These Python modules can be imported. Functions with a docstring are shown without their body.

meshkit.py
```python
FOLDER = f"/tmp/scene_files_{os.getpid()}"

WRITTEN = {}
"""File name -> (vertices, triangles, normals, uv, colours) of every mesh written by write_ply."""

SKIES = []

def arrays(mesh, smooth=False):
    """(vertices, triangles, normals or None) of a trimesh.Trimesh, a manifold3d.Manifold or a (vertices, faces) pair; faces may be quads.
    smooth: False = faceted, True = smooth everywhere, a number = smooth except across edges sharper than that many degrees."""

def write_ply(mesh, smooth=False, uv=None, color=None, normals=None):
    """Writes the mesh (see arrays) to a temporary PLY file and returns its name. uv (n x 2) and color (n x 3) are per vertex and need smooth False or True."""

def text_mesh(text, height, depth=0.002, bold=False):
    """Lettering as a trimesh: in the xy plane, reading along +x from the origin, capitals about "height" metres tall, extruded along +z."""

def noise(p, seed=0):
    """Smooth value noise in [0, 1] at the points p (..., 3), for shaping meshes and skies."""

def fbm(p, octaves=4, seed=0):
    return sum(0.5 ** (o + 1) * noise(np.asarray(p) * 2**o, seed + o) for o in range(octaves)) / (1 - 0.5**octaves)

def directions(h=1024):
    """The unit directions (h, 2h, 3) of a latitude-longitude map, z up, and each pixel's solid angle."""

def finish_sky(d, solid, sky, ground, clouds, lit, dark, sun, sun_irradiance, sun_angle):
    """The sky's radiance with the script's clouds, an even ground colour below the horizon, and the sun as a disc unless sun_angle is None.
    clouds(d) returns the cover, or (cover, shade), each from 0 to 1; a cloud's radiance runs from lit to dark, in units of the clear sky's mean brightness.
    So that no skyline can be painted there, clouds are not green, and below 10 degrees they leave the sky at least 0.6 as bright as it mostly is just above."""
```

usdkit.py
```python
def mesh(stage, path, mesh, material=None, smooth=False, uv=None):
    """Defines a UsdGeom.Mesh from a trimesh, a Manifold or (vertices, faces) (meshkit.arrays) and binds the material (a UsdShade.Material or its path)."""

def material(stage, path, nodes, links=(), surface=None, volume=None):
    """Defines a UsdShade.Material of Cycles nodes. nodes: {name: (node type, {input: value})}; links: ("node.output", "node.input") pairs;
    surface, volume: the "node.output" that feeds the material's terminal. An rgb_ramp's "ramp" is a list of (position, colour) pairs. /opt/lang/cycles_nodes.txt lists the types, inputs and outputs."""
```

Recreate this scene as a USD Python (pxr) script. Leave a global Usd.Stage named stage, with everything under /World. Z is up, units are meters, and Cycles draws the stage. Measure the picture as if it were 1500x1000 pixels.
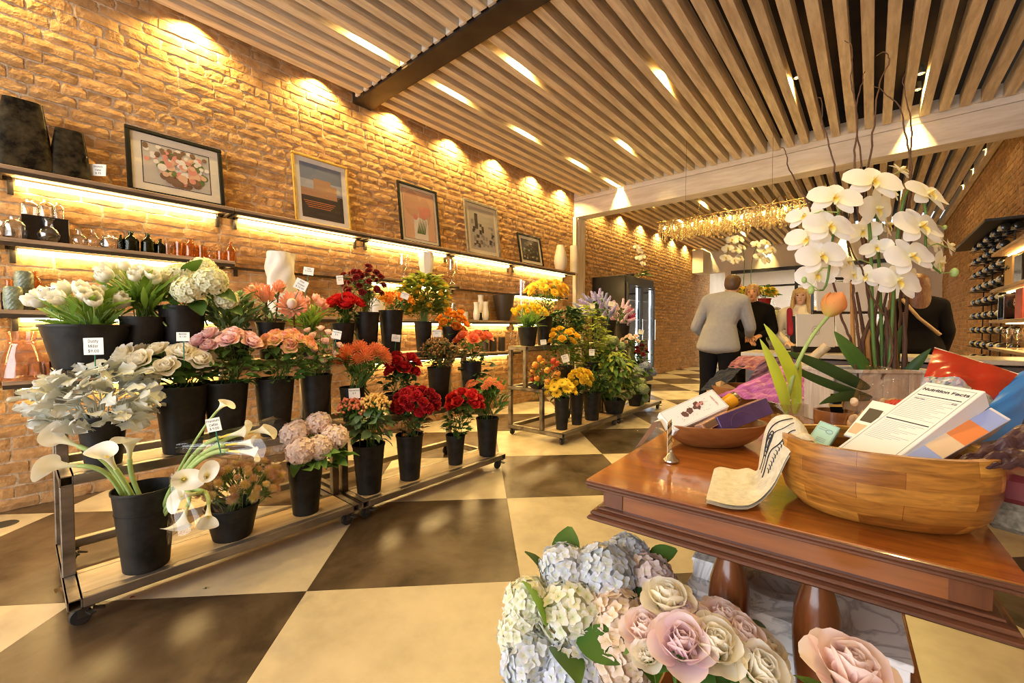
import math, random
import numpy as np
from pxr import Usd, UsdGeom, UsdLux, UsdShade, Gf, Sdf, Vt
import usdkit, meshkit

stage = Usd.Stage.CreateInMemory()
UsdGeom.SetStageUpAxis(stage, 'Z')
UsdGeom.Xform.Define(stage, '/World')
UsdGeom.Scope.Define(stage, '/World/Looks')

# ---------------------------------------------------------------- camera, daylight, exposure
EYE = np.array([0.0, 0.0, 1.116]); FPX, PITCH, YAW = 618.95, 0.029748, 0.705004
cp, sp, cy, sy = math.cos(PITCH), math.sin(PITCH), math.cos(YAW), math.sin(YAW)
FW = np.array([-sy * cp, cy * cp, -sp]); RT = np.array([cy, sy, 0.0]); UP = np.cross(RT, FW)
cam = UsdGeom.Camera.Define(stage, '/World/Camera')
cam.AddTransformOp().Set(Gf.Matrix4d(*RT, 0, *UP, 0, *(-FW), 0, *EYE, 1))
cam.CreateHorizontalApertureAttr(36.0); cam.CreateVerticalApertureAttr(24.0)
cam.CreateFocalLengthAttr(FPX / 1500 * 36.0)
cam.CreateFStopAttr(0.0)
cam.CreateClippingRangeAttr(Gf.Vec2f(0.05, 1000))
cam.CreateExposureAttr(-0.72)

dome = UsdLux.DomeLight.Define(stage, '/World/SkyDome')
dome.CreateColorAttr(Gf.Vec3f(0.80, 0.90, 1.0)); dome.CreateIntensityAttr(1.0)

def rect_light(path, pos, direction, w, h, color, power, up=(0, 0, 1)):
    l = UsdLux.RectLight.Define(stage, path)
    d = np.array(direction, float); d /= np.linalg.norm(d)
    u = np.array(up, float)
    if abs(d @ u) > .95: u = np.array([0, 1.0, 0])
    x = np.cross(u, -d); x /= np.linalg.norm(x); y = np.cross(-d, x)
    l.AddTransformOp().Set(Gf.Matrix4d(*x, 0, *y, 0, *(-d), 0, *map(float, pos), 1))
    l.CreateWidthAttr(w); l.CreateHeightAttr(h); l.CreateColorAttr(Gf.Vec3f(*color)); l.CreateIntensityAttr(power)
    return l
# daylight through the shop front behind the camera
rect_light('/World/ShopfrontDaylight', (-1.45, -3.42, 1.75), (0, 1, -0.06), 4.6, 2.7, (0.96, 0.97, 1.0), 8.0)
# daylight through the rear room's skylight
rect_light('/World/RearDaylight', (-1.6, 15.6, 3.15), (0, 0, -1), 3.4, 2.4, (1.0, 0.95, 0.86), 7.0)

WARM = (1.0, 0.69, 0.22)       # halogen-warm retail spots
WARM_PWR = 22.0
# ---------------------------------------------------------------- helpers
def ray(x, y): return FW + RT * (x - 750) / FPX + UP * (500 - y) / FPX
def onX(x, y, X): d = ray(x, y); return EYE + d * (X / d[0])
def onY(x, y, Y): d = ray(x, y); return EYE + d * (Y / d[1])
def onZ(x, y, Z): d = ray(x, y); return EYE + d * ((Z - EYE[2]) / d[2])
def at(x, y, D): return EYE + ray(x, y) * D
def proj(p):
    d = np.asarray(p, float) - EYE; z = d @ FW
    return 750 + FPX * (d @ RT) / z, 500 - FPX * (d @ UP) / z, z

def rotz(a): c, s = math.cos(a), math.sin(a); return np.array([[c, -s, 0], [s, c, 0], [0, 0, 1.0]])
def rotx(a): c, s = math.cos(a), math.sin(a); return np.array([[1.0, 0, 0], [0, c, -s], [0, s, c]])
def roty(a): c, s = math.cos(a), math.sin(a); return np.array([[c, 0, s], [0, 1.0, 0], [-s, 0, c]])
def aim(d, spin=0.0):
    """rotation that takes +z to d"""
    d = np.array(d, float); d /= np.linalg.norm(d)
    a = np.array([1.0, 0, 0]) if abs(d[0]) < .8 else np.array([0, 1.0, 0])
    x = np.cross(a, d); x /= np.linalg.norm(x); y = np.cross(d, x)
    return np.stack([x, y, d], 1) @ rotz(spin)
def mat4(R=None, t=(0, 0, 0), s=1.0):
    m = np.eye(4); m[:3, :3] = (np.eye(3) if R is None else R) * s; m[:3, 3] = t; return m

def clean(seq): return np.asarray(seq, float)
class MB:
    """collects shapes; build() makes them ONE mesh"""
    def __init__(s): s.v, s.f, s.uv, s.n = [], [], [], 0
    def add(s, v, f, uv=None, R=None, t=None):
        v = np.asarray(v, float).reshape(-1, 3); f = np.asarray(f, int)
        if R is not None: v = v @ np.asarray(R).T
        if t is not None: v = v + np.asarray(t, float)
        if f.shape[1] == 4: f = np.vstack([f[:, [0, 1, 2]], f[:, [0, 2, 3]]])
        s.v.append(v); s.f.append(f + s.n); s.n += len(v)
        s.uv.append(np.zeros((len(v), 2)) if uv is None else np.broadcast_to(np.asarray(uv, float), (len(v), 2)))
        return s
    def merge(s, o, R=None, t=None, uv=None):
        v, f, u = o.arrays(); return s.add(v, f, u if uv is None else uv, R, t)
    def arrays(s): return np.vstack(s.v), np.vstack(s.f), np.vstack(s.uv)
    def box(s, c, d, R=None, bev=0.0, uv=None):
        d = np.asarray(d, float) / 2
        if bev <= 0:
            sg = np.array([[x, y, z] for x in (-1, 1) for y in (-1, 1) for z in (-1, 1)], float)
            f = [[0, 1, 3, 2], [4, 6, 7, 5], [0, 4, 5, 1], [2, 3, 7, 6], [0, 2, 6, 4], [1, 5, 7, 3]]
            return s.add(sg * d, f, uv, R, c)
        b = min(bev, d.min() * .95)
        v, fs = [], []
        idx = {}
        for x in (-1, 1):
            for y in (-1, 1):
                for z in (-1, 1):
                    for ax in range(3):
                        q = np.array([x, y, z]) * (d - b); q[ax] = (x, y, z)[ax] * d[ax]
                        idx[x, y, z, ax] = len(v); v.append(q)
        for ax in range(3):
            a1, a2 = (ax + 1) % 3, (ax + 2) % 3
            for sgn in (-1, 1):
                q = []
                for p, r in ((-1, -1), (1, -1), (1, 1), (-1, 1)):
                    k = [0, 0, 0]; k[ax] = sgn; k[a1] = p; k[a2] = r; q.append(idx[(*k, ax)])
                fs.append(q if sgn > 0 else q[::-1])
        for ax in range(3):
            a1, a2 = (ax + 1) % 3, (ax + 2) % 3
            for p in (-1, 1):
                for r in (-1, 1):
                    k0 = [0, 0, 0]; k0[ax] = -1; k0[a1] = p; k0[a2] = r; k1 = list(k0); k1[ax] = 1
                    q = [idx[(*k0, a1)], idx[(*k1, a1)], idx[(*k1, a2)], idx[(*k0, a2)]]
                    fs.append(q if p * r < 0 else q[::-1])
        tri = []
        for x in (-1, 1):
            for y in (-1, 1):
                for z in (-1, 1):
                    q = [idx[x, y, z, 0], idx[x, y, z, 1], idx[x, y, z, 2]]
                    tri.append(q if x * y * z > 0 else q[::-1])
        n0 = s.n
        s.add(v, fs, uv, R, c); s.f.append(np.asarray(tri) + n0)
        return s
    def bar(s, a, b, w, h=None, up=(0, 0, 1), uv=None):
        a, b = np.asarray(a, float), np.asarray(b, float); L = np.linalg.norm(b - a); z = (b - a) / L
        u = np.asarray(up, float)
        if abs(z @ u) > .98: u = np.array([1.0, 0, 0])
        x = np.cross(u, z); x /= np.linalg.norm(x); y = np.cross(z, x)
        return s.box((a + b) / 2, (w, h or w, L), np.stack([x, y, z], 1), uv=uv)
    def tube(s, pts, r, k=8, cap=True, uv=None):
        p = np.asarray(pts, float); n = len(p); r = np.broadcast_to(np.asarray(r, float), (n,))
        t = np.gradient(p, axis=0); t /= np.linalg.norm(t, axis=1, keepdims=True) + 1e-12
        ref = np.array([0, 0, 1.0]) if np.abs(t[:, 2]).mean() < .8 else np.array([1.0, 0, 0])
        a = np.cross(t, ref); a /= np.linalg.norm(a, axis=1, keepdims=True) + 1e-12; b = np.cross(t, a)
        g = np.arange(k) * 2 * np.pi / k
        v = p[:, None] + r[:, None, None] * (np.cos(g)[None, :, None] * a[:, None] + np.sin(g)[None, :, None] * b[:, None])
        i, j = np.meshgrid(np.arange(n - 1), np.arange(k), indexing='ij')
        q = np.stack([i * k + j, (i + 1) * k + j, (i + 1) * k + (j + 1) % k, i * k + (j + 1) % k], -1).reshape(-1, 4)[:, ::-1]
        uvv = np.stack([np.repeat(np.linspace(0, 1, n), k), np.tile(np.arange(k) / k, n)], 1) if uv is None else uv
        n0 = s.n
        s.add(v.reshape(-1, 3), q, uvv)
        if cap:
            s.f.append(np.array([[n0, n0 + j + 1, n0 + j] for j in range(1, k - 1)]))
            e = n0 + (n - 1) * k
            s.f.append(np.array([[e, e + j, e + j + 1] for j in range(1, k - 1)]))
        return s
    def lathe(s, prof, k=20, c=(0, 0, 0), R=None, sx=1.0, sy=1.0, uv=None, power=None):
        """prof (r,z) upward outside; a repeated point makes a sharp edge"""
        pr = np.asarray(prof, float); g = np.arange(k) * 2 * np.pi / k
        cx, sn = np.cos(g), np.sin(g)
        if power: cx, sn = np.sign(cx) * np.abs(cx) ** power, np.sign(sn) * np.abs(sn) ** power
        v = np.stack([pr[:, 0, None] * cx * sx, pr[:, 0, None] * sn * sy, np.broadcast_to(pr[:, 1, None], (len(pr), k))], -1)
        i, j = np.meshgrid([m for m in range(len(pr) - 1) if np.abs(pr[m] - pr[m + 1]).sum() > 1e-9], np.arange(k), indexing='ij')
        q = np.stack([i * k + j, i * k + (j + 1) % k, (i + 1) * k + (j + 1) % k, (i + 1) * k + j], -1).reshape(-1, 4)
        uvv = np.stack([np.repeat(np.linspace(0, 1, len(pr)), k), np.tile(g / 6.2832, len(pr))], 1) if uv is None else uv
        return s.add(v.reshape(-1, 3), q, uvv, R, c)
    def grid(s, fn, nu, nv, uv=None, R=None, t=None):
        u, w = np.meshgrid(np.linspace(0, 1, nu + 1), np.linspace(0, 1, nv + 1), indexing='ij')
        p = np.asarray(fn(u, w)); p = np.moveaxis(p, 0, -1) if p.shape[0] == 3 else p
        i, j = np.meshgrid(np.arange(nu), np.arange(nv), indexing='ij'); m = nv + 1
        q = np.stack([i * m + j, (i + 1) * m + j, (i + 1) * m + j + 1, i * m + j + 1], -1).reshape(-1, 4)
        return s.add(p.reshape(-1, 3), q, np.stack([u, w], -1).reshape(-1, 2) if uv is None else uv, R, t)
    def ball(s, c, r, sub=1, uv=None, R=None):
        v, f = ICO[sub]; return s.add(v * np.asarray(r, float), f, uv, R, c)
    def poly(s, pts, f=None, uv=None):
        pts = np.asarray(pts, float); n = len(pts)
        return s.add(pts, [[0, i, i + 1] for i in range(1, n - 1)], uv)
    def prism(s, pts, a, b, uv=None):
        """convex outline pts (n,3) swept by vector from a to b offsets"""
        p = np.asarray(pts, float); n = len(p); v = np.vstack([p + a, p + b])
        s.add(v, [[i, (i + 1) % n, n + (i + 1) % n, n + i] for i in range(n)], uv)
        s.add(p + a, [[0, i + 1, i] for i in range(1, n - 1)], uv); s.add(p + b, [[0, i, i + 1] for i in range(1, n - 1)], uv)
        return s
    def text(s, txt, h, R, t, depth=0.0006, center=True, bold=False):
        m = meshkit.text_mesh(txt, h, depth, bold); v = np.array(m.vertices)
        if center: v[:, 0] -= (v[:, 0].min() + v[:, 0].max()) / 2
        return s.add(v, np.array(m.faces), None, R, t)
    def build(s, name, mat, parent=None, smooth=False, label=None, kind=None):
        path = unique(name, parent)
        v, f, uv = s.arrays()
        m = usdkit.mesh(stage, path, (v, f), mat if not isinstance(mat, str) else LOOK[mat], smooth=False if not smooth else (True if smooth is True else smooth), uv=uv if smooth in (False, True) else None)
        p = m.GetPrim()
        if label: p.SetCustomDataByKey('label', label)
        if kind: p.SetCustomDataByKey('kind', kind)
        return p
import trimesh
ICO = {k: (np.array(trimesh.creation.icosphere(k).vertices), np.array(trimesh.creation.icosphere(k).faces)) for k in (0, 1, 2, 3)}

USED = {}
def unique(name, parent=None):
    base = '/World' if parent is None else (parent if isinstance(parent, str) else str(parent.GetPath()))
    k = USED.get((base, name), 0); USED[base, name] = k + 1
    return f'{base}/{name}' if k == 0 else f'{base}/{name}_{k:03d}'
def tag(p, label=None, cat=None, group=None, kind=None):
    for k, x in (('label', label), ('category', cat), ('group', group), ('kind', kind)):
        if x: p.SetCustomDataByKey(k, x)
    return p
def gm(m): return Gf.Matrix4d(*np.asarray(m, float).T.ravel())
def thing(name, label, cat, loc=(0, 0, 0), rz=0.0, group=None, M=None, kind=None):
    x = UsdGeom.Xform.Define(stage, unique(name))
    x.AddTransformOp().Set(gm(mat4(rotz(rz), loc) if M is None else M))
    return tag(x.GetPrim(), label, cat, group, kind)
def struct(name):
    x = UsdGeom.Xform.Define(stage, unique(name)); x.GetPrim().SetCustomDataByKey('kind', 'structure'); return x.GetPrim()
def copy_of(path, name, label, cat, M, group=None):
    """one more of a kind: an Xform that references the kind (a class prim or an earlier thing)"""
    x = UsdGeom.Xform.Define(stage, unique(name)); p = x.GetPrim()
    p.GetReferences().AddInternalReference(path if not hasattr(path, 'GetPath') else path.GetPath())
    a = p.GetAttribute('xformOp:transform')
    if a and a.IsDefined(): a.Set(gm(M))
    else: x.AddTransformOp().Set(gm(M))
    p.SetInstanceable(True)
    return tag(p, label, cat, group)
KINDS = {}
def kind(name, builder):
    """class prim holding the parts of one kind of thing; builder(prim) adds them"""
    if name not in KINDS:
        p = stage.CreateClassPrim('/World/' + name); p.SetTypeName('Xform')
        KINDS[name] = p; builder(p)
    return KINDS[name]

# ---------------------------------------------------------------- materials
LOOK = {}
def mat(name, nodes, links, surface='p.BSDF', volume=None):
    LOOK[name] = usdkit.material(stage, '/World/Looks/' + name, nodes, links, surface=surface, volume=volume); return LOOK[name]
def plain(name, col, rough=.5, metal=0.0, **kw):
    return mat(name, {'p': ('principled_bsdf', {'base_color': col, 'roughness': rough, 'metallic': metal, **kw})}, [])
def grain(name, a, b, scale=6.0, rough=.5, metal=0.0, stretch=(1, 1, 1), bump=0.0, bscale=None, detail=4.0, dist=0.0, tone=0.0, coord='object', pos=(.35, .65), rvar=0.0, **kw):
    n = {'tc': ('texture_coordinate', {}) if coord == 'object' else ('geometry', {}),
         'mp': ('mapping', {'scale': stretch}),
         'n': ('noise_texture', {'scale': scale, 'detail': detail, 'roughness': .6, 'distortion': dist}),
         'r': ('rgb_ramp', {'ramp': [(pos[0], a), (pos[1], b)]}),
         'p': ('principled_bsdf', {'roughness': rough, 'metallic': metal, **kw})}
    l = [('tc.' + ('object' if coord == 'object' else 'position'), 'mp.vector'), ('mp.vector', 'n.vector'), ('n.fac', 'r.fac')]
    out = 'r.color'
    if tone:
        n['st'] = ('attribute', {'attribute': 'st'}); n['sx'] = ('separate_xyz', {}); n['mr'] = ('map_range', {'from_min': 0.0, 'from_max': 1.0, 'to_min': 1 - tone, 'to_max': 1 + tone})
        n['hv'] = ('hsv', {'hue': .5, 'saturation': 1.0, 'fac': 1.0})
        l += [('st.vector', 'sx.vector'), ('sx.x', 'mr.value'), ('mr.result', 'hv.value'), ('r.color', 'hv.color')]; out = 'hv.color'
    if bump:
        n['bn'] = ('noise_texture', {'scale': bscale or scale * 3, 'detail': 3.0}); n['b'] = ('bump', {'strength': bump, 'distance': .01})
        l += [('mp.vector', 'bn.vector'), ('bn.fac', 'b.height'), ('b.normal', 'p.normal')]
    if rvar:
        n['rm'] = ('map_range', {'from_min': .3, 'from_max': .7, 'to_min': rough - rvar, 'to_max': rough + rvar})
        l += [('n.fac', 'rm.value'), ('rm.result', 'p.roughness')]
    l.append((out, 'p.base_color'))
    return mat(name, n, l)
def petalmat(name, base, mid, tip, trans=.25, rough=.55, vary=.12, hue=0.0):
    """colour runs along the petal (st.x); each flower differs a little"""
    n = {'st': ('attribute', {'attribute': 'st'}), 'sx': ('separate_xyz', {}),
         'r': ('rgb_ramp', {'ramp': [(0.0, base), (.45, mid), (1.0, tip)]}), 'oi': ('object_info', {}),
         'mr': ('map_range', {'to_min': 1 - vary, 'to_max': 1 + vary}), 'hr': ('map_range', {'to_min': .5 - hue, 'to_max': .5 + hue}),
         'hv': ('hsv', {'saturation': 1.0, 'fac': 1.0}),
         'p': ('principled_bsdf', {'roughness': rough, 'specular_ior_level': .25}), 't': ('translucent_bsdf', {}), 'm': ('mix_closure', {'fac': trans})}
    l = [('st.vector', 'sx.vector'), ('sx.x', 'r.fac'), ('oi.random', 'mr.value'), ('oi.random', 'hr.value'), ('mr.result', 'hv.value'), ('hr.result', 'hv.hue'), ('r.color', 'hv.color'),
         ('hv.color', 'p.base_color'), ('hv.color', 't.color'), ('p.BSDF', 'm.closure1'), ('t.BSDF', 'm.closure2')]
    return mat(name, n, l, 'm.closure')
def emit(name, col, power):
    return mat(name, {'e': ('emission', {'color': col, 'strength': power})}, [], 'e.emission')
def glass(name, col=(1, 1, 1), rough=0.02, ior=1.45):
    return mat(name, {'p': ('principled_bsdf', {'base_color': col, 'roughness': rough, 'transmission_weight': 1.0, 'ior': ior})}, [])
def pane(name, col=(1, 1, 1), f=.03, g=.4):
    return mat(name, {'t': ('transparent_bsdf', {'color': col}), 'g': ('glossy_bsdf', {'color': (1, 1, 1), 'roughness': .03}), 'lw': ('layer_weight', {'blend': .5}),
                      'pw': ('math', {'math_type': 'power', 'value2': 4.0}), 'ma': ('math', {'math_type': 'multiply_add', 'value2': g, 'value3': f}), 'm': ('mix_closure', {})},
               [('lw.facing', 'pw.value1'), ('pw.value', 'ma.value1'), ('ma.value', 'm.fac'), ('t.BSDF', 'm.closure1'), ('g.BSDF', 'm.closure2')], 'm.closure')

grain('brick', (.38, .200, .070), (.58, .345, .150), 16, .9, bump=.45, bscale=60, tone=.22, coord='pos')
grain('mortar', (.50, .38, .25), (.66, .52, .36), 20, .95, bump=.8, bscale=60, coord='pos')
grain('slat_wood', (.60, .48, .32), (.84, .72, .54), 5, .75, stretch=(5, .5, 5), bump=.5, bscale=16, tone=.08, coord='pos')
grain('white_wood', (.74, .65, .52), (.92, .84, .71), 4, .7, stretch=(.6, 4, 4), bump=.35, bscale=14, coord='pos')
grain('white_wood_upright', (.68, .57, .43), (.88, .79, .64), 4, .7, stretch=(4, 4, .5), bump=.4, bscale=14, coord='pos')
grain('ceiling_dark', (.030, .018, .010), (.05, .03, .016), 3, .9, coord='pos')
grain('steel_dark', (.040, .028, .020), (.065, .048, .034), 5, .55, metal=.5, coord='pos')
grain('tile_light', (.36, .30, .215), (.46, .39, .285), 3.2, .32, bump=.05, bscale=30, tone=.06, coord='pos', detail=7, rvar=.06)
grain('tile_dark', (.034, .022, .014), (.085, .056, .035), 2.6, .30, bump=.05, bscale=30, tone=.10, coord='pos', detail=8, rvar=.07, dist=.4)
grain('plaster', (.82, .75, .63), (.87, .80, .68), 4, .85, coord='pos')
grain('raw_steel', (.16, .135, .11), (.36, .315, .26), 9, .42, metal=.75, stretch=(1, .3, 1), coord='pos', rvar=.08)
grain('cart_plank', (.50, .36, .19), (.66, .50, .29), 5, .5, stretch=(6, .7, 6), coord='pos')
grain('shelf_wood', (.26, .17, .10), (.44, .31, .20), 5, .6, stretch=(8, .6, 8), bump=.2, coord='pos')
plain('shelf_metal', (.09, .075, .06), .45, .8)
plain('rubber', (.018, .017, .016), .6)
plain('caster_metal', (.10, .095, .09), .4, .8)
grain('bucket_black', (.006, .0055, .005), (.022, .020, .018), 16, .50, specular_ior_level=.3, rvar=.1, detail=6)
# ---------------------------------------------------------------- the room
XL, XR, YF, YB, ZS = -4.02, 1.19, -3.5, 13.5, 3.40
rnd = random.Random(5)
fl = struct('floor')
MB().box(((XL + XR) / 2, (YF + YB) / 2 + 1.6, -.06), (XR - XL + .6, YB - YF + 4.4, .10)).build('subfloor', 'mortar', fl)
from shapely.geometry import Polygon, box as sbox
TS, TX, TY = .9168, -1.8119, .7791
room = sbox(XL, YF, XR, YB)
tiles = []
for a in range(-16, 18):
    for b in range(-16, 18):
        q = [(TX + TS * (i - j) * .70711, TY + TS * (i + j) * .70711) for i, j in ((a, b), (a + 1, b), (a + 1, b + 1), (a, b + 1))]
        p = Polygon(q).buffer(-.0006, join_style=2).intersection(room)
        if p.is_empty or p.area < .004: continue
        tiles.append((a, b, list(p.exterior.coords)[:-1]))
for a, b, pts in tiles:
    if Polygon(pts).exterior.is_ccw is False: pts = pts[::-1]
    m = MB(); t = rnd.random()
    z0 = [(x, y, 0) for x, y in pts]
    m.prism(z0, np.array([0, 0, -.01]), np.array([0, 0, 0.0]), uv=(t, .5))
    m.build('tile', 'tile_light' if (a + b) % 2 else 'tile_dark', fl)

def brick_mesh(m, c, L, H, D, nrm, r):
    """one rough brick; c the middle of its face, nrm=+1/-1 along x"""
    nu, nv = 5, 2
    ys = np.linspace(-L / 2, L / 2, nu + 1); zs = np.linspace(-H / 2, H / 2, nv + 1)
    j = lambda s: np.array([[r.uniform(-s, s) for _ in range(nv + 1)] for _ in range(nu + 1)])
    Y = ys[:, None] + j(.004); Z = zs[None, :] + j(.0042); X = j(.0019)
    X[0] -= .004; X[-1] -= .004; X[:, 0] -= .002; X[:, -1] -= .003; X += r.uniform(-.0025, .003)
    v = np.stack([X * nrm, Y, Z], -1).reshape(-1, 3)
    idx = np.arange((nu + 1) * (nv + 1)).reshape(nu + 1, nv + 1)
    q = np.stack([idx[:-1, :-1], idx[1:, :-1], idx[1:, 1:], idx[:-1, 1:]], -1).reshape(-1, 4)
    if nrm < 0: q = q[:, ::-1]
    ring = list(idx[:, 0]) + list(idx[-1, 1:]) + list(idx[-2::-1, -1]) + list(idx[0, -2:0:-1])
    bk = v[ring].copy(); bk[:, 0] = -D * nrm; n0 = len(v); k = len(ring)
    side = [[ring[(i + 1) % k], ring[i], n0 + i, n0 + (i + 1) % k] for i in range(k)]
    if nrm < 0: side = [s_[::-1] for s_ in side]
    t = (min(1, max(0, r.gauss(.5, .22))), r.random())
    m.add(np.vstack([v, bk]), np.vstack([q, side]), t, None, c)

def brick_wall(name, X, nrm, y0, y1, z0, z1, seed, nparts):
    w = struct(name); r = random.Random(seed)
    MB().box((X - nrm * .1042, (y0 + y1) / 2, (z0 + z1) / 2), (.2, y1 - y0, z1 - z0)).build('mortar', 'mortar', w)
    course, items, k, z = .0755, [], 0, z0
    while z + .06 < z1 + .03:
        y = y0 - r.uniform(0, .21); k += 1
        while y < y1:
            L = (.215 if k % 6 else .105) + r.uniform(-.014, .014)
            a, b = max(y, y0), min(y + L, y1)
            if b - a > .03: items.append(((X + nrm * .004, (a + b) / 2, min(z + .0325, z1 - .02)), b - a - .001, .0635))
            y += L + .011
        z += course
    def size(it):
        x, yy, d = proj(it[0])
        return it[1] * it[2] / d ** 2 * abs((it[0][0]) / d) if d > .2 and -20 < x < 1520 and -20 < yy < 1020 else 0
    order = sorted(range(len(items)), key=lambda i: -size(items[i])); big = set(order[:nparts])
    rest = MB()
    for i, (c, L, H) in enumerate(items):
        if i in big:
            m = MB(); brick_mesh(m, c, L, H, .03, nrm, r); m.build('brick', 'brick', w)
        else: brick_mesh(rest, c, L, H, .03, nrm, r)
    rest.build('small_bricks', 'brick', w, kind='stuff')
brick_wall('wall_left', XL, 1, YF, 14.6, 0, 3.58, 1, 298)
brick_wall('wall_right', XR, -1, YF, YB, 0, 3.58, 2, 150)

cl = struct('ceiling')
MB().box(((XL + XR) / 2, (YF + YB) / 2, 3.86), (XR - XL + .4, YB - YF + .4, .1)).build('ceiling_deck', 'ceiling_dark', cl)
def slat(xc, y0, y1):
    """one sawn joist, its edges slightly uneven"""
    m = MB(); n = max(2, int((y1 - y0) / .5)); ys = np.linspace(y0, y1, n + 1); v = []
    for y in ys:
        j = lambda: rnd.uniform(-.0016, .0016)
        v += [(xc - .038 + j(), y, ZS + j()), (xc + .038 + j(), y, ZS + j()), (xc + .038, y, ZS + .14), (xc - .038, y, ZS + .14)]
    f = [[i * 4 + k, (i + 1) * 4 + k, (i + 1) * 4 + (k + 1) % 4, i * 4 + (k + 1) % 4][::-1] for i in range(n) for k in range(4)]
    f += [[0, 1, 2, 3], [n * 4 + 3, n * 4 + 2, n * 4 + 1, n * 4]]
    m.add(v, f, (rnd.random(), .5)); m.build('slat', 'slat_wood', cl)
BY0, BY1 = 2.25, 2.45       # dark steel beam
WY0, WY1 = 6.40, 6.66       # white timber beam
for k in range(-26, 9):
    xc = -.067 + .15 * k
    if xc - .04 < XL + .06 or xc + .04 > XR: continue
    slat(xc, YF + .02, BY0 - .025); slat(xc, BY1 + .005, WY0 - .03); slat(xc, WY1 + .03, YB - .02)
def blocking(y, name):
    m = MB()
    for k in range(-27, 9):
        xc = .008 + .15 * k
        if XL + .04 < xc < XR - .04: m.box((xc, y, ZS + .075), (.072, .02, .13))
    m.build(name, 'white_wood', cl)
for y in (BY0 - .012, WY0 - .015, WY1 + .015): blocking(y, 'blocking')
t1 = struct('trim_1')
MB().box(((XL + XR) / 2, (BY0 + BY1) / 2, ZS + .06), (XR - XL, BY1 - BY0, .15)).build('steel_beam', 'steel_dark', t1)
t2 = struct('trim_2')
MB().box(((XL + XR) / 2, (WY0 + WY1) / 2, 3.2), (XR - XL, WY1 - WY0, .27), bev=.004).build('lower_beam', 'white_wood', t2)
MB().box(((XL + XR) / 2, (WY0 + WY1) / 2, 3.44), (XR - XL, WY1 - WY0, .20), bev=.004).build('upper_beam', 'white_wood', t2)
MB().box((XL + .05, (WY0 + WY1) / 2 + .01, 1.53), (.06, .24, 3.06), bev=.004).build('post', 'white_wood_upright', t2)
MB().box((XL + .045, WY0 - .03, 1.53), (.07, .05, 3.06), bev=.004).build('post_facing', 'white_wood_upright', t2)
# shop front behind the camera: piers, sill and glazing bars around the daylight
wf = struct('wall_front')
m = MB(); m.box(((XL + XR) / 2, YF - .1, .16), (XR - XL + .4, .2, .34)).box(((XL + XR) / 2, YF - .1, 3.45), (XR - XL + .4, .2, .75))
m.box((XL + .06, YF - .1, 1.7), (.3, .2, 3.4)).box((XR - .15, YF - .1, 1.7), (.4, .2, 3.4)); m.build('pier', 'plaster', wf)
w1 = struct('window_1')
for x in np.linspace(XL + .2, XR - .35, 5): MB().box((x, YF - .06, 1.7), (.06, .06, 2.75)).build('mullion', 'steel_dark', w1)
pane('clear_pane')
MB().box(((XL + XR) / 2 - .05, YF - .06, 1.7), (XR - XL - .6, .008, 2.75)).build('pane', 'clear_pane', w1)

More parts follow.
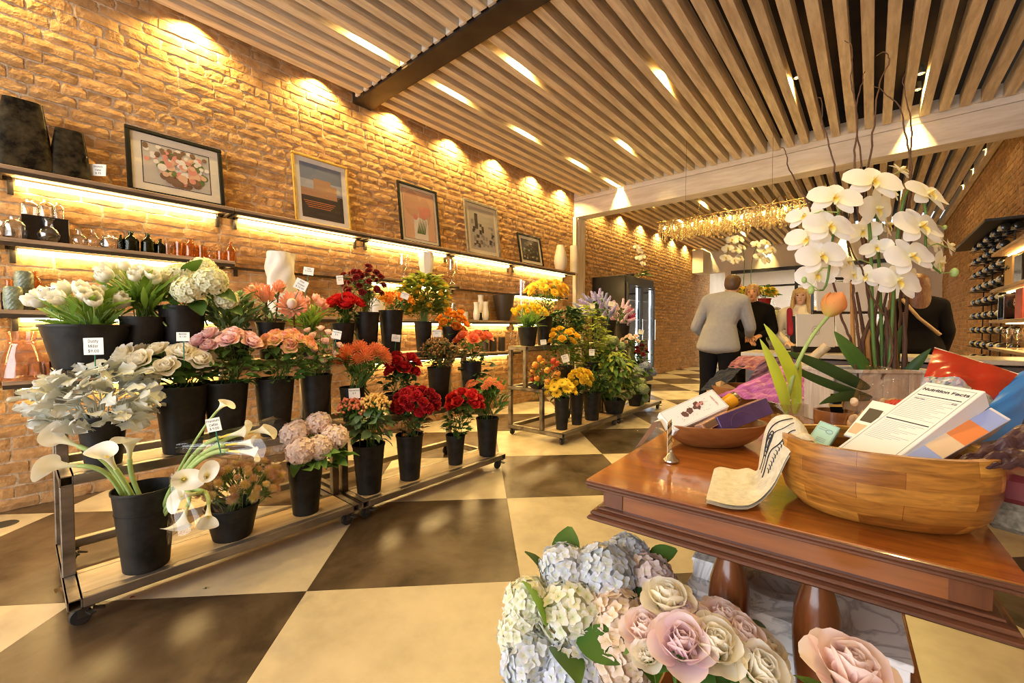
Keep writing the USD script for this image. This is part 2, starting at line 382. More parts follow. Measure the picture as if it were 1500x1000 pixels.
# ---------------------------------------------------------------- ceiling spotlights
emit('lamp_face', (1.0, .78, .42), 60.0)
plain('spot_can', (.02, .018, .016), .5)
def build_spot(p):
    MB().lathe([(.0, .07), (.03, .07), (.03, .07), (.032, 0), (.032, 0), (.026, -.002), (.026, -.002), (.024, .02), (0, .02)][::-1], 14).build('housing', 'spot_can', p, True)
    MB().lathe([(.0, .012), (.024, .012)], 14).build('lens', 'lamp_face', p)
spotk = kind('ceiling_spotlight_kind', build_spot)
nsp = [0]
def spot(x, y, z, label, power=22.0, cone=48.0, tilt=(0, 0, -1), group=None, soft=.6, light=True, rad=.02):
    M = mat4(aim(-np.array(tilt, float)), (x, y, z))
    p = copy_of(spotk, 'ceiling_spotlight', label, 'spotlight', M, group)
    nsp[0] += 1
    if not light: return
    l = UsdLux.SphereLight.Define(stage, f'/World/SpotBeam_{nsp[0]:03d}')
    pos = np.array([x, y, z]) + np.array(tilt, float) / np.linalg.norm(tilt) * .012
    l.AddTransformOp().Set(gm(mat4(aim(-np.array(tilt, float)), pos)))
    l.CreateRadiusAttr(rad); l.CreateColorAttr(Gf.Vec3f(*WARM)); l.CreateIntensityAttr(power * WARM_PWR / (4 * rad * rad) * .02)
    sh = UsdLux.ShapingAPI.Apply(l.GetPrim()); sh.CreateShapingConeAngleAttr(cone); sh.CreateShapingConeSoftnessAttr(soft)
LG = 'spotlights grazing the left brick wall'
ORD = ['first', 'second', 'third', 'fourth', 'fifth', 'sixth', 'seventh', 'eighth', 'ninth', 'tenth', 'eleventh', 'twelfth', 'thirteenth', 'fourteenth', 'fifteenth', 'sixteenth', 'seventeenth', 'eighteenth', 'nineteenth', 'twentieth']
for i_, y in enumerate((-.2, .92, 1.89, 2.71, 3.54, 4.35, 5.2, 6.0)): spot(XL + .085, y, 3.465, f'recessed spotlight washing the left brick wall, {ORD[i_]} from the camera', 36, 72, (-.16, 0, -1), LG)
for i_, y in enumerate((7.2, 8.2, 9.2, 10.2, 11.2, 12.2, 13.0)): spot(XL + .085, y, 3.465, f'recessed spotlight on the left brick wall, {ORD[i_]} beyond the timber post', 34, 70, (-.16, 0, -1), 'spotlights grazing the far left wall')
for i_, y in enumerate((7.4, 8.3, 9.2, 10.1)): spot(XR - .10, y, 3.47, f'recessed spotlight on the right brick wall, {ORD[i_]} beyond the white beam', 22, 50, (.10, 0, -1), 'spotlights grazing the right wall')
GP = [(-3.142, y) for y in (-.6, .9, 1.93, 2.85, 3.99, 5.2, 6.2)] + [(-2.392, y) for y in (.8, 2.98, 5.1)] + [(-1.492, y) for y in (-.5, 1.2, 4.0)] + [(-.592, y) for y in (1.3, 4.92)] + [(.308, y) for y in (.6, 2.2, 5.6, 5.95)]
ROWN = {-3.142: 'first', -2.392: 'second', -1.492: 'third', -.592: 'fourth', .308: 'fifth', -3.742: 'outermost', -2.242: 'rear second'}
CNT = {}
def nth(k): CNT[k] = CNT.get(k, 0) + 1; return ORD[CNT[k] - 1]
for x, y in GP: spot(x, y, 3.525, f'spotlight between ceiling slats, {nth((x, 0))} in the {ROWN[x]} row from the left wall', 46 if y > 1.5 else 18, 82, (0, 0, -1), 'spotlights between the front ceiling slats')
for x, y in [(-3.142, 7.6), (-3.142, 9.4), (-2.392, 8.4), (-1.492, 7.6), (-1.492, 10.5), (-.592, 9.0), (.308, 7.7), (.308, 10), (-2.392, 11.6), (-.592, 12), (-3.742, 13.2), (-2.242, 13.25), (-.592, 13.25)]:
    spot(x, y, 3.525, f'spotlight between slats beyond the white beam, {nth((x, 1))} in the {ROWN[x]} row from the left', 46, 82, (0, 0, -1), 'spotlights between the rear ceiling slats')
# ---------------------------------------------------------------- wall shelves with light strips
emit('led_warm', (1.0, .70, .27), 85.0)
grain('shelf_under', (.50, .34, .17), (.62, .44, .24), 5, .6, coord='pos')
def wall_shelf(z, y0, y1, label, led=True):
    t = thing('wall_shelf', label, 'shelf', (XL, y0, z), 0, 'lit wall shelves'); L = y1 - y0
    MB().box((.11, L / 2, -.012), (.215, L - .006, .024), bev=.003).build('board', 'shelf_wood', t)
    m = MB().box((.205, L / 2, -.036), (.018, L - .01, .022))
    m.box((.02, L / 2, -.036), (.018, L - .01, .022)).box((.11, .02, -.036), (.18, .02, .022)).box((.11, L - .02, -.036), (.18, .02, .022))
    m.build('rail', 'shelf_metal', t)
    for y in (.06, L - .06):
        MB().box((.008, y, -.075), (.016, .028, .10), bev=.002).box((.03, y, -.04), (.05, .02, .02)).build('bracket', 'shelf_metal', t)
    if led: MB().box((.040, L / 2, -.054), (.022, L - .16, .028)).build('light_strip', 'led_warm', t, label='glowing warm light strip')
    return t
YM = [-.06, 1.13, 2.31, 3.5, 4.68, 5.9]
ords = ['first', 'second', 'third', 'fourth', 'last']
for i in range(5): wall_shelf(2.06, YM[i], YM[i + 1] + (.22 if i == 4 else 0), f'lit dark wood top shelf of the brick wall, {ords[i]} stretch from the left')
for z, mods, nm in ((1.645, (0, 2, 4), 'second row'), (1.228, (0, 2, 3, 4), 'third row'), (.812, (0, 2, 3), 'lowest row')):
    for i in mods: wall_shelf(z, YM[i], YM[i + 1], f'short lit wood shelf on the brick, {nm} down, {ords[i]} bay from the left')
    wall_shelf(z, -1.25, YM[0] - .01, f'short lit wood shelf on the brick, {nm} down, cut by the left picture edge')
wall_shelf(2.06, -1.25, YM[0] - .01, 'lit dark wood top shelf of the brick wall, cut by the left picture edge')
for z, mods in ((1.645, (1, 3)), (1.228, (1,)), (.812, (1, 4))):
    for i in mods:
        t = thing('wall_rail', f'thin bare metal shelf rail on the brick, {["second","third","lowest"][[1.645,1.228,.812].index(z)]} row, {ords[i]} bay', 'rail', (XL, YM[i], z), 0, 'bare shelf rails')
        L = YM[i + 1] - YM[i]
        MB().box((.022, L / 2, -.03), (.02, L, .02)).build('bar', 'shelf_metal', t)
        for y in (.06, L - .06): MB().box((.008, y, -.055), (.016, .028, .08)).build('bracket', 'shelf_metal', t)

# ---------------------------------------------------------------- flower carts
def cart(y0, y1, label):
    L = y1 - y0; t = thing('flower_cart', label, 'cart', (-2.23, y0, 0), 0, 'stepped steel flower carts'); s = .04
    XF, X2, X3, XB = 0.0, -.235, -.445, -.645; ZB, ZM, ZT = .09, .50, .915
    def along(x, z): MB().box((x - s / 2, L / 2, z), (s, L - 2 * s, s), bev=.003).build('rail', 'raw_steel', t)
    def across(xa, xb, y, z):   # open-ended square tube
        m = MB(); w = .004
        for dy, dz, sy_, sz in ((0, s / 2 - w / 2, s, w), (0, -s / 2 + w / 2, s, w), (s / 2 - w / 2, 0, w, s), (-s / 2 + w / 2, 0, w, s)):
            m.box(((xa + xb) / 2, y + dy, z + dz), (abs(xa - xb), sy_, sz))
        m.build('cross_tube', 'raw_steel', t)
    def post(x, y, za, zb): MB().box((x - s / 2, y, (za + zb) / 2), (s, s, zb - za), bev=.003).build('post', 'raw_steel', t)
    for x in (XF, X2, XB): along(x, ZB)
    for x in (X2, X3, XB): along(x, ZM)
    for x in (X3, XB): along(x, ZT)
    for y in (s / 2, L - s / 2):
        across(XF, XB - s, y, ZB); across(X2, XB - s, y, ZM); across(X3, XB - s, y, ZT)
        post(X2, y, ZB + s / 2, ZM - s / 2); post(X3, y, ZM + s / 2, ZT - s / 2); post(XB, y, ZB + s / 2, ZM - s / 2); post(XB, y, ZM + s / 2, ZT - s / 2)
    for xa, xb, z in ((XF, X2, ZB), (X2, X3, ZM), (X3, XB, ZT)):
        MB().box(((xa + xb) / 2 - s / 2, L / 2, z + .012), (abs(xa - xb) - s - .004, L - 2 * s - .004, .018), bev=.002).build('plank', 'cart_plank', t)
    for x in (XF - s / 2 - .01, XB - s / 2 + .01):
        for y in (.05, L - .05):
            fk = MB(); fk.box((x, y, ZB - .023), (.05, .05, .006), bev=.001)
            for dx in (-.016, .016): fk.box((x + dx, y - .008, ZB - .042), (.004, .03, .036))
            fk.box((x + .028, y + .01, ZB - .042), (.045, .018, .006), rotz(.3)).box((x + .01, y + .036, ZB - .045), (.022, .035, .005), rotx(-.35))
            c = fk.build('caster', 'caster_metal', t)
            MB().lathe([(0, -.011), (.029, -.011), (.029, -.011), (.032, -.007), (.032, .007), (.029, .011), (.029, .011), (0, .011)], 18, (x, y - .014, .032), aim((1, 0, 0))).build('wheel', 'rubber', c, True)
    return t
CARTS = [(.10, 1.265), (1.285, 2.54), (3.36, 4.545), (4.57, 5.86)]
for (a, b), lb in zip(CARTS, ('raw steel three-step flower cart nearest the camera, holding the calla lilies on its lowest step',
                             'raw steel three-step flower cart in the middle, holding red carnations and orange flowers',
                             'raw steel three-step flower cart with yellow daisies and yellow tulips',
                             'raw steel three-step flower cart farthest away, holding the blue and purple flowers')): cart(a, b, lb)

# ---------------------------------------------------------------- glass-door flower cooler
grain('cooler_black', (.012, .011, .010), (.02, .018, .016), 3, .32, coord='pos')
emit('led_cold', (.80, .92, 1.0), 22.0)
plain('cooler_inside', (.42, .48, .54), .5)
plain('chrome', (.6, .58, .55), .2, 1.0)
CY0, CY1, CX1, CZ = 7.05, 8.36, -3.36, 2.08
t = thing('display_cooler', 'tall black two-door glass flower cooler with cold white lights against the brick wall', 'cooler', (XL, CY0, 0))
W_, L_ = CX1 - XL, CY1 - CY0
m = MB()
for c, d in (((W_ / 2, .02, CZ / 2 + .04), (W_, .04, CZ - .08)), ((W_ / 2, L_ - .02, CZ / 2 + .04), (W_, .04, CZ - .08)), ((W_ / 2, L_ / 2, CZ - .06), (W_, L_ - .08, .12)), ((W_ / 2, L_ / 2, .17), (W_, L_ - .08, .18))): m.box(c, d, bev=.004)
m.build('cabinet', 'cooler_black', t)
MB().box((.03, L_ / 2, 1.1), (.03, L_ - .1, 1.7)).build('back_panel', 'cooler_inside', t)
for i in range(2):
    y0, y1 = .04 + i * (L_ - .08) / 2, .04 + (i + 1) * (L_ - .08) / 2
    d = MB(); s = .05
    d.box((W_ + .02, y0 + s / 2, 1.11), (.04, s, 1.70)).box((W_ + .02, y1 - s / 2, 1.11), (.04, s, 1.70)).box((W_ + .02, (y0 + y1) / 2, 1.935), (.04, y1 - y0 - .1, s)).box((W_ + .02, (y0 + y1) / 2, .285), (.04, y1 - y0 - .1, s))
    dp = d.build('door', 'cooler_black', t)
    MB().box((W_ + .02, (y0 + y1) / 2, 1.11), (.006, y1 - y0 - .1, 1.60)).build('pane', 'clear_pane', dp)
    MB().tube([(W_ + .07, y1 - .03, .9), (W_ + .07, y1 - .03, 1.3)], .01).build('handle', 'chrome', dp)
    MB().box((W_ - .03, y1 - .085, 1.11), (.02, .04, 1.55)).build('light_tube', 'led_cold', t, label='vertical cold white light tube')
    for z in (.55, .92, 1.29, 1.66): MB().box((.3, (y0 + y1) / 2, z), (.48, y1 - y0 - .03, .012)).build('shelf', 'chrome', t)
# ---------------------------------------------------------------- flowers: kinds
def petal(L, W, a0, a1, cup=.3, ns=4, nt=4, e=1.3, g=.6, r0=0.0, ruf=0.0, seed=0, tip=0.0):
    s = np.linspace(0, 1, ns + 1); tt = np.linspace(-1, 1, nt + 1)
    a = a0 + (a1 - a0) * s; ds = L / ns
    am = (a[1:] + a[:-1]) / 2
    x = np.concatenate([[0], np.cumsum(np.cos(am) * ds)]) + r0; z = np.concatenate([[0], np.cumsum(np.sin(am) * ds)])
    sc = np.clip(s, .02, 1 - .03 * (1 - tip))
    w = W / 2 * np.sin(np.pi * sc ** e) ** g
    if tip: w = np.maximum(w, W / 2 * tip * s)
    nx, nz = -np.sin(a), np.cos(a)
    off = cup * w[:, None] * tt[None] ** 2
    X = x[:, None] + nx[:, None] * off; Z = z[:, None] + nz[:, None] * off; Y = w[:, None] * tt[None]
    if ruf:
        r = np.random.RandomState(seed); ph = r.rand() * 6
        wv = ruf * s[:, None] ** 2 * np.sin(tt[None] * 7 + ph + s[:, None] * 3) + ruf * .6 * s[:, None] ** 2 * (r.rand(ns + 1, nt + 1) - .5)
        X = X + nx[:, None] * wv; Z = Z + nz[:, None] * wv
    m = nt + 1; i, j = np.meshgrid(np.arange(ns), np.arange(nt), indexing='ij')
    q = np.stack([i * m + j, (i + 1) * m + j, (i + 1) * m + j + 1, i * m + j + 1], -1).reshape(-1, 4)
    uv = np.stack(np.broadcast_arrays(s[:, None], (tt[None] + 1) / 2), -1).reshape(-1, 2)
    return np.stack([X, Y, Z], -1).reshape(-1, 3), q, uv
def whorl(m, n, seed, r0, L, W, a0, a1, cup, z=0.0, jit=.12, ph=None, **kw):
    r = random.Random(seed); ph = r.random() * 6.28 if ph is None else ph
    for i in range(n):
        v, f, uv = petal(L * r.uniform(1 - jit * .6, 1 + jit * .6), W * r.uniform(1 - jit, 1 + jit), a0 + r.uniform(-jit, jit) * .6, a1 + r.uniform(-jit, jit) * 1.5, cup, r0=r0, seed=seed + i, **kw)
        m.add(v, f, uv, rotz(ph + 6.2832 * i / n + r.uniform(-jit, jit)), (0, 0, z))
    return m
grain('leaf', (.045, .115, .022), (.12, .23, .045), 30, .42, tone=0)
petalmat('leaf_green', (.05, .13, .02), (.075, .17, .03), (.12, .23, .05), .2, .42, .25)
petalmat('leaf_bright', (.14, .28, .03), (.20, .36, .05), (.26, .42, .08), .3, .42, .15)
petalmat('leaf_dark', (.025, .06, .018), (.035, .085, .025), (.06, .12, .035), .15, .45, .2)
petalmat('leaf_yellowgreen', (.20, .26, .03), (.30, .36, .05), (.42, .44, .08), .3, .5, .2)
petalmat('leaf_bronze', (.07, .05, .02), (.12, .07, .03), (.20, .09, .045), .2, .5, .25)
petalmat('leaf_silver', (.42, .46, .39), (.58, .61, .55), (.74, .75, .70), .2, .7, .08)
petalmat('leaf_gum', (.08, .15, .07), (.13, .23, .11), (.18, .30, .15), .15, .5, .15)
plain('stem_green', (.10, .20, .035), .5); plain('stem_pale', (.36, .50, .16), .45); plain('twig_brown', (.10, .045, .022), .7)
P = petalmat
P('white_tulip', (.72, .76, .40), (.88, .87, .76), (.92, .91, .86), .3, vary=.03)
P('cream_rose', (.90, .80, .52), (.92, .86, .70), (.94, .91, .82), .35, vary=.04)
P('pink_rose', (.84, .48, .44), (.87, .53, .54), (.92, .71, .72), .25, vary=.06, hue=.01)
P('blush_rose', (.90, .66, .54), (.91, .70, .66), (.93, .81, .78), .35, vary=.05, hue=.02)
P('lavender_rose', (.84, .60, .62), (.86, .66, .72), (.91, .77, .80), .35, vary=.05, hue=.01)
P('bicolour_rose', (.92, .72, .22), (.93, .76, .36), (.90, .42, .34), .25, vary=.06)
P('coral_rose', (.70, .12, .03), (.82, .17, .06), (.88, .27, .13), .2, vary=.1)
P('crimson_rose', (.20, .004, .008), (.34, .008, .012), (.48, .018, .024), .15, vary=.2)
P('scarlet_flower', (.36, .006, .006), (.58, .012, .014), (.68, .03, .03), .15, vary=.15)
P('burgundy_flower', (.10, .006, .010), (.19, .012, .016), (.30, .025, .028), .15, vary=.3)
P('yellow_flower', (.78, .44, .02), (.86, .58, .03), (.88, .66, .06), .25, vary=.08)
P('gold_flower', (.80, .36, .02), (.86, .50, .03), (.88, .60, .05), .25, vary=.08)
P('orange_flower', (.70, .18, .01), (.84, .28, .02), (.88, .42, .05), .25, vary=.1, hue=.015)
P('red_orange_flower', (.62, .10, .02), (.74, .17, .05), (.84, .34, .12), .25, vary=.15)
P('pink_tulip', (.84, .66, .50), (.86, .44, .40), (.90, .60, .56), .25, vary=.08, hue=.015)
P('peach_tulip', (.66, .58, .14), (.84, .40, .12), (.88, .36, .14), .3, vary=.03)
P('lisianthus', (.88, .74, .56), (.90, .62, .58), (.93, .74, .70), .25, vary=.12, hue=.02)
P('blue_flower', (.24, .24, .56), (.32, .32, .66), (.46, .44, .76), .2, vary=.15, hue=.03)
P('lilac_flower', (.46, .34, .56), (.58, .42, .62), (.70, .54, .70), .2, vary=.15, hue=.03)
P('magenta_flower', (.40, .02, .10), (.52, .04, .16), (.62, .08, .22), .2, vary=.1)
P('white_hydrangea', (.62, .70, .32), (.84, .84, .62), (.90, .88, .74), .25, vary=.05)
P('pink_hydrangea', (.86, .80, .60), (.90, .72, .68), (.93, .82, .80), .25, vary=.08, hue=.02)
P('blue_hydrangea', (.70, .74, .50), (.66, .72, .84), (.80, .84, .94), .25, vary=.08, hue=.02)
P('cream_hydrangea', (.62, .70, .34), (.86, .85, .66), (.86, .88, .90), .25, vary=.05)
P('peach_hydrangea', (.84, .70, .40), (.92, .74, .58), (.94, .82, .74), .25, vary=.05)
P('deepblue_hydrangea', (.30, .36, .42), (.30, .34, .60), (.42, .46, .70), .2, vary=.1, hue=.02)
P('green_hydrangea', (.24, .34, .10), (.36, .46, .22), (.42, .48, .40), .2, vary=.15, hue=.03)
P('calla_white', (.66, .74, .28), (.86, .85, .68), (.92, .90, .82), .25, .35, vary=.02)
P('orchid_white', (.90, .86, .62), (.93, .92, .88), (.95, .94, .93), .35, .5, vary=.015)
P('orchid_lip', (.86, .62, .06), (.88, .66, .12), (.92, .86, .60), .2, vary=.02)
P('protea_pink', (.60, .40, .26), (.80, .42, .30), (.84, .28, .18), .2, vary=.08)
P('pincushion_orange', (.84, .40, .10), (.86, .24, .07), (.88, .30, .14), .2, vary=.08)
P('grevillea', (.62, .40, .10), (.84, .60, .16), (.88, .58, .50), .2, vary=.2, hue=.03)
plain('daisy_eye', (.22, .20, .02), .8); plain('dark_eye', (.02, .014, .01), .7); plain('protea_dome', (.74, .60, .50), .8)
grain('berry_coral', (.66, .16, .07), (.80, .26, .12), 20, .35); grain('berry_gold', (.72, .42, .10), (.84, .56, .18), 20, .35)
grain('berry_brown', (.24, .11, .03), (.40, .20, .05), 20, .4); grain('fruit_orange', (.74, .22, .02), (.82, .40, .05), 6, .4); grain('fruit_red', (.46, .03, .01), (.62, .08, .02), 6, .35)

def leafpart(p, m_, base, d, L, W, bend=-.7, up=.35, spin=0.0, name='leaf', ns=4, nt=2):
    v, f, uv = petal(L, W, up, up + bend, .25, ns, nt, e=.85, g=.8)
    az = math.atan2(d[1], d[0]); MB().add(v, f, uv, rotz(az) @ rotx(spin), base).build(name, m_, p, True)
def stem(p, L=.26, r=.0028, m_='stem_green', bend=.012):
    MB().tube([(0, 0, -.004), (bend * .5, 0, -L * .4), (0, bend, -L)], [r, r, r * 1.1], 5).build('stem', m_, p, True)
def sepals(p, r=.012, L=.02, m_='stem_green', z=-.006):
    m = MB().lathe([(0, -.010), (.006, -.008), (r * .8, -.001), (r * .5, .004)], 8, (0, 0, z + .006)); whorl(m, 5, 3, r * .5, L, L * .35, .2, -.7, .1, z=z + .004, ns=2, nt=2); m.build('calyx', m_, p, True)
def rose(pm, lm='leaf_green', n_leaf=3, ns=4, nt=4, seed=0, opened=1.0, split=False, cup=True):
    def f(p):
        lay = [(3, .003, .036, .032, 1.55, 1.85, .95), (4, .006, .040, .038, 1.45, 1.66, .75), (5, .009, .043, .044, 1.28, 1.38, .55),
               (5, .011, .046, .050, 1.02, .98, .42), (6, .013, .050, .054, .80, .45, .30), (6, .014, .050, .056, .55, -.12, .22)]
        if cup: lay = [(2, .002, .038, .036, 1.55, 1.95, 1.0), (3, .005, .044, .048, 1.50, 1.80, .85), (3, .009, .048, .058, 1.40, 1.62, .7), (4, .013, .050, .062, 1.26, 1.38, .55), (4, .016, .051, .066, 1.06, .86, .40), (5, .018, .050, .066, .82, .10, .28)]
        m = MB()
        for i, (n, r0, L, W, a0, a1, c) in enumerate(lay[:6 if opened >= 1 else 5]):
            if split:
                for q in range(n):
                    mm = MB(); whorl(mm, 1, seed + i * 7 + q, r0, L, W, a0, a1, c, z=-.002 * i, ns=7, nt=6, ruf=.0007, g=.5, ph=i * 1.1 + 6.2832 * q / n); mm.build('petal', pm, p, True)
            else: whorl(m, n, seed + i * 7, r0, L, W, a0, a1, c, z=-.002 * i, ns=ns, nt=nt, ruf=.0006, g=.5)
        if not split: m.build('bloom', pm, p, True)
        sepals(p); stem(p)
        r = random.Random(seed)
        for k in range(n_leaf):
            a = r.random() * 6.28; leafpart(p, lm, (0, 0, -.035 - .03 * k), (math.cos(a), math.sin(a)), .065, .042, -.9, .3, r.uniform(-.4, .4))
    return f
def tulip(pm, seed=0, op=0.0, lm='leaf_bright', ns=6, nt=4):
    def f(p):
        m = MB()
        whorl(m, 3, seed, .004, .064, .046, .55 - op * .1, 1.95 - op, .55, ns=ns, nt=nt, jit=.05, ph=0, e=1.05, g=.75); whorl(m, 3, seed + 9, .003, .062, .044, .62 - op * .1, 2.0 - op, .55, z=.001, ns=ns, nt=nt, jit=.05, ph=1.05, e=1.05, g=.75)
        m.build('bloom', pm, p, True); stem(p, .28, .0036, 'stem_pale')
        r = random.Random(seed)
        for k in range(2):
            a = r.random() * 6.28; v, ff, uv = petal(.18, .034, 1.25, .75, .5, 6, 2, e=.7, g=.8)
            MB().add(v, ff, uv, rotz(a), (0, 0, -.20)).build('leaf', lm, p, True)
    return f
def carnation(pm, seed=0, lm='leaf_dark'):
    def f(p):
        m = MB()
        for i, (n, L, a0, a1) in enumerate([(6, .034, 1.5, 1.5), (8, .036, 1.25, 1.1), (9, .038, .95, .7), (9, .038, .65, .2), (8, .036, .35, -.3)]):
            whorl(m, n, seed + 11 * i, .004, L, .036, a0, a1, .1, ns=3, nt=5, ruf=.007, jit=.2, tip=.8)
        m.build('bloom', pm, p, True); sepals(p); stem(p)
        r = random.Random(seed)
        for k in range(3): a = r.random() * 6.28; leafpart(p, lm, (0, 0, -.05 - .03 * k), (math.cos(a), math.sin(a)), .06, .025, -.8, .5)
    return f
def ranunculus(pm, seed=0, lm='leaf_green'):
    def f(p):
        m = MB()
        for i, (n, r0, L, W, a0, a1, c) in enumerate([(4, .002, .026, .026, 1.3, 2.5, .8), (6, .006, .032, .032, 1.1, 2.3, .6), (7, .010, .036, .036, .9, 2.0, .5), (8, .013, .040, .040, .65, 1.7, .4), (8, .015, .042, .044, .4, 1.25, .35)]):
            whorl(m, n, seed + 7 * i, r0, L, W, a0, a1, c, z=-.002 * i, ns=4, nt=3)
        m.build('bloom', pm, p, True); stem(p)
        for k in range(2): a = seed + k * 3; leafpart(p, lm, (0, 0, -.06 - .04 * k), (math.cos(a), math.sin(a)), .07, .035, -.9, .5)
    return f
def daisy(pm, seed=0, eye='daisy_eye', rows=2, n=17, L=.036, W=.012, lm='leaf_green'):
    def f(p):
        m = MB()
        for i in range(rows): whorl(m, n, seed + i, .008, L * (1 - .18 * i), W, .1 + .25 * i, -.15 + .25 * i, .15, z=.001 * i, ns=3, nt=2, e=1.3, g=.5, jit=.08)
        m.build('petals', pm, p, True); MB().ball((0, 0, .002), (.011, .011, .005), 1).build('eye', eye, p, True); stem(p)
        for k in range(2): a = seed + k * 2.5; leafpart(p, lm, (0, 0, -.06 - .05 * k), (math.cos(a), math.sin(a)), .06, .03, -.8, .4)
    return f
def floret(m, c, d, size, seed, uvt=0.0, n=4):
    r = random.Random(seed); R = aim(d, r.random() * 6.28)
    for k in range(n):
        v, f, uv = petal(size * .62, size * .62, .35, .0 + r.uniform(-.2, .2), .12, 2, 2, e=1.2, g=.5, r0=size * .03)
        m.add(v, f, uv, R @ rotz(6.2832 * k / n), c)
def hydrangea(pm, seed=0, n=150, R=.072, fs=.024, lm='leaf_green', split=False, leaves=2, flat=.82):
    def f(p):
        r = random.Random(seed); m = MB()
        MB().ball((0, 0, 0), (R * .84, R * .84, R * .84 * flat), 2, uv=(.35, .5)).build('inner_head', pm, p, True)
        for i in range(n):
            z = 1 - 1.72 * (i + .5) / n; a = i * 2.39996 + r.uniform(-.2, .2); s = math.sqrt(max(0, 1 - z * z))
            d = np.array([s * math.cos(a), s * math.sin(a), z]); rr = R * r.uniform(.92, 1.06)
            c = d * rr * np.array([1, 1, flat])
            if split: mm = MB(); floret(mm, c, d + np.array([r.uniform(-.35, .35) for _ in range(3)]), fs * r.uniform(.85, 1.15), seed + i); mm.build('floret', pm, p, True)
            else: floret(m, c, d + np.array([r.uniform(-.35, .35) for _ in range(3)]), fs * r.uniform(.85, 1.15), seed + i)
        if not split: m.build('florets', pm, p, True)
        stem(p, .26, .004)
        for k in range(leaves): a = r.random() * 6.28; leafpart(p, lm, (0, 0, -R * .75 - .02 * k), (math.cos(a), math.sin(a)), .13, .085, -.9, .3, r.uniform(-.3, .3), ns=6, nt=4)
    return f
def stars(m, n, R, rad, k, seed, up=-.3, uvr=(0, 1)):
    """thin curved styles radiating from a centre"""
    r = random.Random(seed)
    for i in range(n):
        z = 1 - (1 - up) * (i + .5) / n; a = i * 2.39996; s = math.sqrt(max(0, 1 - z * z)); d = np.array([s * math.cos(a), s * math.sin(a), z])
        d2 = d + np.array([0, 0, .55]); d2 /= np.linalg.norm(d2); L = R * r.uniform(.85, 1.1)
        m.tube([d * R * .2, d * L * .7, d * L * .7 + d2 * L * .35], [rad, rad, rad * 1.5], k, cap=False)
def pincushion(pm, seed=0, n=70, R=.042, rad=.0016):
    def f(p):
        m = MB().ball((0, 0, 0), R * .3, 1, uv=(.1, .5)); stars(m, n, R, rad, 3, seed); m.build('bloom', pm, p, True); stem(p, .26, .004)
        r = random.Random(seed)
        for k in range(6): a = r.random() * 6.28; leafpart(p, 'leaf_green', (0, 0, -.035 - .022 * k), (math.cos(a), math.sin(a)), .05, .014, -.4, .9)
    return f
def protea(pm, seed=0, op=.0):
    def f(p):
        m = MB()
        for i, (n, L, a0, a1, r0) in enumerate([(12, .085, 1.35 - op, 1.62 - op, .014), (14, .078, 1.15 - op, 1.45 - op * 1.2, .020), (14, .062, .95 - op, 1.25 - op, .024), (12, .042, .6, 1.0, .024)]):
            whorl(m, n, seed + 5 * i, r0, L, .016, a0, a1, .25, z=-.006 * i, ns=4, nt=2, e=1.1, g=.6)
        m.build('bracts', pm, p, True); d = MB().ball((0, 0, .03), (.026, .026, .036), 2); stars(d, 60, .034, .0009, 3, seed); 
        MB().merge(d, t=(0, 0, .012)).build('centre_dome', 'protea_dome', p, True); stem(p, .26, .006, 'twig_brown')
        for k in range(5): a = k * 2.4; leafpart(p, 'leaf_gum', (0, 0, -.02 - .025 * k), (math.cos(a), math.sin(a)), .085, .028, -.3, .8)
    return f
def berries(bm, seed=0, n=11, lm='leaf_green', R=.008):
    def f(p):
        r = random.Random(seed); m = MB(); s = MB()
        for i in range(n):
            c = np.array([r.gauss(0, .017), r.gauss(0, .017), r.uniform(-.01, .022)]); m.ball(c, (R, R, R * 1.25), 1); s.tube([(0, 0, -.045), c * .6 + np.array([0, 0, -.012]), c], [.0012] * 3, 3, cap=False)
        m.build('berries', bm, p, True); s.build('sprig', 'stem_green', p, True); stem(p)
        for k in range(4): a = r.random() * 6.28; leafpart(p, lm, (0, 0, -.02 - .03 * k), (math.cos(a), math.sin(a)), .055, .03, -.8, .4)
    return f
def spike(pm, seed=0, n=46, H=.15, fs=.026, lm='leaf_green'):
    def f(p):
        r = random.Random(seed); m = MB()
        for i in range(n):
            t = i / n; a = i * 2.4; R = .022 * (1 - .65 * t) + .004; d = np.array([math.cos(a), math.sin(a), .3]); floret(m, np.array([R * math.cos(a), R * math.sin(a), H * (t - .45)]), d, fs * (1.1 - .5 * t), seed + i, n=4)
        m.build('florets', pm, p, True); MB().tube([(0, 0, H * .55), (0, 0, -.28)], .002, 5).build('stem', 'stem_green', p, True)
        for k in range(3): a = r.random() * 6.28; leafpart(p, lm, (0, 0, -H * .5 - .03 * k), (math.cos(a), math.sin(a)), .06, .03, -.7, .5)
    return f
def cluster(pm, seed=0, n=14, lm='leaf_green', fs=.018, R=.028, leaf=(.10, .024)):
    """a flat head of many little flowers"""
    def f(p):
        r = random.Random(seed); m = MB(); s = MB()
        for i in range(n):
            a = i * 2.4; q = R * math.sqrt((i + .5) / n); c = np.array([q * math.cos(a), q * math.sin(a), .012 - q * .35 + r.uniform(-.004, .004)]); floret(m, c, c + np.array([0, 0, .04]), fs, seed + i, n=5); s.tube([(0, 0, -.05), c * .7, c], .001, 3, cap=False)
        m.build('florets', pm, p, True); s.build('sprig', 'stem_green', p, True); stem(p)
        for k in range(4): a = r.random() * 6.28; leafpart(p, lm, (0, 0, -.03 - .035 * k), (math.cos(a), math.sin(a)), leaf[0], leaf[1], -.5, .7)
    return f
